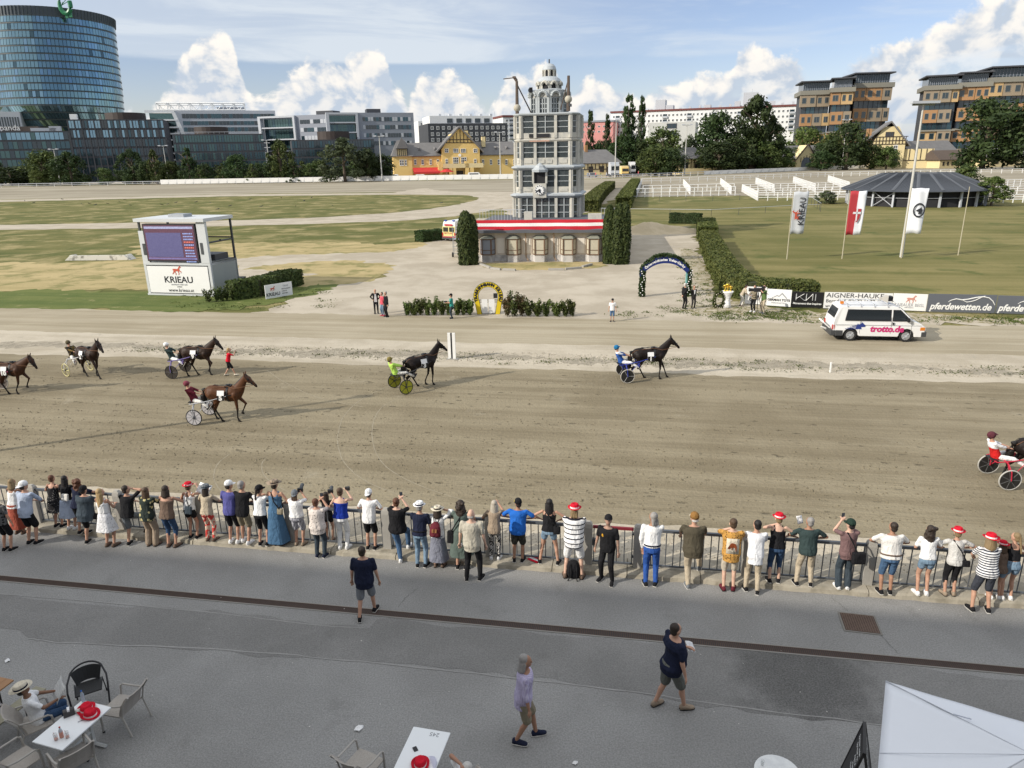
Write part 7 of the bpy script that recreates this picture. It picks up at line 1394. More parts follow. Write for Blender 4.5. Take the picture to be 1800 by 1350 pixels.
pp('woman with dark red curls leaning far over the rail',146,938,845,sex='f',hairdo='curly',hair='auburn',top='navy',sleeve='short',bottom='shorts',bot='black',lean=20,arms=('chin','wide'),pose='rail',group=GF,rail=RH)
pp('large man in a black cap and slate T shirt, one foot raised',160,955,858,False,w=1.32,fat=.5,hairdo='short',hair='dark',hat=('capback','black'),top='slate',hem=.74,bottom='long',bot='black',feet=((-.12,0,.08),(.22,.34,.24)),**R_)
pp('blonde woman in a white top and black and white patterned skirt',195,960,860,False,sex='f',hairdo='long',hair='blond',top='white',sleeve='none',hem=1.05,bottom='skirt',bot=(BWF,.52,.30),shoe='brown',turn=-25,arms=('hold','hold'),pose='stand',group=GF)
pp('man in a black T shirt and grey shorts shading his eyes',234,958,857,False,hairdo='short',hair='dark',top='black',bottom='shorts',bot='grey',arms=('rail','head'),feet=((-.12,0,.08),(.2,.36,.30)),turn=-30,pose='rail',group=GF,rail=RH)
pp('woman with long brown hair in a dark tropical print shirt',268,959,860,False,w=1.15,sex='f',hairdo='long',hair='brown',top=FLR,hem=.80,bottom='wide',bot='taupe',shoe='brown',**R_)
pp('woman in a brown sleeveless top and knee length jeans',303,961,857,False,sex='f',w=1.08,hairdo='bob',hair='dark',top='brown',sleeve='none',hem=.86,bottom='capri',bot='denim',shoe='brown',arms=('wide','wide'),pose='rail',group=GF,rail=RH)
pp('woman in a red hat, white tank top and black shorts with a blue bag',341,946,852,sex='f',hairdo='bun',hair='brown',hat=('fedora','red','white'),top='white',sleeve='none',hem=.95,bottom='mini',bot='black',shoe='black',arms=('rail','photo'),pose='rail',group=GF,rail=RH)
pp('woman with long dark curls, pale hat and red patterned trousers',371,950,856,sex='f',hairdo='long',hair='dark',hat=('fedora','grey','slate'),top='beige',hem=.88,bottom='trousers',bot=RPT,shoe='brown',turn=-15,**R_)
pp('person in a white cap and violet blue T shirt with black shorts',412,954,849,sex='m',hairdo='short',hair='dark',hat=('cap','white'),top='purple',hem=.84,bottom='long',bot='black',shoe='white',turn=-30,**R_)
pp('grey haired man in a black T shirt and khaki shorts',434,956,849,hairdo='short',hair='grey',top='black',hem=.82,bottom='shorts',bot='khaki',shoe='white',feet=((-.16,.1,.08),(.06,0,.08)),turn=-20,**R_)
pp('woman in a black cap, white T shirt and wide black shorts',464,958,857,sex='f',hairdo='pony',hair='dark',hat=('cap','black'),top='white',hem=.93,bottom='long',bot='black',shoe='black',arms=('chin','chin'),turn=-25,pose='rail',group=GF,rail=RH)
pp('woman in a brown felt hat and long blue dress',491,957,848,sex='f',hairdo='bun',hair='dark',hat=('sun','taupe','brown'),top=cloth('blue dress',(.065,.14,.24)),sleeve='none',hem=.92,bottom='skirt',bot=(cloth('blue dress',(.065,.14,.24)),.10,.30),shoe='brown',arms=('rail','rail'),pose='rail',group=GF,rail=RH)
pp('woman in a white T shirt and striped shorts taking pictures with a long lens',527,958,864,sex='f',w=1.22,hairdo='mullet',hair='brown',hat=('capback','grey'),top='white',hem=.95,bottom='shorts',bot=VST,shoe='taupe',pose='photo',group=GF,turn=12)
pp('short dark haired woman in a speckled blouse and dark jeans, behind the others',564,979,878,False,sex='f',w=1.25,hairdo='short',hair='auburn',top=BLS,hem=.76,bottom='trousers',bot='slate',shoe='navy',pose='photo',group=GF)
pp('dark haired person in black holding a camera, half hidden by the speckled blouse',580,950,866,sex='f',hairdo='long',hair='dark',top='black',hem=.80,bottom='mini',bot='black',shoe='brown',pose='photo',group=GF)
pp('woman in a royal blue sleeveless top and white trousers',604,964,861,sex='f',w=1.14,hairdo='bun',hair='brown',skin=2,top='royal',sleeve='none',hem=.93,bottom='trousers',bot='white',shoe='white',arms=('rail','photo'),pose='rail',group=GF,rail=RH)
pp('man in a white cap, white T shirt and black shorts beside a post',653,965,864,hairdo='short',hair='dark',hat=('capback','white'),top='white',hem=.82,bottom='shorts',bot='black',shoe='black',w=1.05,**R_)
pp('red haired woman in a black T shirt and blue jeans filming with a phone',703,987,877,False,sex='f',w=1.25,hairdo='bun',hair='auburn',skin=2,top='black',hem=.84,bottom='trousers',bot='mdenim',shoe='white',pose='photo',group=GF,turn=10,feet=((.02,0,.08),(.12,.40,.26)))
pp('man in a white hat and navy polo with a white umbrella',741,996,887,False,hairdo='short',hair='grey',hat=('fedora','white','navy'),top='navy',hem=.90,bottom='trousers',bot='ldenim',shoe='black',belt='black',arms=('rail','stand'),pose='rail',group=GF,rail=RH,turn=-10)
pp('woman in a cream sun hat and white blouse with a maroon backpack',772,996,894,False,sex='f',hairdo='bob',hair='dark',hat=('sun','cream','black'),top='white',sleeve='half',hem=.90,bottom='skirt',bot=(SKP,.22,.28),shoe='brown',arms=('rail','head'),pose='rail',group=GF,rail=RH)
pp('woman with dark curly hair in a long grey green dress',812,999,883,False,sex='f',hairdo='curly',hair='dark',top='greygreen',hem=.88,bottom='skirt',bot=('greygreen',.38,.30),shoe='black',arms=('wide','wide'),pose='rail',group=GF,rail=RH)
pp('bald man in a beige T shirt and black trousers standing behind the row',832,1020,897,False,w=1.12,hairdo='bald',hair='grey',skin=2,top=cloth('sand T shirt',(.44,.41,.34)),hem=.78,bottom='trousers',bot='black',shoe='black',pose='stand',group=GF,feet=((-.15,0,.08),(.15,.06,.08)))
pp('woman with long grey hair in a taupe top and black and white trousers',870,983,883,sex='f',hairdo='long',hair='taupe',top='taupe',hem=.82,bottom='trousers',bot=BWP,shoe='white',arms=('rail','photo'),pose='rail',group=GF,rail=RH)
pp('man in a bright blue T shirt and dark camouflage shorts',911,987,881,w=1.18,hairdo='short',hair='dark',hat=('cap','black',(.6,.48,.12)),skin=1,top='blue',hem=.82,bottom='shorts',bot=CAMO,shoe='black',turn=30,arms=('wide','wide'),pose='rail',group=GF,rail=RH)
pp('woman with long black hair in a black tank top and denim shorts',965,990,881,sex='f',hairdo='long',hair='black',skin=0,top='black',sleeve='none',hem=.93,bottom='mini',bot='ldenim',shoe='black',feet=((-.23,0,.08),(.23,0,.08)),arms=('wide','wide'),pose='rail',group=GF,rail=RH)
pp('man in a red hat, thinly striped T shirt and white shorts',1008,1015,892,False,w=1.22,hairdo='mullet',hair='fair',hat=('fedora','red','white'),top=STR,hem=.78,bottom='shorts',bot='white',shoe='brown',feet=((-.19,0,.08),(.19,0,.08)),skin=2,**R_)
pp('tattooed guard in a black cap, black T shirt and black trousers facing the grandstand',1067,1020,907,False,rz=TA+PI-R(18),w=1.1,hairdo='short',hair='dark',hat=('cap','black'),top='black',hem=.84,bottom='trousers',bot='black',shoe='black',pose='stand',group=GF,face=True,turn=15,nod=-24,armskin=TAT,feet=((-.15,.05,.08),(.15,0,.08)))
pp('grey haired man in a white long sleeved shirt and bright blue trousers',1143,1029,903,False,hairdo='mullet',hair='grey',skin=1,top='white',sleeve='long',hem=.97,bottom='trousers',bot='trouserblue',shoe='black',belt='navy',arms=('pocket','rail'),turn=35,pose='rail',group=GF,rail=RH,lean=6)
pp('white bearded man in a brown cap and olive T shirt, one foot on the rail',1214,1033,906,False,w=1.2,hairdo='bald',hair='white',hat=('cap',(.25,.13,.04),'cream'),top='olive',hem=.78,bottom='trousers',bot='beige',shoe='grey',feet=((-.06,0,.08),(.20,.42,.30)),arms=('wide','wide'),pose='rail',group=GF,rail=RH,turn=15)
t_leo=pp('person in a leopard print shirt with a big cat picture and beige shorts',1280,1037,914,False,w=1.1,hairdo='short',hair='brown',top=LEO,hem=.76,bottom='long',bot=cloth('ecru shorts',(.55,.49,.40)),shoe='maroon',skin=2,arms=('chin','wide'),pose='rail',group=GF,rail=RH,lean=6)
pp('dark haired man in a white linen shirt and khaki trousers',1322,1040,919,False,hairdo='short',hair='black',top=LW,sleeve='half',hem=.74,bottom='trousers',bot='beige',shoe='black',turn=20,feet=((-.14,.05,.08),(.10,-.06,.08)),**R_)
pp('woman in a red hat, black tank top and knee length jeans',1360,1023,908,sex='f',hairdo='short',hair='fair',skin=2,hat=('fedora','red','white'),top='black',sleeve='none',hem=.93,bottom='capri',bot='denim',shoe='black',arms=('chin','wide'),pose='rail',group=GF,rail=RH)
pp('grey haired man in a dark green T shirt and beige trousers',1413,1028,914,w=1.15,hairdo='short',hair='grey',skin=1,top='darkgreen',hem=.84,bottom='trousers',bot='beige',shoe='black',turn=25,feet=((-.18,0,.08),(.15,0,.08)),arms=('wide','wide'),pose='rail',group=GF,rail=RH)
pp('person in a dark cap, mauve T shirt and wide navy trousers filming',1481,1034,916,sex='m',hairdo='short',hair='black',hat=('cap',(.02,.04,.03)),skin=2,top='mauve',hem=.80,bottom='wide',bot='slate',shoe='white',pose='photo',group=GF,turn=20,back=12)
pp('man in a white T shirt, brown belt and denim shorts',1556,1043,923,w=1.2,hairdo='short',hair='dark',skin=1,top=cloth('ecru white',(.68,.66,.63)),hem=.92,bottom='long',bot='mdenim',shoe='black',belt='brown',turn=20,arms=('wide','wide'),pose='rail',group=GF,rail=RH)
pp('woman with dark curls in a white T shirt and pale denim shorts',1620,1045,928,sex='f',hairdo='curly',hair='dark',top='white',hem=.95,bottom='mini',bot='ldenim',shoe='white',arms=('hold','rail'),pose='rail',group=GF,rail=RH)
pp('woman in a red hat, heather grey T shirt and black knee trousers',1668,1046,933,sex='f',hairdo='short',hair='fair',hat=('fedora','red','white'),top=HEA,hem=.84,bottom='capri',bot='black',shoe='taupe',arms=('wide','wide'),pose='rail',group=GF,rail=RH,turn=-10)
pp('person in a red hat, boldly striped T shirt and dark grey shorts, behind the row',1722,1074,945,False,sex='f',w=1.12,hairdo='bob',hair='fair',hat=('fedora','red','white'),top=STR2,hem=.84,bottom='long',bot=cloth('charcoal shorts',(.05,.055,.07)),shoe='black',feet=((-.16,0,.08),(.16,0,.08)),**R_)
pp('child in a red hat half hidden beside the braided girl',1748,1052,957,sex='f',hairdo='bob',hair='brown',hat=('fedora','red','white'),top='brown',hem=.84,bottom='mini',bot='ldenim',shoe='white',**R_)
pp('girl with a long braid, black top and pale denim shorts',1768,1053,941,sex='f',w=.92,hairdo='braid',hair='fair',top='black',sleeve='none',hem=1.06,bottom='mini',bot='ldenim',shoe='white',turn=35,**R_)
d=PL['person in a leopard print shirt with a big cat picture and beige shorts'];b=MB();b.M=d['TT'];b.loft([[(x*.135,-.136-.012*(1-x*x),z) for x in(-1,-.5,0,.5,1)] for z in(.98,1.12,1.26,1.33)],cap=False,closed=False);b.build('shirt_panel',FAB('cream'),d['t'],smooth=True).modifiers.new('thick','SOLIDIFY').thickness=.012
b=MB();b.M=d['TT'];b.extr([(x*.13,z) for x,z in((-.6,1.16),(-.45,1.20),(-.2,1.235),(.15,1.23),(.45,1.215),(.65,1.16),(.62,1.08),(.5,1.04),(.42,1.10),(.3,1.13),(.0,1.14),(-.12,1.08),(-.22,1.08),(-.2,1.14),(-.5,1.13),(-.85,1.12),(-.8,1.10),(-.5,1.10))],-.165,-.15);b.build('cat_print',FAB((.22,.055,.02)),d['t'])
d=PL['tattooed guard in a black cap, black T shirt and black trousers facing the grandstand'];b=MB();b.M=d['TT'];b.ball((.075,.135,1.30),(.038,.012,.045),8,6);b.build('badge',FAB((.62,.33,.03)),d['t'])
pp('man in a navy T shirt and grey shorts walking to the rail',646,1084,963,False,w=1.2,hairdo='short',hair='dark',top='navy',hem=.78,bottom='shorts',bot=cloth('pale grey shorts',(.20,.215,.235)),shoe='black',pose='walk',rz=TA+R(8),arms=('stand','stand'),feet=((-.13,-.18,.10),(.12,.22,.08)),vox=.015)
pp('long haired man in a lavender shirt and khaki shorts strolling along the apron',920,1300,1152,False,w=1.1,hairdo='bob',hair='grey',skin=1,top=PIN,sleeve='half',hem=.74,bottom='shorts',bot='khaki',shoe='navy',pose='walk',rz=TA-R(80),arms=('stand','stand'),feet=((-.1,.22,.08),(.1,-.12,.10)),vox=.014,face=True)
pp('heavy man in a navy T shirt and olive grey shorts carrying papers',1175,1244,1098,False,w=1.32,fat=1.0,hairdo='short',hair='dark',top='navy',hem=.80,bottom='shorts',bot=cloth('olive grey shorts',(.125,.13,.115)),shoe='taupe',pose='walk',rz=TA-R(62),turn=5,arms=('hold','stand'),feet=((-.13,-.20,.09),(.12,.24,.08)),vox=.014,face=True)
GI='people on the gravel yard';I_=dict(kerb=False,group=GI,vox=.022)
pp('man in a dark jacket and white shirt with hands on hips',662,551,511,hmul=1.08,rz=PI+.2,top='black',sleeve='long',bottom='trousers',bot='black',shoe='black',hairdo='bald',hair='grey',pose='hips',face=True,**I_)
d=PL['man in a dark jacket and white shirt with hands on hips'];b=MB();b.M=d['TT'];b.loft([[(x,.145,z) for x in(-w_,w_)] for z,w_ in((.86,.10),(1.1,.08),(1.42,.05))],cap=False,closed=False);b.build('shirt_front',FAB('white'),d['t']).modifiers.new('thick','SOLIDIFY').thickness=.02
pp('person in a pink shirt, pale jeans and pink shoes',674,555,516,hmul=1.06,rz=PI*.75,sex='f',top='pink',bottom='trousers',bot='ldenim',shoe='pink',hairdo='short',hair='dark',pose='stand',**I_);pp('man in a black suit with his back to the horseshoe',681,557,515,hmul=1.06,rz=PI*.7,top='black',sleeve='long',hem=.76,bottom='trousers',bot='black',shoe='black',hairdo='short',hair='grey',pose='stand',**I_)
pp('photographer in a teal vest and dark cap before the shrubs',795,560,519,hmul=1.06,rz=PI*.5,top='teal',hem=.80,bottom='trousers',bot='slate',shoe='black',hat=('cap','black'),hairdo='short',hair='dark',pose='hold',**I_)
pp('boy in a white T shirt, black cap and denim shorts on the sand road',1076,565,525,hmul=1.0,rz=PI*.95,top='white',bottom='long',bot='mdenim',shoe='black',hat=('cap','black'),hairdo='short',hair='dark',pose='stand',face=True,**I_)
pp('white haired man in a black suit turning to the other suit',1202,543,500,hmul=1.06,rz=-PI*.35,top='black',sleeve='long',hem=.74,bottom='trousers',bot='black',shoe='black',hairdo='short',hair='white',pose='stand',arms=('behind','behind'),**I_);pp('man in a dark suit and tie facing the track',1218,542,504,hmul=1.06,rz=PI+.15,top=cloth('dark suit',(.03,.028,.028)),sleeve='long',hem=.74,bottom='trousers',bot=cloth('dark suit',(.03,.028,.028)),shoe='black',hairdo='short',hair='brown',pose='stand',face=True,arms=('behind','behind'),**I_)
d=PL['man in a dark suit and tie facing the track'];b=MB();b.M=d['TT'];b.loft([[(x,.145,z) for x in(-w_,w_)] for z,w_ in((1.12,.02),(1.42,.07))],cap=False,closed=False);b.build('shirt_front',FAB('white'),d['t']).modifiers.new('thick','SOLIDIFY').thickness=.02
pp('bending person in a beige jacket by the garland table',1302,538,505,hmul=1.18,rz=-PI*.45,sex='f',top='beige',sleeve='long',bottom='trousers',bot='offwhite',shoe='brown',hairdo='short',hair='dark',pose='hold',lean=32,**I_);pp('person in black trousers and a sage jacket beside the television camera',1324,548,504,hmul=1.06,rz=PI*.7,sex='f',top='khaki',sleeve='long',bottom='trousers',bot='black',shoe='white',hairdo='short',hair='dark',pose='hold',**I_);pp('cameraman in a green T shirt and beige trousers',1341,551,504,hmul=1.06,rz=PI*.6,top='green',hem=.80,bottom='trousers',bot='beige',shoe='grey',hairdo='bald',hair='grey',pose='photo',arms=('photo','stand'),**I_)
far=[PL[k]['t'] for k in('boy in a white T shirt, black cap and denim shorts on the sand road','person in a pink shirt, pale jeans and pink shoes','cameraman in a green T shirt and beige trousers')];snap=[snapshot(f_) for f_ in far]
for i,(px,py) in enumerate(((1036,312.5),(1047,312.5),(1056,312),(1066,312),(1122,310),(1136,309.5))):o=dup(far[i%3],(*P(px,py),0),random.uniform(0,6),'tiny far spectator behind the far rail near the stable yard','far spectators',None,snap[i%3]);o.scale=(1.6,)*3
# ---------------------------------------------------------------- trotters, sulkies and drivers
def coat(key,col,pt=.5,leg=(.012,.010,.009)):
 k='coat '+key
 if k in MC:return MC[k]
 m=bpy.data.materials.new(k);m.use_nodes=True ;t=NT(m.node_tree);p=t.n['Principled BSDF'];p.inputs['Roughness'].default_value=.58;p.inputs['Specular IOR Level'].default_value=.22
 co=t.new('ShaderNodeTexCoord').outputs['Object'];x,y,z=t.sep(co);n=t.noise(co,4,4,.6);c=t.mix(n,tuple(a*.75 for a in col),tuple(a*1.25 for a in col));f=t.ramp(t.math('ADD',z,t.math('MULTIPLY',n,.1)),.78,.50);g=t.ramp(t.math('ADD',x,t.math('MULTIPLY',z,-.35)),.72,.86)
 c=t.mix(f,c,leg);c=t.mix(t.math('MULTIPLY',g,.85),c,leg);t.l.new(c,p.inputs['Base Color']);MC[k]=m;return m
BAY=coat('bay',(.085,.034,.014));DBAY=coat('dark bay',(.026,.013,.008));BLKC=coat('black brown',(.012,.008,.007));BBAY=coat('brown bay',(.055,.023,.011))
FL={'stand':((.50,.98),(.52,.55),(.48,.20),(.53,.04)),'lift':((.54,1.0),(.80,.74),(.64,.44),(.58,.31)),'reach':((.54,1.0),(.74,.58),(.86,.24),(.93,.06)),'back':((.46,.98),(.40,.56),(.22,.22),(.24,.05)),'fold':((.52,.98),(.74,.64),(.54,.46),(.44,.36))}
HL={'stand':((-.42,.95),(-.70,.56),(-.64,.20),(-.58,.04)),'fwd':((-.30,.96),(-.46,.55),(-.28,.20),(-.20,.05)),'back':((-.48,.95),(-.86,.60),(-.96,.26),(-.99,.08)),'lift':((-.34,.98),(-.58,.66),(-.50,.34),(-.46,.20))}
LEATH=mat('black harness leather',(.012,.012,.013),.4,.1,6);CLOTHN=mat('white number cloth',(.74,.74,.74),.7,.04,4)
def horse(label,pos,rz,coatm,fl,hl,num=None,neck=0.0,bob=True,twist=0.0,reins=True,hood=None,s=1.0):
 t=thing('horse',label,'horse',(pos[0],pos[1],.014),rz,'trotting horses');t.scale=(s,s,s);b=MB()
 E=lambda x,z,ry,rz_:[(x,ry*math.cos(a)*(1.0 if math.sin(a)>0 else 1.0),z+rz_*math.sin(a)) for a in [2*PI*i/16 for i in range(16)]]
 b.loft([E(-.86,1.26,.06,.10),E(-.80,1.27,.17,.20),E(-.66,1.29,.255,.275),E(-.45,1.29,.285,.305),E(-.18,1.245,.275,.295),E(.12,1.215,.285,.325),(E(.38,1.23,.265,.355)),E(.56,1.255,.22,.32),E(.70,1.27,.15,.22),E(.78,1.28,.06,.10)])
 HM=Matrix.Translation((.60,0,1.38))@Matrix.Rotation(-R(neck),4,'Y')@Matrix.Rotation(R(twist),4,'Z')@Matrix.Translation((-.60,0,-1.38));b.M=HM
 N_=lambda x,z,ry,rl,a:[(x-math.sin(a)*rl*math.sin(q),ry*math.cos(q),z+math.cos(a)*rl*math.sin(q)) for q in [2*PI*i/12 for i in range(12)]]
 b.loft([N_(.48,1.26,.16,.30,.75),N_(.66,1.44,.135,.25,.8),N_(.82,1.64,.105,.185,.75),N_(.97,1.83,.085,.145,.65),N_(1.04,1.93,.07,.11,.5)])
 b.cap((1.04,0,1.93),(1.20,0,1.78),.105,.095);b.cap((1.10,0,1.80),(1.16,0,1.72),.10,.075);b.cap((1.20,0,1.78),(1.42,0,1.53),.088,.058);b.cap((1.38,0,1.56),(1.43,0,1.50),.062,.055)
 for k in(-1,1):b.cap((1.03,k*.055,2.00),(1.05,k*.085,2.19),.045,.018,6)
 b.M=None
 for k in(-1,1):
  e,kn,f,h=[Vector((x,k*.13,z)) for x,z in FL[fl[(k+1)//2]]];b.cap((.50,k*.16,1.22),e,.15,.095);b.cap(e,kn,.085,.052);b.cap(kn,kn+Vector((0,0,-.02)),.056,.05);b.cap(kn,f,.042,.033);b.cap(f,f,.042,.04);b.cap(f,h,.035,.042);d=Vector((.06,0,-.02));b.cap(h+Vector((-.02,0,0)),h+d,.044,.046)
  e,kn,f,h=[Vector((x,k*.14,z)) for x,z in HL[hl[(k+1)//2]]];b.cap((-.56,k*.13,1.22),e,.21,.14);b.cap(e,kn,.125,.062);b.cap(kn,kn+Vector((-.05,0,.05)),.058,.045);b.cap(kn,f,.047,.035);b.cap(f,f,.043,.04);b.cap(f,h,.036,.042);b.cap(h+Vector((-.02,0,0)),h+Vector((.06,0,-.02)),.044,.046)
 b.build('body',coatm,t,remesh=.024,sm=3)
 BH=mat('black horse hair',(.010,.008,.007),.5,.3,20,.5,40,stretch=(1,1,.3));b=MB();b.M=HM
 for i in range(9):k=i/8;x,z=lerp(.50,1.02,k),lerp(1.62,2.03,k);b.cap((x,.0,z),(x+.02,-.07,z-.16),.040,.022,6)
 b.cap((1.06,0,2.04),(1.17,0,1.92),.035,.015,6);b.build('mane',BH,t,remesh=.02)
 b=MB();pts=[(-.84,0,1.42),(-.93,0,1.38),(-.97,0,1.15),(-.96,.02,.85),(-.94,.03,.55)];b.tube(pts,[.06,.10,.125,.12,.04],10);b.build('tail',BH,t,remesh=.022)
 b=MB();sec=lambda x,w_,z,rz_,ry:b.loft([[(x+d_,ry*g*math.cos(a),z+rz_*g*math.sin(a)) for d_,g in((-w_,1.0),(-w_,1.035),(w_,1.035),(w_,1.0))] for a in [2*PI*i/20 for i in range(21)]],cap=False)
 sec(.20,.045,1.215,.335,.288);b.box((.20,0,1.565),(.26,.22,.07));b.box((.20,0,1.61),(.12,.10,.06));b.tube([(.20,-.29,1.22),(.5,-.235,1.24),(.74,-.10,1.30),(.79,0,1.30),(.74,.10,1.30),(.5,.235,1.24),(.20,.29,1.22)],.022,6);b.tube([(.2,0,1.56),(-.4,0,1.61),(-.84,0,1.42)],.014,5);b.build('harness',LEATH,t)
 b=MB();b.M=HM
 for y in(-1,1):b.tube([(1.02,y*.09,2.0),(1.16,y*.105,1.78),(1.33,y*.07,1.58)],.013,5);b.tube([(1.33,y*.075,1.60),(1.20,y*.095,1.88),(1.05,y*.07,2.03)],.012,5);b.box((1.17,y*.105,1.86),(.07,.03,.07))
 b.tube([(1.28,-.085,1.68),(1.36,0,1.74),(1.28,.085,1.68)],.014,5);b.tube([(1.03,-.08,1.98),(1.05,0,2.06),(1.03,.08,1.98)],.014,5);b.build('bridle',hood or LEATH,t)
 if reins:
  for y in(-1,1):p_=HM@Vector((1.33,y*.08,1.57));MB().tube([tuple(p_),(.55,y*.24,1.52),(.2,y*.16,1.60),(-.72,y*.14,1.50),(-.88,y*.10,1.36)],.010,5).build('rein',mat('tan rein',(.16,.075,.035),.5,.1,5) if y<0 else LEATH,t)
 if num:
  for y in(-1,1):
   c=MB();c.loft([[(-.17,y*q,z),(.13,y*q,z),(.13,y*(q+.012),z),(-.17,y*(q+.012),z)] for z,q in((1.03,.378),(1.24,.372),(1.44,.295))]);cl=c.build('number_cloth',CLOTHN,t);MB().bx(-.168,.128,y*.392-.005,y*.392+.005,1.03,1.25).build('number_panel',BLK,cl);letter(num,WHITE,cl,(-.02,y*.401,1.14),.29,rz=0 if y<0 else PI,bold=.016,name='number')
 return t
def sulky(label,pos,rz,frame,disc=None,rim=None,spokes=8,light=(.5,.5,.5)):
 t=thing('sulky',label,'sulky',(pos[0],pos[1],.014),rz,'sulkies');r=.345;fr=mat('sulky '+str(frame),frame,.35,.1,4,metal=.2);
 for y in(-.62,.62):
  q=MB();n=28;q.loft([[((r-.022+.022*math.cos(a))*math.cos(b_),y+.022*math.sin(a),r+(r-.022+.022*math.cos(a))*math.sin(b_)) for a in [2*PI*i/8 for i in range(8)]] for b_ in [2*PI*j/n for j in range(n+1)]],cap=False);w=q.build('wheel',mat('tyre '+str(rim),rim,.6,.1,6) if rim else TYRE,t,smooth=True)
  q=MB();q.cyl((0,y-.05,r),(0,y+.05,r),.045,n=12);q.build('hub',DARKSTEEL,w)
  if disc:q=MB();q.cyl((0,y-.012,r),(0,y+.012,r),r-.03,n=28);q.build('disc',mat('disc '+str(disc),disc,.4,.1,4),w)
  q=MB();[q.bar((.04*math.cos(a),y,r+.04*math.sin(a)),((r-.03)*math.cos(a),y,r+(r-.03)*math.sin(a)),.032 if disc else .022,.045 if disc else .022) for a in [2*PI*k/spokes for k in range(spokes)]];q.build('spokes',mat('spoke '+str(light),light,.5,.1,4),w)
  q=MB();q.tube([(0,y*.87,r),(-.02,y*.84,.60),(-.04,y*.70,.80),(-.05,y*.45,.84)],.020,6);q.tube([(0,y*1.10,r),(-.02,y*1.06,.62),(-.04,y*.72,.82)],.018,6);q.tube([(0,y*.9,r),(.42,y*.70,.78),(.62,y*.66,.93)],.013,5);q.build('fork',fr,t)
  MB().tube([(-.30,y*.50,.80),(.10,y*.62,.88),(.60,y*.62,.98),(1.34,y*.56,1.18)],[.018,.021,.020,.016],7).build('shaft',fr,t);q=MB();q.tube([(.50,y*.62,.95),(.54,y*.62,.84),(.56,y*.62,.80)],.014,5);q.box((.56,y*.62,.80),(.05,.14,.14));q.build('foot_rest',fr,t)
 q=MB();q.tube([(-.05,-.45,.84),(-.06,0,.85),(-.05,.45,.84)],.022,6);q.tube([(-.30,-.31,.80),(-.32,0,.80),(-.30,.31,.80)],.018,6);q.tube([(-.05,0,.85),(-.38,0,.79)],.018,6);q.build('arch',fr,t)
 MB().bx(-.42,-.02,-.19,.19,.815,.855).build('seat',BLACK,t,bevel=.02);return t
def team(hl,sl,dl,wheelpx,rz,coatm,fl,hlg,num,fr,disc,rim,spokes,light,dkw,neck=0,twist=0,hood=None,at_=None):
 c,s=math.cos(rz),math.sin(rz)
 if at_ is None:X,Y=P(*wheelpx,.014);pos=(X-(c*-1.14+s*.62),Y-(s*-1.14-c*.62))
 else:pos=P(*at_)
 horse(hl,pos,rz,coatm,fl,hlg,num,neck,twist=twist,hood=hood,s=.97);a=(pos[0]+c*-1.14,pos[1]+s*-1.14);sulky(sl,a,rz,fr,disc,rim,spokes,light)
 d=(pos[0]+c*-1.35,pos[1]+s*-1.35);return person(dl,(d[0],d[1],.014),rz=rz-PI/2,h=1.75,pose='sulky',hipz=.90,shoe='black',hairdo='short',hair='dark',group='sulky drivers',**dkw)
JK=lambda k,a,b_,z=1.2:cloth(k,a,'half',b_,z)
team('bright bay trotter wearing number 5, nearest of the left group','silver sulky with pale clear wheel discs behind number 5','driver in a maroon jacket and pale jeans behind the number 5 horse',(343,748),R(-5),BAY,('stand','lift'),('fwd','stand'),'5',(.42,.43,.45),(.46,.45,.47),None,10,(.20,.20,.22),dict(top=cloth('maroon jacket',(.13,.018,.03)),sleeve='half',bottom='trousers',bot='offwhite',hat=('helmet',(.20,.05,.07)),skin=0),neck=4)
team('dark bay trotter wearing number 9, led by a girl in red','violet framed sulky with dark wheel discs behind number 9','driver in a dark green shirt and white helmet behind the number 9 horse',(303,666),R(-7),DBAY,('lift','stand'),('stand','fwd'),'9',(.19,.15,.38),(.045,.038,.033),None,8,(.03,.03,.03),dict(top='darkgreen',sleeve='half',bottom='trousers',bot='white',hat=('helmet','white')),neck=-4)
team('dark trotter wearing number 2, turning towards the stand','white sulky with pale yellow wheels behind number 2','driver in a black and gold jacket behind the number 2 horse',(118,662),R(-30),DBAY,('reach','back'),('fwd','back'),'2',(.62,.62,.62),None,(.55,.50,.25),6,(.60,.55,.24),dict(top=cloth('black gold jacket',(.02,.018,.015),'patch',(.16,.11,.04),6),sleeve='long',bottom='trousers',bot='offwhite',hat=('helmet',(.10,.085,.05))),neck=-2)
team('black trotter turning away, before the finish board','black sulky with yellow wheel discs, before the finish board','driver in a lime green jacket and olive helmet',(715,693),R(34),BLKC,('stand','back'),('back','fwd'),'3',(.05,.05,.055),(.36,.36,.03),None,5,(.03,.03,.03),dict(top=cloth('lime jacket',(.42,.66,.12)),sleeve='long',bottom='trousers',bot='offwhite',hat=('helmet',(.22,.18,.06))),neck=5)
team('leading black brown trotter, alone right of the finish board','blue sulky with black wheel discs and pale rims, rightmost on the far side','driver in a blue and white jacket with a blue helmet',(1103,674),R(2),BLKC,('stand','reach'),('back','fwd'),'1',(.03,.05,.30),(.02,.02,.02),(.40,.38,.34),3,(.25,.25,.25),dict(top=JK('blue white jacket',(.03,.10,.36),(.72,.72,.74),1.32),sleeve='half',bottom='trousers',bot='white',hat=('helmet',(.02,.16,.34))),neck=3)
team('bay trotter wearing number 10, cut by the left picture edge','pink framed sulky with grey wheel discs at the left picture edge','driver of the pink framed sulky, outside the left edge',None,R(-6),BBAY,('back','lift'),('fwd','back'),'10',(.55,.12,.24),(.16,.14,.13),(.4,.38,.34),6,(.12,.11,.10),dict(top='red',sleeve='long',bottom='trousers',bot='white',hat=('helmet','black')),neck=-14,at_=(27,692))
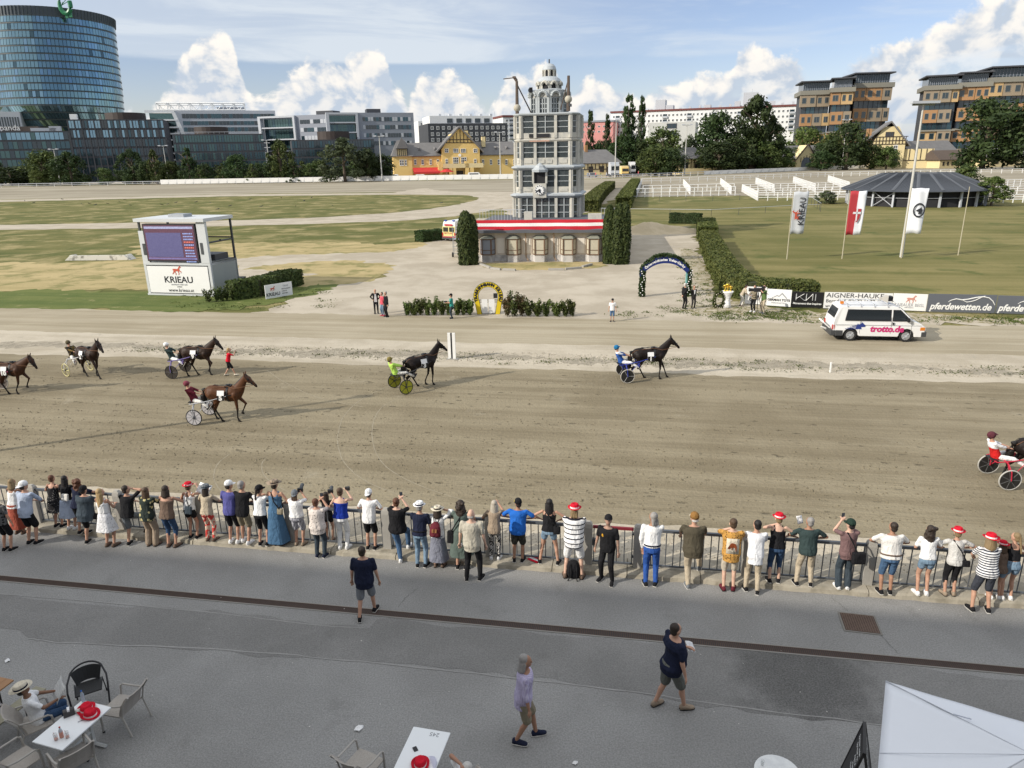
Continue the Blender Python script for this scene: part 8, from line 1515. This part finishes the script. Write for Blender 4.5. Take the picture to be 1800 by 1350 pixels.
team('dark trotter cut off by the right picture edge','red sulky with black wheel discs at the right picture edge','driver in a white and red jacket with a dark red helmet at the right edge',(1772,862),R(-6),BLKC,('stand','lift'),('fwd','back'),None,(.50,.03,.06),(.02,.02,.02),(.42,.41,.38),7,(.07,.07,.07),dict(top=JK('white red jacket',(.56,.02,.02),(.72,.72,.74),1.20),sleeve='half',bottom='trousers',bot='white',hat=('helmet',(.10,.03,.04)),skin=0))
pp('girl in a red top and black shorts running beside the number 9 horse',404,661,614,kerb=False,sex='f',rz=R(-70),hmul=1.05,top='red',hem=.92,bottom='shorts',bot='black',shoe='cream',hairdo='pony',hair='blond',pose='walk',lean=14,arms=('head','photo'),feet=((-.1,-.24,.12),(.1,.34,.08)),vox=.02,group='people on the track')
a=Vector(P(640,697));dr_=Vector((math.cos(SUN_AZ),math.sin(SUN_AZ)));base=a-dr_*21.0;t=thing('lamp_mast','lamp mast on the apron side, outside the left edge, casting a long thin shadow','lamp mast',(*base,0),0,'floodlight masts around the track');h=21.0*math.tan(SUN_EL);MB().cyl((0,0,0),(0,0,h),.13,.09,10).build('pole',STEEL,t);MB().box((0,0,h),(.7,.3,.2)).build('lamp_head',LGREY,t)
# ---------------------------------------------------------------- things carried, hung and set down
def on(label,v):d=PL[label];return W3(d['t'],d['TT']@Vector(v)),d
def phone(plabel,label):d=PL[plabel];w=(d['arm'][-1][2]+d['arm'][1][2])/2+Vector((0,.05,.11));t=thing('phone',label,'phone',W3(d['t'],w),d['t'].rotation_euler.z+.3);MB().box((0,0,0),(.078,.012,.16)).build('case',BLACK,t,bevel=.006);MB().box((0,-.008,0),(.068,.003,.146)).build('screen',mat('dim phone screen',(.05,.06,.08),.2,.1,9),t);return t
phone('red haired woman in a black T shirt and blue jeans filming with a phone','phone held up by the red haired woman in black');phone('person in a dark cap, mauve T shirt and wide navy trousers filming','phone held by the person in the mauve T shirt');phone('short dark haired woman in a speckled blouse and dark jeans, behind the others','phone held by the woman in the speckled blouse')
def camera_(plabel,label,L=.18):d=PL[plabel];w=(d['arm'][-1][2]+d['arm'][1][2])/2+Vector((0,.03,.06));t=thing('camera',label,'camera',W3(d['t'],w),d['t'].rotation_euler.z+.25);MB().box((0,0,0),(.15,.08,.11)).build('camera_body',BLACK,t,bevel=.01);MB().cyl((0,.03,0),(0,.04+L,.02),.042,.052,12).build('lens',DARKSTEEL,t)
camera_('woman in a white T shirt and striped shorts taking pictures with a long lens','black camera with a long lens held by the woman in striped shorts',.26);camera_('dark haired person in black holding a camera, half hidden by the speckled blouse','black camera held by the dark haired person in black');camera_('photographer in a teal vest and dark cap before the shrubs','camera held by the photographer in the teal vest',.1);d=PL['woman in a royal blue sleeveless top and white trousers'];t=thing('camera','small dark camera held by the woman in the royal blue top','camera',W3(d['t'],d['arm'][1][2]+Vector((.0,.03,.07))),TA);MB().box((0,0,0),(.13,.07,.10)).build('camera_body',BLACK,t,bevel=.01);MB().cyl((0,.03,0),(0,.09,0),.035,n=12).build('lens',DARKSTEEL,t)
def bag(plabel,label,c,kind,col,strap=((.13,-.02,1.46),(-.17,-.10,.95))):
 d=PL[plabel];t=thing('bag' if kind!='pack' else 'backpack',label,'bag' if kind!='pack' else 'backpack',W3(d['t'],d['TT']@Vector((0,0,0))),d['t'].rotation_euler.z);t.scale=d['t'].scale;o=d['TT']@Vector((0,0,0));T_=Matrix.Translation(-o)@d['TT'];m=FAB(col);b=MB();b.M=T_
 if kind=='pack':
  rg=lambda z,w_,y0,y1:[(w_*math.cos(a),(y0+y1)/2+(y1-y0)/2*math.sin(a),z) for a in [2*PI*i/14 for i in range(14)]];b.loft([rg(.98,.13,-.30,-.16),rg(1.02,.155,-.33,-.15),rg(1.18,.15,-.32,-.15),rg(1.32,.11,-.27,-.15),rg(1.37,.05,-.22,-.15)]);b.build('pack',m,t,smooth=True);b=MB();b.M=T_;[b.tube([(k*.05,-.17,1.36),(k*.085,-.10,1.46),(k*.10,.05,1.46),(k*.12,.14,1.3)],.016,5) for k in(-1,1)];b.build('strap',FAB('black'),t);b=MB();b.M=T_;[b.box((k*.04,-.325,1.16),(.05,.03,.09)) for k in(-1,1)];b.build('flap',FAB((.30,.14,.06)),t)
 else:
  b.box(c,kind);b.build('pouch',m,t,bevel=.03);b=MB();b.M=T_;p0,p1=strap;b.tube([p0,((p0[0]+p1[0])/2,-.17,(p0[2]+p1[2])/2),p1],.016,5);b.tube([p0,(p0[0]*.6,.10,p0[2]-.08),(p1[0]*.6,.17,p1[2]+.15),p1],.014,5);b.build('strap',FAB('black'),t)
bag('woman in a cream sun hat and white blouse with a maroon backpack','maroon backpack worn by the woman in the cream sun hat',None,'pack','maroon')
bag('woman in a red hat, white tank top and black shorts with a blue bag','grey blue shoulder bag of the woman in the red hat and white tank top',(.10,-.19,.98),(.22,.07,.24),'slate',((-.02,-.05,1.46),(.10,-.17,1.08)));bag('person in a dark cap, mauve T shirt and wide navy trousers filming','big black shoulder bag of the person in the mauve T shirt',(.16,-.20,.90),(.30,.12,.28),'black',((-.08,-.06,1.46),(.14,-.18,1.0)));bag('woman in a red hat, heather grey T shirt and black knee trousers','small black shoulder bag of the woman in the heather grey T shirt',(.19,-.10,.92),(.18,.07,.16),'black',((-.09,-.05,1.46),(.19,-.12,.98)));bag('woman with long black hair in a black tank top and denim shorts','small black shoulder bag of the woman in denim shorts by the striped man',(.20,-.08,.98),(.16,.07,.22),'black',((-.08,-.05,1.44),(.20,-.1,1.06)));bag('woman in a brown felt hat and long blue dress','beige shoulder bag of the woman in the long blue dress',(.19,-.10,.98),(.16,.07,.16),'khaki',((-.08,-.06,1.44),(.18,-.12,1.04)));bag('woman with dark curly hair in a long grey green dress','black bag hanging left of the woman in the grey green dress',(-.22,-.06,.86),(.16,.1,.3),'black',((.08,-.05,1.46),(-.20,-.1,1.0)));bag('woman with very long black hair in a pale blue skirt','pale canvas bag of the woman with very long black hair',(.14,-.19,1.12),(.22,.08,.22),'offwhite',((.10,-.02,1.46),(.14,-.17,1.2)));bag('person at the picture edge in a grey leafy top and black shorts','pale small backpack worn by the person at the left edge',None,'pack','offwhite')
X,Y=P(1008,1014);t=thing('backpack','black backpack standing between the feet of the striped man','backpack',(X,Y,.005),TA);b=MB();rg=lambda z,w_,y_:[(w_*math.cos(a),y_*math.sin(a),z) for a in [2*PI*i/14 for i in range(14)]];b.loft([rg(0,.16,.10),rg(.05,.18,.12),rg(.3,.17,.11),rg(.44,.12,.08),rg(.48,.05,.03)]);b.build('pack',FAB('black'),t,smooth=True);b=MB();[b.tube([(k*.08,-.10,.42),(k*.10,-.17,.25),(k*.09,-.16,.06),(k*.12,-.22,.01)],.016,5) for k in(-1,1)];b.build('strap',FAB('black'),t)
d=PL['man in a white hat and navy polo with a white umbrella'];w=W3(d['t'],d['arm'][1][2]+Vector((.02,.03,-.02)));t=thing('umbrella','furled white umbrella held like a stick by the man in the white hat','umbrella',w,0);zb=-w.z+.02;MB().cyl((0,0,-.02),(.0,0,zb+.12),.036,.012,10).cyl((0,0,zb+.12),(0,0,zb),.008,n=6).build('canopy',FAB('white'),t);MB().tube([(0,0,-.04),(0,0,.10),(.03,0,.14),(.06,0,.10)],.013,6).build('handle',BLACK,t)
def paper(label,loc,size=(.21,.28),rot=(R(60),0,0),m=None,name='paper',cat='paper'):
 t=thing(name,label,cat,loc);t.rotation_euler=rot;b=MB();n=5;b.loft([[(-size[0]/2+size[0]*i/n,-size[1]/2+size[1]*j/n,.012*math.sin(i*1.3+j)) for i in range(n+1)] for j in range(n+1)],cap=False,closed=False);o=b.build('sheet',m or FAB('white'),t,smooth=True);o.modifiers.new('thick','SOLIDIFY').thickness=.003;return t
d=PL['woman with long dark curls, pale hat and red patterned trousers'];paper('open race programme held up beside the woman in patterned trousers',W3(d['t'],(-.24,.40,1.48)),(.40,.30),(R(50),R(10),-.3));d=PL['heavy man in a navy T shirt and olive grey shorts carrying papers'];paper('folded papers carried by the heavy man in navy',W3(d['t'],d['arm'][-1][2]+Vector((-.03,.10,-.04))),(.22,.20),(R(40),R(30),.5));d=PL['bald man in a beige T shirt and black trousers standing behind the row'];paper('crumpled white slip in the hand of the bald man',W3(d['t'],d['arm'][-1][2]+Vector((0,.05,-.10))),(.10,.10),(R(70),0,.3));d=PL['grey haired man in a dark green T shirt and beige trousers'];paper('white sheet held before the face of the man in dark green',W3(d['t'],(-.16,.42,1.52)),(.16,.2),(R(70),0,.3))
for px,py,w_,l in((631,1281,.12,'white sheet lying on the asphalt left of the numbered table'),(1011,1342,.07,'torn white scrap on the asphalt at the bottom edge'),(13,1162,.09,'crumpled white scrap at the left edge by the beer table'),(978,1004,.05,'crushed white cup lid on the asphalt by the striped man')):paper(l,(*P(px,py),.02),(w_*1.3,w_),(.06,.05,random.uniform(0,3)),name='litter',cat='litter')
X,Y=P(940,984,KH);t=thing('paper_flag','small red white red paper flag lying on the kerb','flag',(X,Y,KH+.02),TA-.5);[MB().bx(-.16,.16,-.12+.08*k,-.045+.08*k,0,.004).build('stripe',FAB('red' if k!=1 else 'white'),t) for k in range(3)]
X,Y=P(1330,552);t=thing('television_camera','television camera on a tall black tripod before the white boards','camera',(X,Y,.005),TA);b=MB();[b.tube([(0,0,1.35),(.42*math.cos(a),.42*math.sin(a),0)],.022,6) for a in(R(200),R(320),R(80))];b.cyl((0,0,.9),(0,0,1.45),.03,n=8);b.build('tripod',BLACK,t);MB().box((0,0,1.62),(.62,.22,.26)).build('camera_body',BLACK,t,bevel=.03);b=MB();b.cyl((-.3,0,1.62),(-.56,0,1.62),.09,.11,12);b.box((-.58,0,1.62),(.1,.26,.2));b.build('lens',BLACK,t);b=MB();b.box((.28,.05,1.80),(.2,.14,.12));b.bar((.3,-.12,1.45),(.62,-.16,1.36),.03);b.build('viewfinder',BLACK,t)
X,Y=P(1277,540);t=thing('cocktail_table','white draped high table carrying gold cups beside the garland wreath','table',(X,Y,.005));b=MB();cr=lambda z,r:[(r*(1+.05*math.sin(4*a))*math.cos(a),r*(1+.05*math.sin(4*a))*math.sin(a),z) for a in [2*PI*i/24 for i in range(24)]];b.loft([cr(0,.34),cr(.25,.25),cr(.6,.22),cr(.9,.30),cr(1.06,.40),cr(1.10,.41)]);b.build('cloth',FAB('white'),t,smooth=True);MB().cyl((0,0,1.10),(0,0,1.12),.40,n=24).build('table_top',WHITE,t)
GOLD=mat('gold cup',(.75,.50,.08),.25,.1,4,metal=1.0)
for dx,dy,s_,l in((-.18,.05,1.0,'tall gold cup at the left of the white table'),(.02,.12,1.15,'tallest gold cup in the middle of the white table'),(.20,-.05,.85,'shorter gold cup at the right of the white table')):
 g=thing('trophy_cup',l,'trophy',(X+dx,Y+dy,1.125));MB().loft([[(r*s_*math.cos(a),r*s_*math.sin(a),z*s_) for a in [2*PI*i/14 for i in range(14)]] for r,z in((.08,0),(.08,.05),(.02,.09),(.025,.16),(.08,.24),(.10,.38),(.11,.44))]).build('cup',GOLD,g,smooth=True);b=MB();[b.tube([(k*.10*s_,0,.40*s_),(k*.16*s_,0,.34*s_),(k*.09*s_,0,.26*s_)],.012,5) for k in(-1,1)];b.build('handle',GOLD,g)
X,Y=P(1263,541);t=thing('wreath','big leafy wreath with white flowers leaning at the white table','wreath',(X,Y,.55),.2);rng=np.random.default_rng(8);n=2200;a=rng.uniform(0,2*PI,n);p=np.stack([.38*np.cos(a),.0*a,.52*np.sin(a)],1)+rng.normal(0,.055,(n,3));ob('leaves',leaf_mesh('leaves',p,rng.normal(size=(n,3)),.04,LF_MID,rng),t);b=MB();[b.ball((.38*math.cos(q),-.10,.52*math.sin(q)+random.uniform(-.05,.05)),.04,6,4) for q in [2*PI*i/16 for i in range(16)]];tag(b.build('flowers',FAB('cream'),t),kind='stuff')
# ---------------------------------------------------------------- tables, chairs and parasol below the grandstand
RAT=mat('grey brown rattan weave',(.36,.33,.295),.7,.22,40,.5,90);RATF=mat('grey brown chair tube',(.36,.34,.31),.5,.1,4);TOPW=mat('white table top',(.74,.76,.77),.45,.03,2);TUBE=mat('pale grey table tube',(.46,.47,.46),.5,.08,3);BWIRE=mat('black wicker',(.022,.023,.024),.6,.2,60,.5,120)
def arm_chair(label,loc,face,group='rattan armchairs'):
 t=thing('armchair',label,'chair',(*loc,.004),face-PI/2,group);w=.27
 b=MB();b.loft([[(x,y,.43+.012*math.cos(x*9)) for x in(-w,-w*.5,0,w*.5,w)]+[(x,y,.40) for x in(w,w*.5,0,-w*.5,-w)] for y in(-.22,-.05,.12,.26)]);b.build('seat',RAT,t)
 b=MB();b.loft([[(w*k,-.22-.06*((z-.42)/.45)-.16*max(0,(z-.42)/.45)**2+.05*k*k,z) for k in(-1,-.5,0,.5,1)]+[(w*k,-.245-.06*((z-.42)/.45)-.16*max(0,(z-.42)/.45)**2+.05*k*k,z) for k in(1,.5,0,-.5,-1)] for z in(.44,.55,.68,.80,.88)]);b.build('backrest',RAT,t,smooth=False)
 for k in(-1,1):
  MB().tube([(k*.27,.25,0),(k*.28,.24,.40),(k*.29,.22,.62),(k*.29,.17,.655),(k*.29,-.10,.655),(k*.275,-.26,.68)],.019,7).build('armrest',RATF,t);MB().tube([(k*.27,-.36,0),(k*.27,-.24,.42),(k*.275,-.30,.68),(k*.26,-.44,.89)],.018,7).build('rear_leg',RATF,t);MB().cyl((k*.27,.25,0),(k*.27,.25,.03),.024,n=8).build('foot_cap',BLACK,t)
 return t
def table(label,A,B,D,num=None,L=None):
 A,B,D=Vector(A),Vector(B),Vector(D);u=(B-A);W_=u.length;u.normalize();v=Vector((-u.y,u.x));L=L or abs((D-A).dot(v));t=thing('table',label,'table',(*A,.004),math.atan2(u.y,u.x));MB().bx(0,W_,0,L,.71,.74).build('table_top',TOPW,t,bevel=.008)
 for y in(.22,L-.22):b=MB();b.bar((W_/2,y,.04),(W_/2,y,.71),.05);b.bar((.06,y,.035),(W_-.06,y,.035),.05,.04);b.bar((.1,y,.69),(W_-.1,y,.69),.04);b.build('leg',TUBE,t)
 MB().bar((W_/2,.22,.30),(W_/2,L-.22,.30),.04).build('stretcher',TUBE,t);return t,W_,L
c1=[P(*p,.74) for p in((56,1304),(109,1319),(196,1243),(144,1230))];t1,W1,L1=table('white table with red hats, a bottle and glasses at bottom left',c1[0],c1[1],c1[3])
c2=[P(*p,.74) for p in((727,1277),(792,1288),(770,1350),(693,1350))];D_=Vector(c2[1])-Vector(c2[0]);dn=Vector((D_.y,-D_.x)).normalized()*1.35;t2,W2,L2=table('white table with a pencilled number, cut by the bottom edge',Vector(c2[0])+dn,Vector(c2[1])+dn,Vector(c2[0]));letter('245',mat('pencil grey',(.25,.26,.28),.7),t2,(W2*.62,L2-.10,.7415),.12,rot=(PI/2,PI,0),depth=.001)
on1=lambda a,b_,z=.744:tuple(t1.matrix_basis@Vector((W1*a,L1*b_,z)));on2=lambda a,b_,z=.744:tuple(t2.matrix_basis@Vector((W2*a,L2*b_,z)))
tp=lambda px,py:(*P(px,py,.745),.748)
def red_hat(label,loc,rz):
 t=thing('hat',label,'hat',loc,rz,'red hats on the tables');ro=lambda k,z,dip=0:[(.098*k*math.cos(a),.116*k*math.sin(a),z+dip*abs(math.cos(a))**2) for a in [2*PI*i/22 for i in range(22)]];b=MB();b.loft([ro(1.0,.0),ro(1.55,.004,.03),ro(1.55,.012,.03),ro(1.02,.010),ro(.98,.06),ro(.84,.10),ro(.66,.112),ro(.35,.095),ro(.05,.085)]);b.build('crown',FAB('red'),t,smooth=True);b=MB();b.loft([ro(1.045,.012),ro(1.02,.045)],cap=False);b.build('hat_band',FAB('white'),t,smooth=True)
red_hat('red hat with a white band lying farther back on the left table',tp(152,1247),.4);red_hat('red hat with a white band lying at the front of the left table pair',tp(159,1257),1.2);red_hat('red hat lying on the numbered table at the bottom edge',tp(739,1344),.2)
PLAST=glassy('clear bottle plastic',(.45,.55,.62),.35,.08);ORJ=mat('orange drink',(.62,.20,.10),.2,.1,4);GLS=glassy('drinking glass',(.6,.62,.62),.6,.04)
def bottle(label,loc,m,h=.23,capm='blue',fill=None):
 t=thing('bottle',label,'bottle',loc);MB().loft([[(r*math.cos(a),r*math.sin(a),z*h) for a in [2*PI*i/12 for i in range(12)]] for r,z in((.030,0),(.033,.05),(.033,.6),(.026,.72),(.012,.86),(.012,.95))]).build('body',m,t,smooth=True);MB().cyl((0,0,h*.93),(0,0,h),.015,n=10).build('bottle_cap',FAB(capm),t)
 if fill:MB().cyl((0,0,.006),(0,0,h*.55),.0335,n=12).build('label_band',fill,t)
bottle('small clear water bottle with a blue cap on the left table',tp(147,1233),PLAST,.24);bottle('small orange drink bottle beside two glasses',tp(109,1296),PLAST,.22,(.4,.05,.03),ORJ)
for(px,py),l in(((99,1301),'drinking glass with a straw, left of the orange bottle'),((119,1297),'drinking glass with orange dregs, right of the orange bottle')):
 t=thing('glass',l,'glass',tp(px,py));MB().cyl((0,0,0),(0,0,.13),.028,.036,14).build('glass_body',GLS,t);MB().cyl((0,0,.005),(0,0,.035),.027,.029,12).build('drink',ORJ,t);MB().cyl((.01,0,.01),(-.03,.01,.15),.004,n=5).build('straw',FAB((.35,.12,.08)),t)
t=thing('napkin_holder','rounded dark napkin holder on the left table','napkin holder',tp(122,1256),.6);MB().loft([[(x,y,z) for y,z in((-.07,0),(.07,0),(.065,.07),(.04,.11),(0,.125),(-.04,.11),(-.065,.07))] for x in(-.09,.09)]).build('case',mat('dark napkin box',(.045,.042,.042),.4,.1,5),t,bevel=.01);MB().bx(-.02,.02,-.05,.05,.05,.13).build('napkin',FAB('white'),t)
t=thing('tissue','crumpled pale tissue beside the red hats','tissue',tp(137,1252));b=MB();b.ball((0,0,.03),(.05,.04,.03),7,5);b.ball((.03,.02,.035),(.03,.03,.03),6,4);b.build('ball',FAB('offwhite'),t)
t=thing('keys','bunch of keys on the left table','keys',tp(144,1267),.5);b=MB();b.bx(-.04,.04,-.004,.004,0,.004);b.box((.0,.02,.002),(.07,.010,.004),.7);b.cyl((-.05,0,0),(-.05,0,.004),.016,n=10);b.build('key',STEEL,t)
t=thing('card','small dark card lying on the numbered table','card',tp(730,1317),.5);MB().bx(-.035,.035,-.05,.05,0,.008).build('case',BLACK,t)
paper('printed race sheet under the red hat on the numbered table',tp(757,1342),(.21,.28),(0,0,-.15),cloth('printed sheet',(.66,.66,.72),'h',(.50,.50,.60),220,bump=.05),'programme','programme')
arm_chair('rattan armchair right of the left table, turned towards it',P(221,1272),R(168));arm_chair('rattan armchair at the near side of the left table, seen from behind',P(136,1368),R(140));arm_chair('rattan armchair at the bottom left corner',P(42,1372),R(60));arm_chair('rattan armchair left of the numbered table',P(640,1378),R(62));sx,sy=P(74,1300);arm_chair('rattan armchair occupied by the reader in the straw hat',(sx,sy),R(40))
def wire_chair(label,loc,face):
 t=thing('wire_chair',label,'chair',(*loc,.004),face-PI/2);b=MB();arc=[(.33*math.cos(a),-.02+.33*math.sin(a),.60+.16*max(0,-math.sin(a))) for a in [R(205+130*i/12-0) for i in range(13)]];b.tube([(-.30,.30,0),(-.34,.14,.50)]+[(-.335,0,.60)]+arc[1:-1]+[(.335,0,.60),(.34,.14,.50),(.30,.30,0)],.018,7);b.tube([(-.26,-.30,0),(-.24,-.18,.42),(-.22,.22,.43),(.22,.22,.43),(.24,-.18,.42),(.26,-.30,0)],.015,6);b.build('frame',BLACK,t)
 MB().loft([[(x,y,.425) for x in(-.22,0,.22)]+[(x,y,.41) for x in(.22,0,-.22)] for y in(-.20,0,.22)]).build('seat',BWIRE,t);n=8;b=MB();b.loft([[((.23+.09*(z-.43)/.3)*math.cos(a),-.02+(.23+.09*(z-.43)/.3)*math.sin(a),z) for a in [R(210+120*i/n) for i in range(n+1)]] for z in(.43,.55,.70)],cap=False,closed=False);b.build('backrest',BWIRE,t).modifiers.new('thick','SOLIDIFY').thickness=.012;return t
wire_chair('black wicker chair with a round hoop back behind the left table',P(163,1238),R(-60))
X,Y=P(76,1298);per=person('person in a straw hat and white T shirt reading a newspaper at the left table',(X,Y,.004),rz=R(40)-PI/2,h=1.70,pose='chair',hipz=.50,sex='f',skin=3,top='white',hem=.86,bottom='trousers',bot='denim',shoe='black',hairdo='short',hair='black',hat=('straw','cream','navy'),nod=-12,vox=.014,group=None,feet=((-.12,.42,.08),(.10,.50,.08)),face=True)
d=PL['person in a straw hat and white T shirt reading a newspaper at the left table'];w=(d['arm'][-1][2]+d['arm'][1][2])/2+Vector((0,.06,.08));PRN=cloth('newsprint',(.62,.62,.60),'v',(.34,.34,.34),110,bump=.1);paper('open newspaper held by the reader in the straw hat',W3(d['t'],w),(.46,.34),(R(58),0,R(40)-PI/2),PRN,'newspaper','newspaper')
X,Y=P(815,1462);person('white haired person with a raised arm, cut by the bottom edge',(X,Y,.004),rz=R(120),h=1.72,pose='chair',hipz=.50,skin=1,top='white',bottom='shorts',bot='navy',shoe='black',hairdo='short',hair='white',vox=.016,arms=('head','head'),group=None)
arm_chair('rattan armchair under the white haired person at the bottom edge',P(815,1462),R(210))
WOODB=mat('orange beer table wood',(.30,.155,.065),.5,.2,3,stretch=(1,14,14));WOODG=mat('weathered bench plank',(.25,.235,.17),.7,.2,3,stretch=(14,1,14))
A=Vector(P(24,1195,.77));B=Vector(P(0,1213,.77));d_=(B-A).normalized();t=thing('beer_table','orange wooden beer table cut by the left edge','table',(*A,.004),math.atan2(d_.y,d_.x));[MB().bx(0,2.2,-.50+.17*k,-.335+.17*k,.74,.77).build('plank',WOODB,t,bevel=.006) for k in range(3)];b=MB();[(b.bar((.28,y,.74),(.28,y*1.3-.02,.0),.03),b.bar((1.9,y,.74),(1.9,y,.0),.03)) for y in(-.42,-.05)];b.bar((.28,-.45,.35),(.28,-.02,.35),.025);b.bar((.28,-.45,.12),(.28,-.02,.12),.025);b.build('leg_frame',BLACK,t)
A=Vector(P(72,1208,.48));B=Vector(P(2,1262,.48));d_=(B-A).normalized();t=thing('bench','weathered wooden bench beside the beer table','bench',(*A,.004),math.atan2(d_.y,d_.x));MB().bx(0,2.2,-.13,.13,.45,.48).build('plank',WOODG,t,bevel=.008);b=MB();[(b.bar((x,-.1,.45),(x,-.12,0),.03),b.bar((x,.1,.45),(x,.12,0),.03),b.bar((x,-.12,.1),(x,.12,.1),.025)) for x in(.3,1.9)];b.build('leg_frame',BLACK,t)
X,Y=P(1367,1358,.74);t=thing('bistro_table','round white marbled bistro table at the bottom edge','table',(X,Y,.004));MB().cyl((0,0,.715),(0,0,.74),.36,n=36).build('table_top',mat('white marbled top',(.72,.73,.72),.4,.05,5,col2=(.62,.63,.63)),t,bevel=.006);b=MB();b.cyl((0,0,.02),(0,0,.715),.03,n=10);[b.bar((0,0,.04),(.26*math.cos(a),.26*math.sin(a),.02),.035) for a in(.4,1.97,3.54,5.1)];b.build('leg',TUBE,t)
t=thing('glass','small clear glass on the round bistro table','glass',(*P(1340,1345,.745),.748));MB().cyl((0,0,0),(0,0,.10),.022,.028,12).build('glass_body',GLS,t)
X,Y=P(1506,1358,.6);A=Vector(P(1517,1272,1.2));t=thing('chalkboard','black chalkboard stand with white handwriting beside the parasol','chalkboard',(A.x-.12,A.y-.30,.004),R(64));
for k in(-1,1):
 f_=ob('board',MB().bx(-.34,.34,-.012,.012,0,1.22).mesh('board',BLK),t,(0,k*.26,0));f_.rotation_euler=(k*R(12),0,0);MB().bx(-.36,-.33,-.02,.02,0,1.24).bx(.33,.36,-.02,.02,0,1.24).bx(-.33,.33,-.02,.02,1.21,1.24).build('frame',mat('board frame',(.03,.028,.026),.5),f_)
 if k<0 or k>0:
  for i,s_ in enumerate(('Spritzer weiss','Spritzer rot','Aperol','Hugo','Weissbier','Cola','Almdudler','Mineral','Kaffee','Eis')):letter(s_,WHITE,f_,(-.28,k*.016,1.08-i*.105),.085 if i<4 else .07,rz=0 if k<0 else PI,align='LEFT' if k<0 else 'RIGHT',depth=.001,name='chalk_line')
def parasol():
 C0=Vector((*P(1557,1198,2.3),2.3));e1=Vector((*P(1800,1270,2.3),2.3))-C0;e1.normalize();e2=Vector((e1.y,-e1.x,0));S=3.2;ctr=C0+(e1+e2)*S/2;t=thing('parasol','large square white parasol filling the bottom right corner','parasol',(ctr.x,ctr.y,0));m=mat('white parasol cloth',(.70,.72,.76),.7,.03,1.2,.12,3);ap=Vector((0,0,3.05));cn=[C0-Vector((ctr.x,ctr.y,0)),C0+e1*S-Vector((ctr.x,ctr.y,0)),C0+(e1+e2)*S-Vector((ctr.x,ctr.y,0)),C0+e2*S-Vector((ctr.x,ctr.y,0))]
 for i in range(4):
  a,c=cn[i],cn[(i+1)%4];n=14;b=MB();rows=[]
  for j in range(n):k=j/n;rows.append([tuple((a.lerp(c,i_/n)).lerp(ap,k)+Vector((0,0,-.05*math.sin(PI*k)*(1-abs(2*i_/n-1))+.004*math.sin(i_*1.7+j)))) for i_ in range(n+1)])
  b.loft(rows+[[tuple(ap)]*(n+1)],cap=False,closed=False);o=b.build('canopy_panel',m,t,smooth=True);o.modifiers.new('thick','SOLIDIFY').thickness=.006;b=MB();b.tube([tuple(a+Vector((0,0,.012))),tuple(a.lerp(ap,.5)+Vector((0,0,.012))),tuple(ap)],.008,5);b.build('seam',mat('seam grey',(.52,.54,.58),.7),t)
 q=MB();q.tube([tuple(cn[0].lerp(ap,.52)+Vector((0,0,.02))),tuple(cn[0].lerp(ap,.58)+e1*.10+Vector((0,0,.05))),tuple(cn[0].lerp(ap,.50)+e1*.22+Vector((0,0,.02)))],.008,5);q.build('tie',mat('tie grey',(.42,.45,.52),.7),t)
 for u_ in(.5,):q=MB();q.tube([tuple(cn[0].lerp(cn[3],u_)+Vector((0,0,.01))),tuple(ap)],.005,4);q.build('seam',mat('seam grey',(.52,.54,.58),.7),t)
 MB().cyl((0,0,0),(0,0,3.0),.035,n=12).build('pole',TUBE,t);MB().box((0,0,.05),(.7,.7,.1)).build('base',POSTC,t);q=MB();[q.bar((0,0,2.9),tuple(c_*.98-Vector((0,0,.04))),.025) for c_ in cn];q.build('rib',TUBE,t)
parasol()
for i,(px,py) in enumerate(((44,355),(60,358),(110,352),(145,361),(158,360),(168,362),(190,360),(210,356),(220,353),(230,363),(285,362),(295,361),(310,358),(345,357),(370,358),(405,364),(440,352),(495,350),(520,365),(460,365),(535,355),(548,349),(585,364),(776,359),(383,370))):
 X,Y=P(px,py);t=tag(MB().loft([[(r*.9*math.cos(a)+x,r*.6*math.sin(a),z+r*.3*math.sin(a)) for a in [2*PI*k/6 for k in range(6)]] for x,z,r in((-.5,.28,.05),(-.3,.30,.18),(0,.34,.24),(.22,.42,.16),(.34,.50,.14),(.48,.48,.03))]).build('crow',BLACK,None,(X,Y,0),random.uniform(0,6),smooth=True),'black crow on the infield grass, one of the scattered flock','bird','crows on the infield')
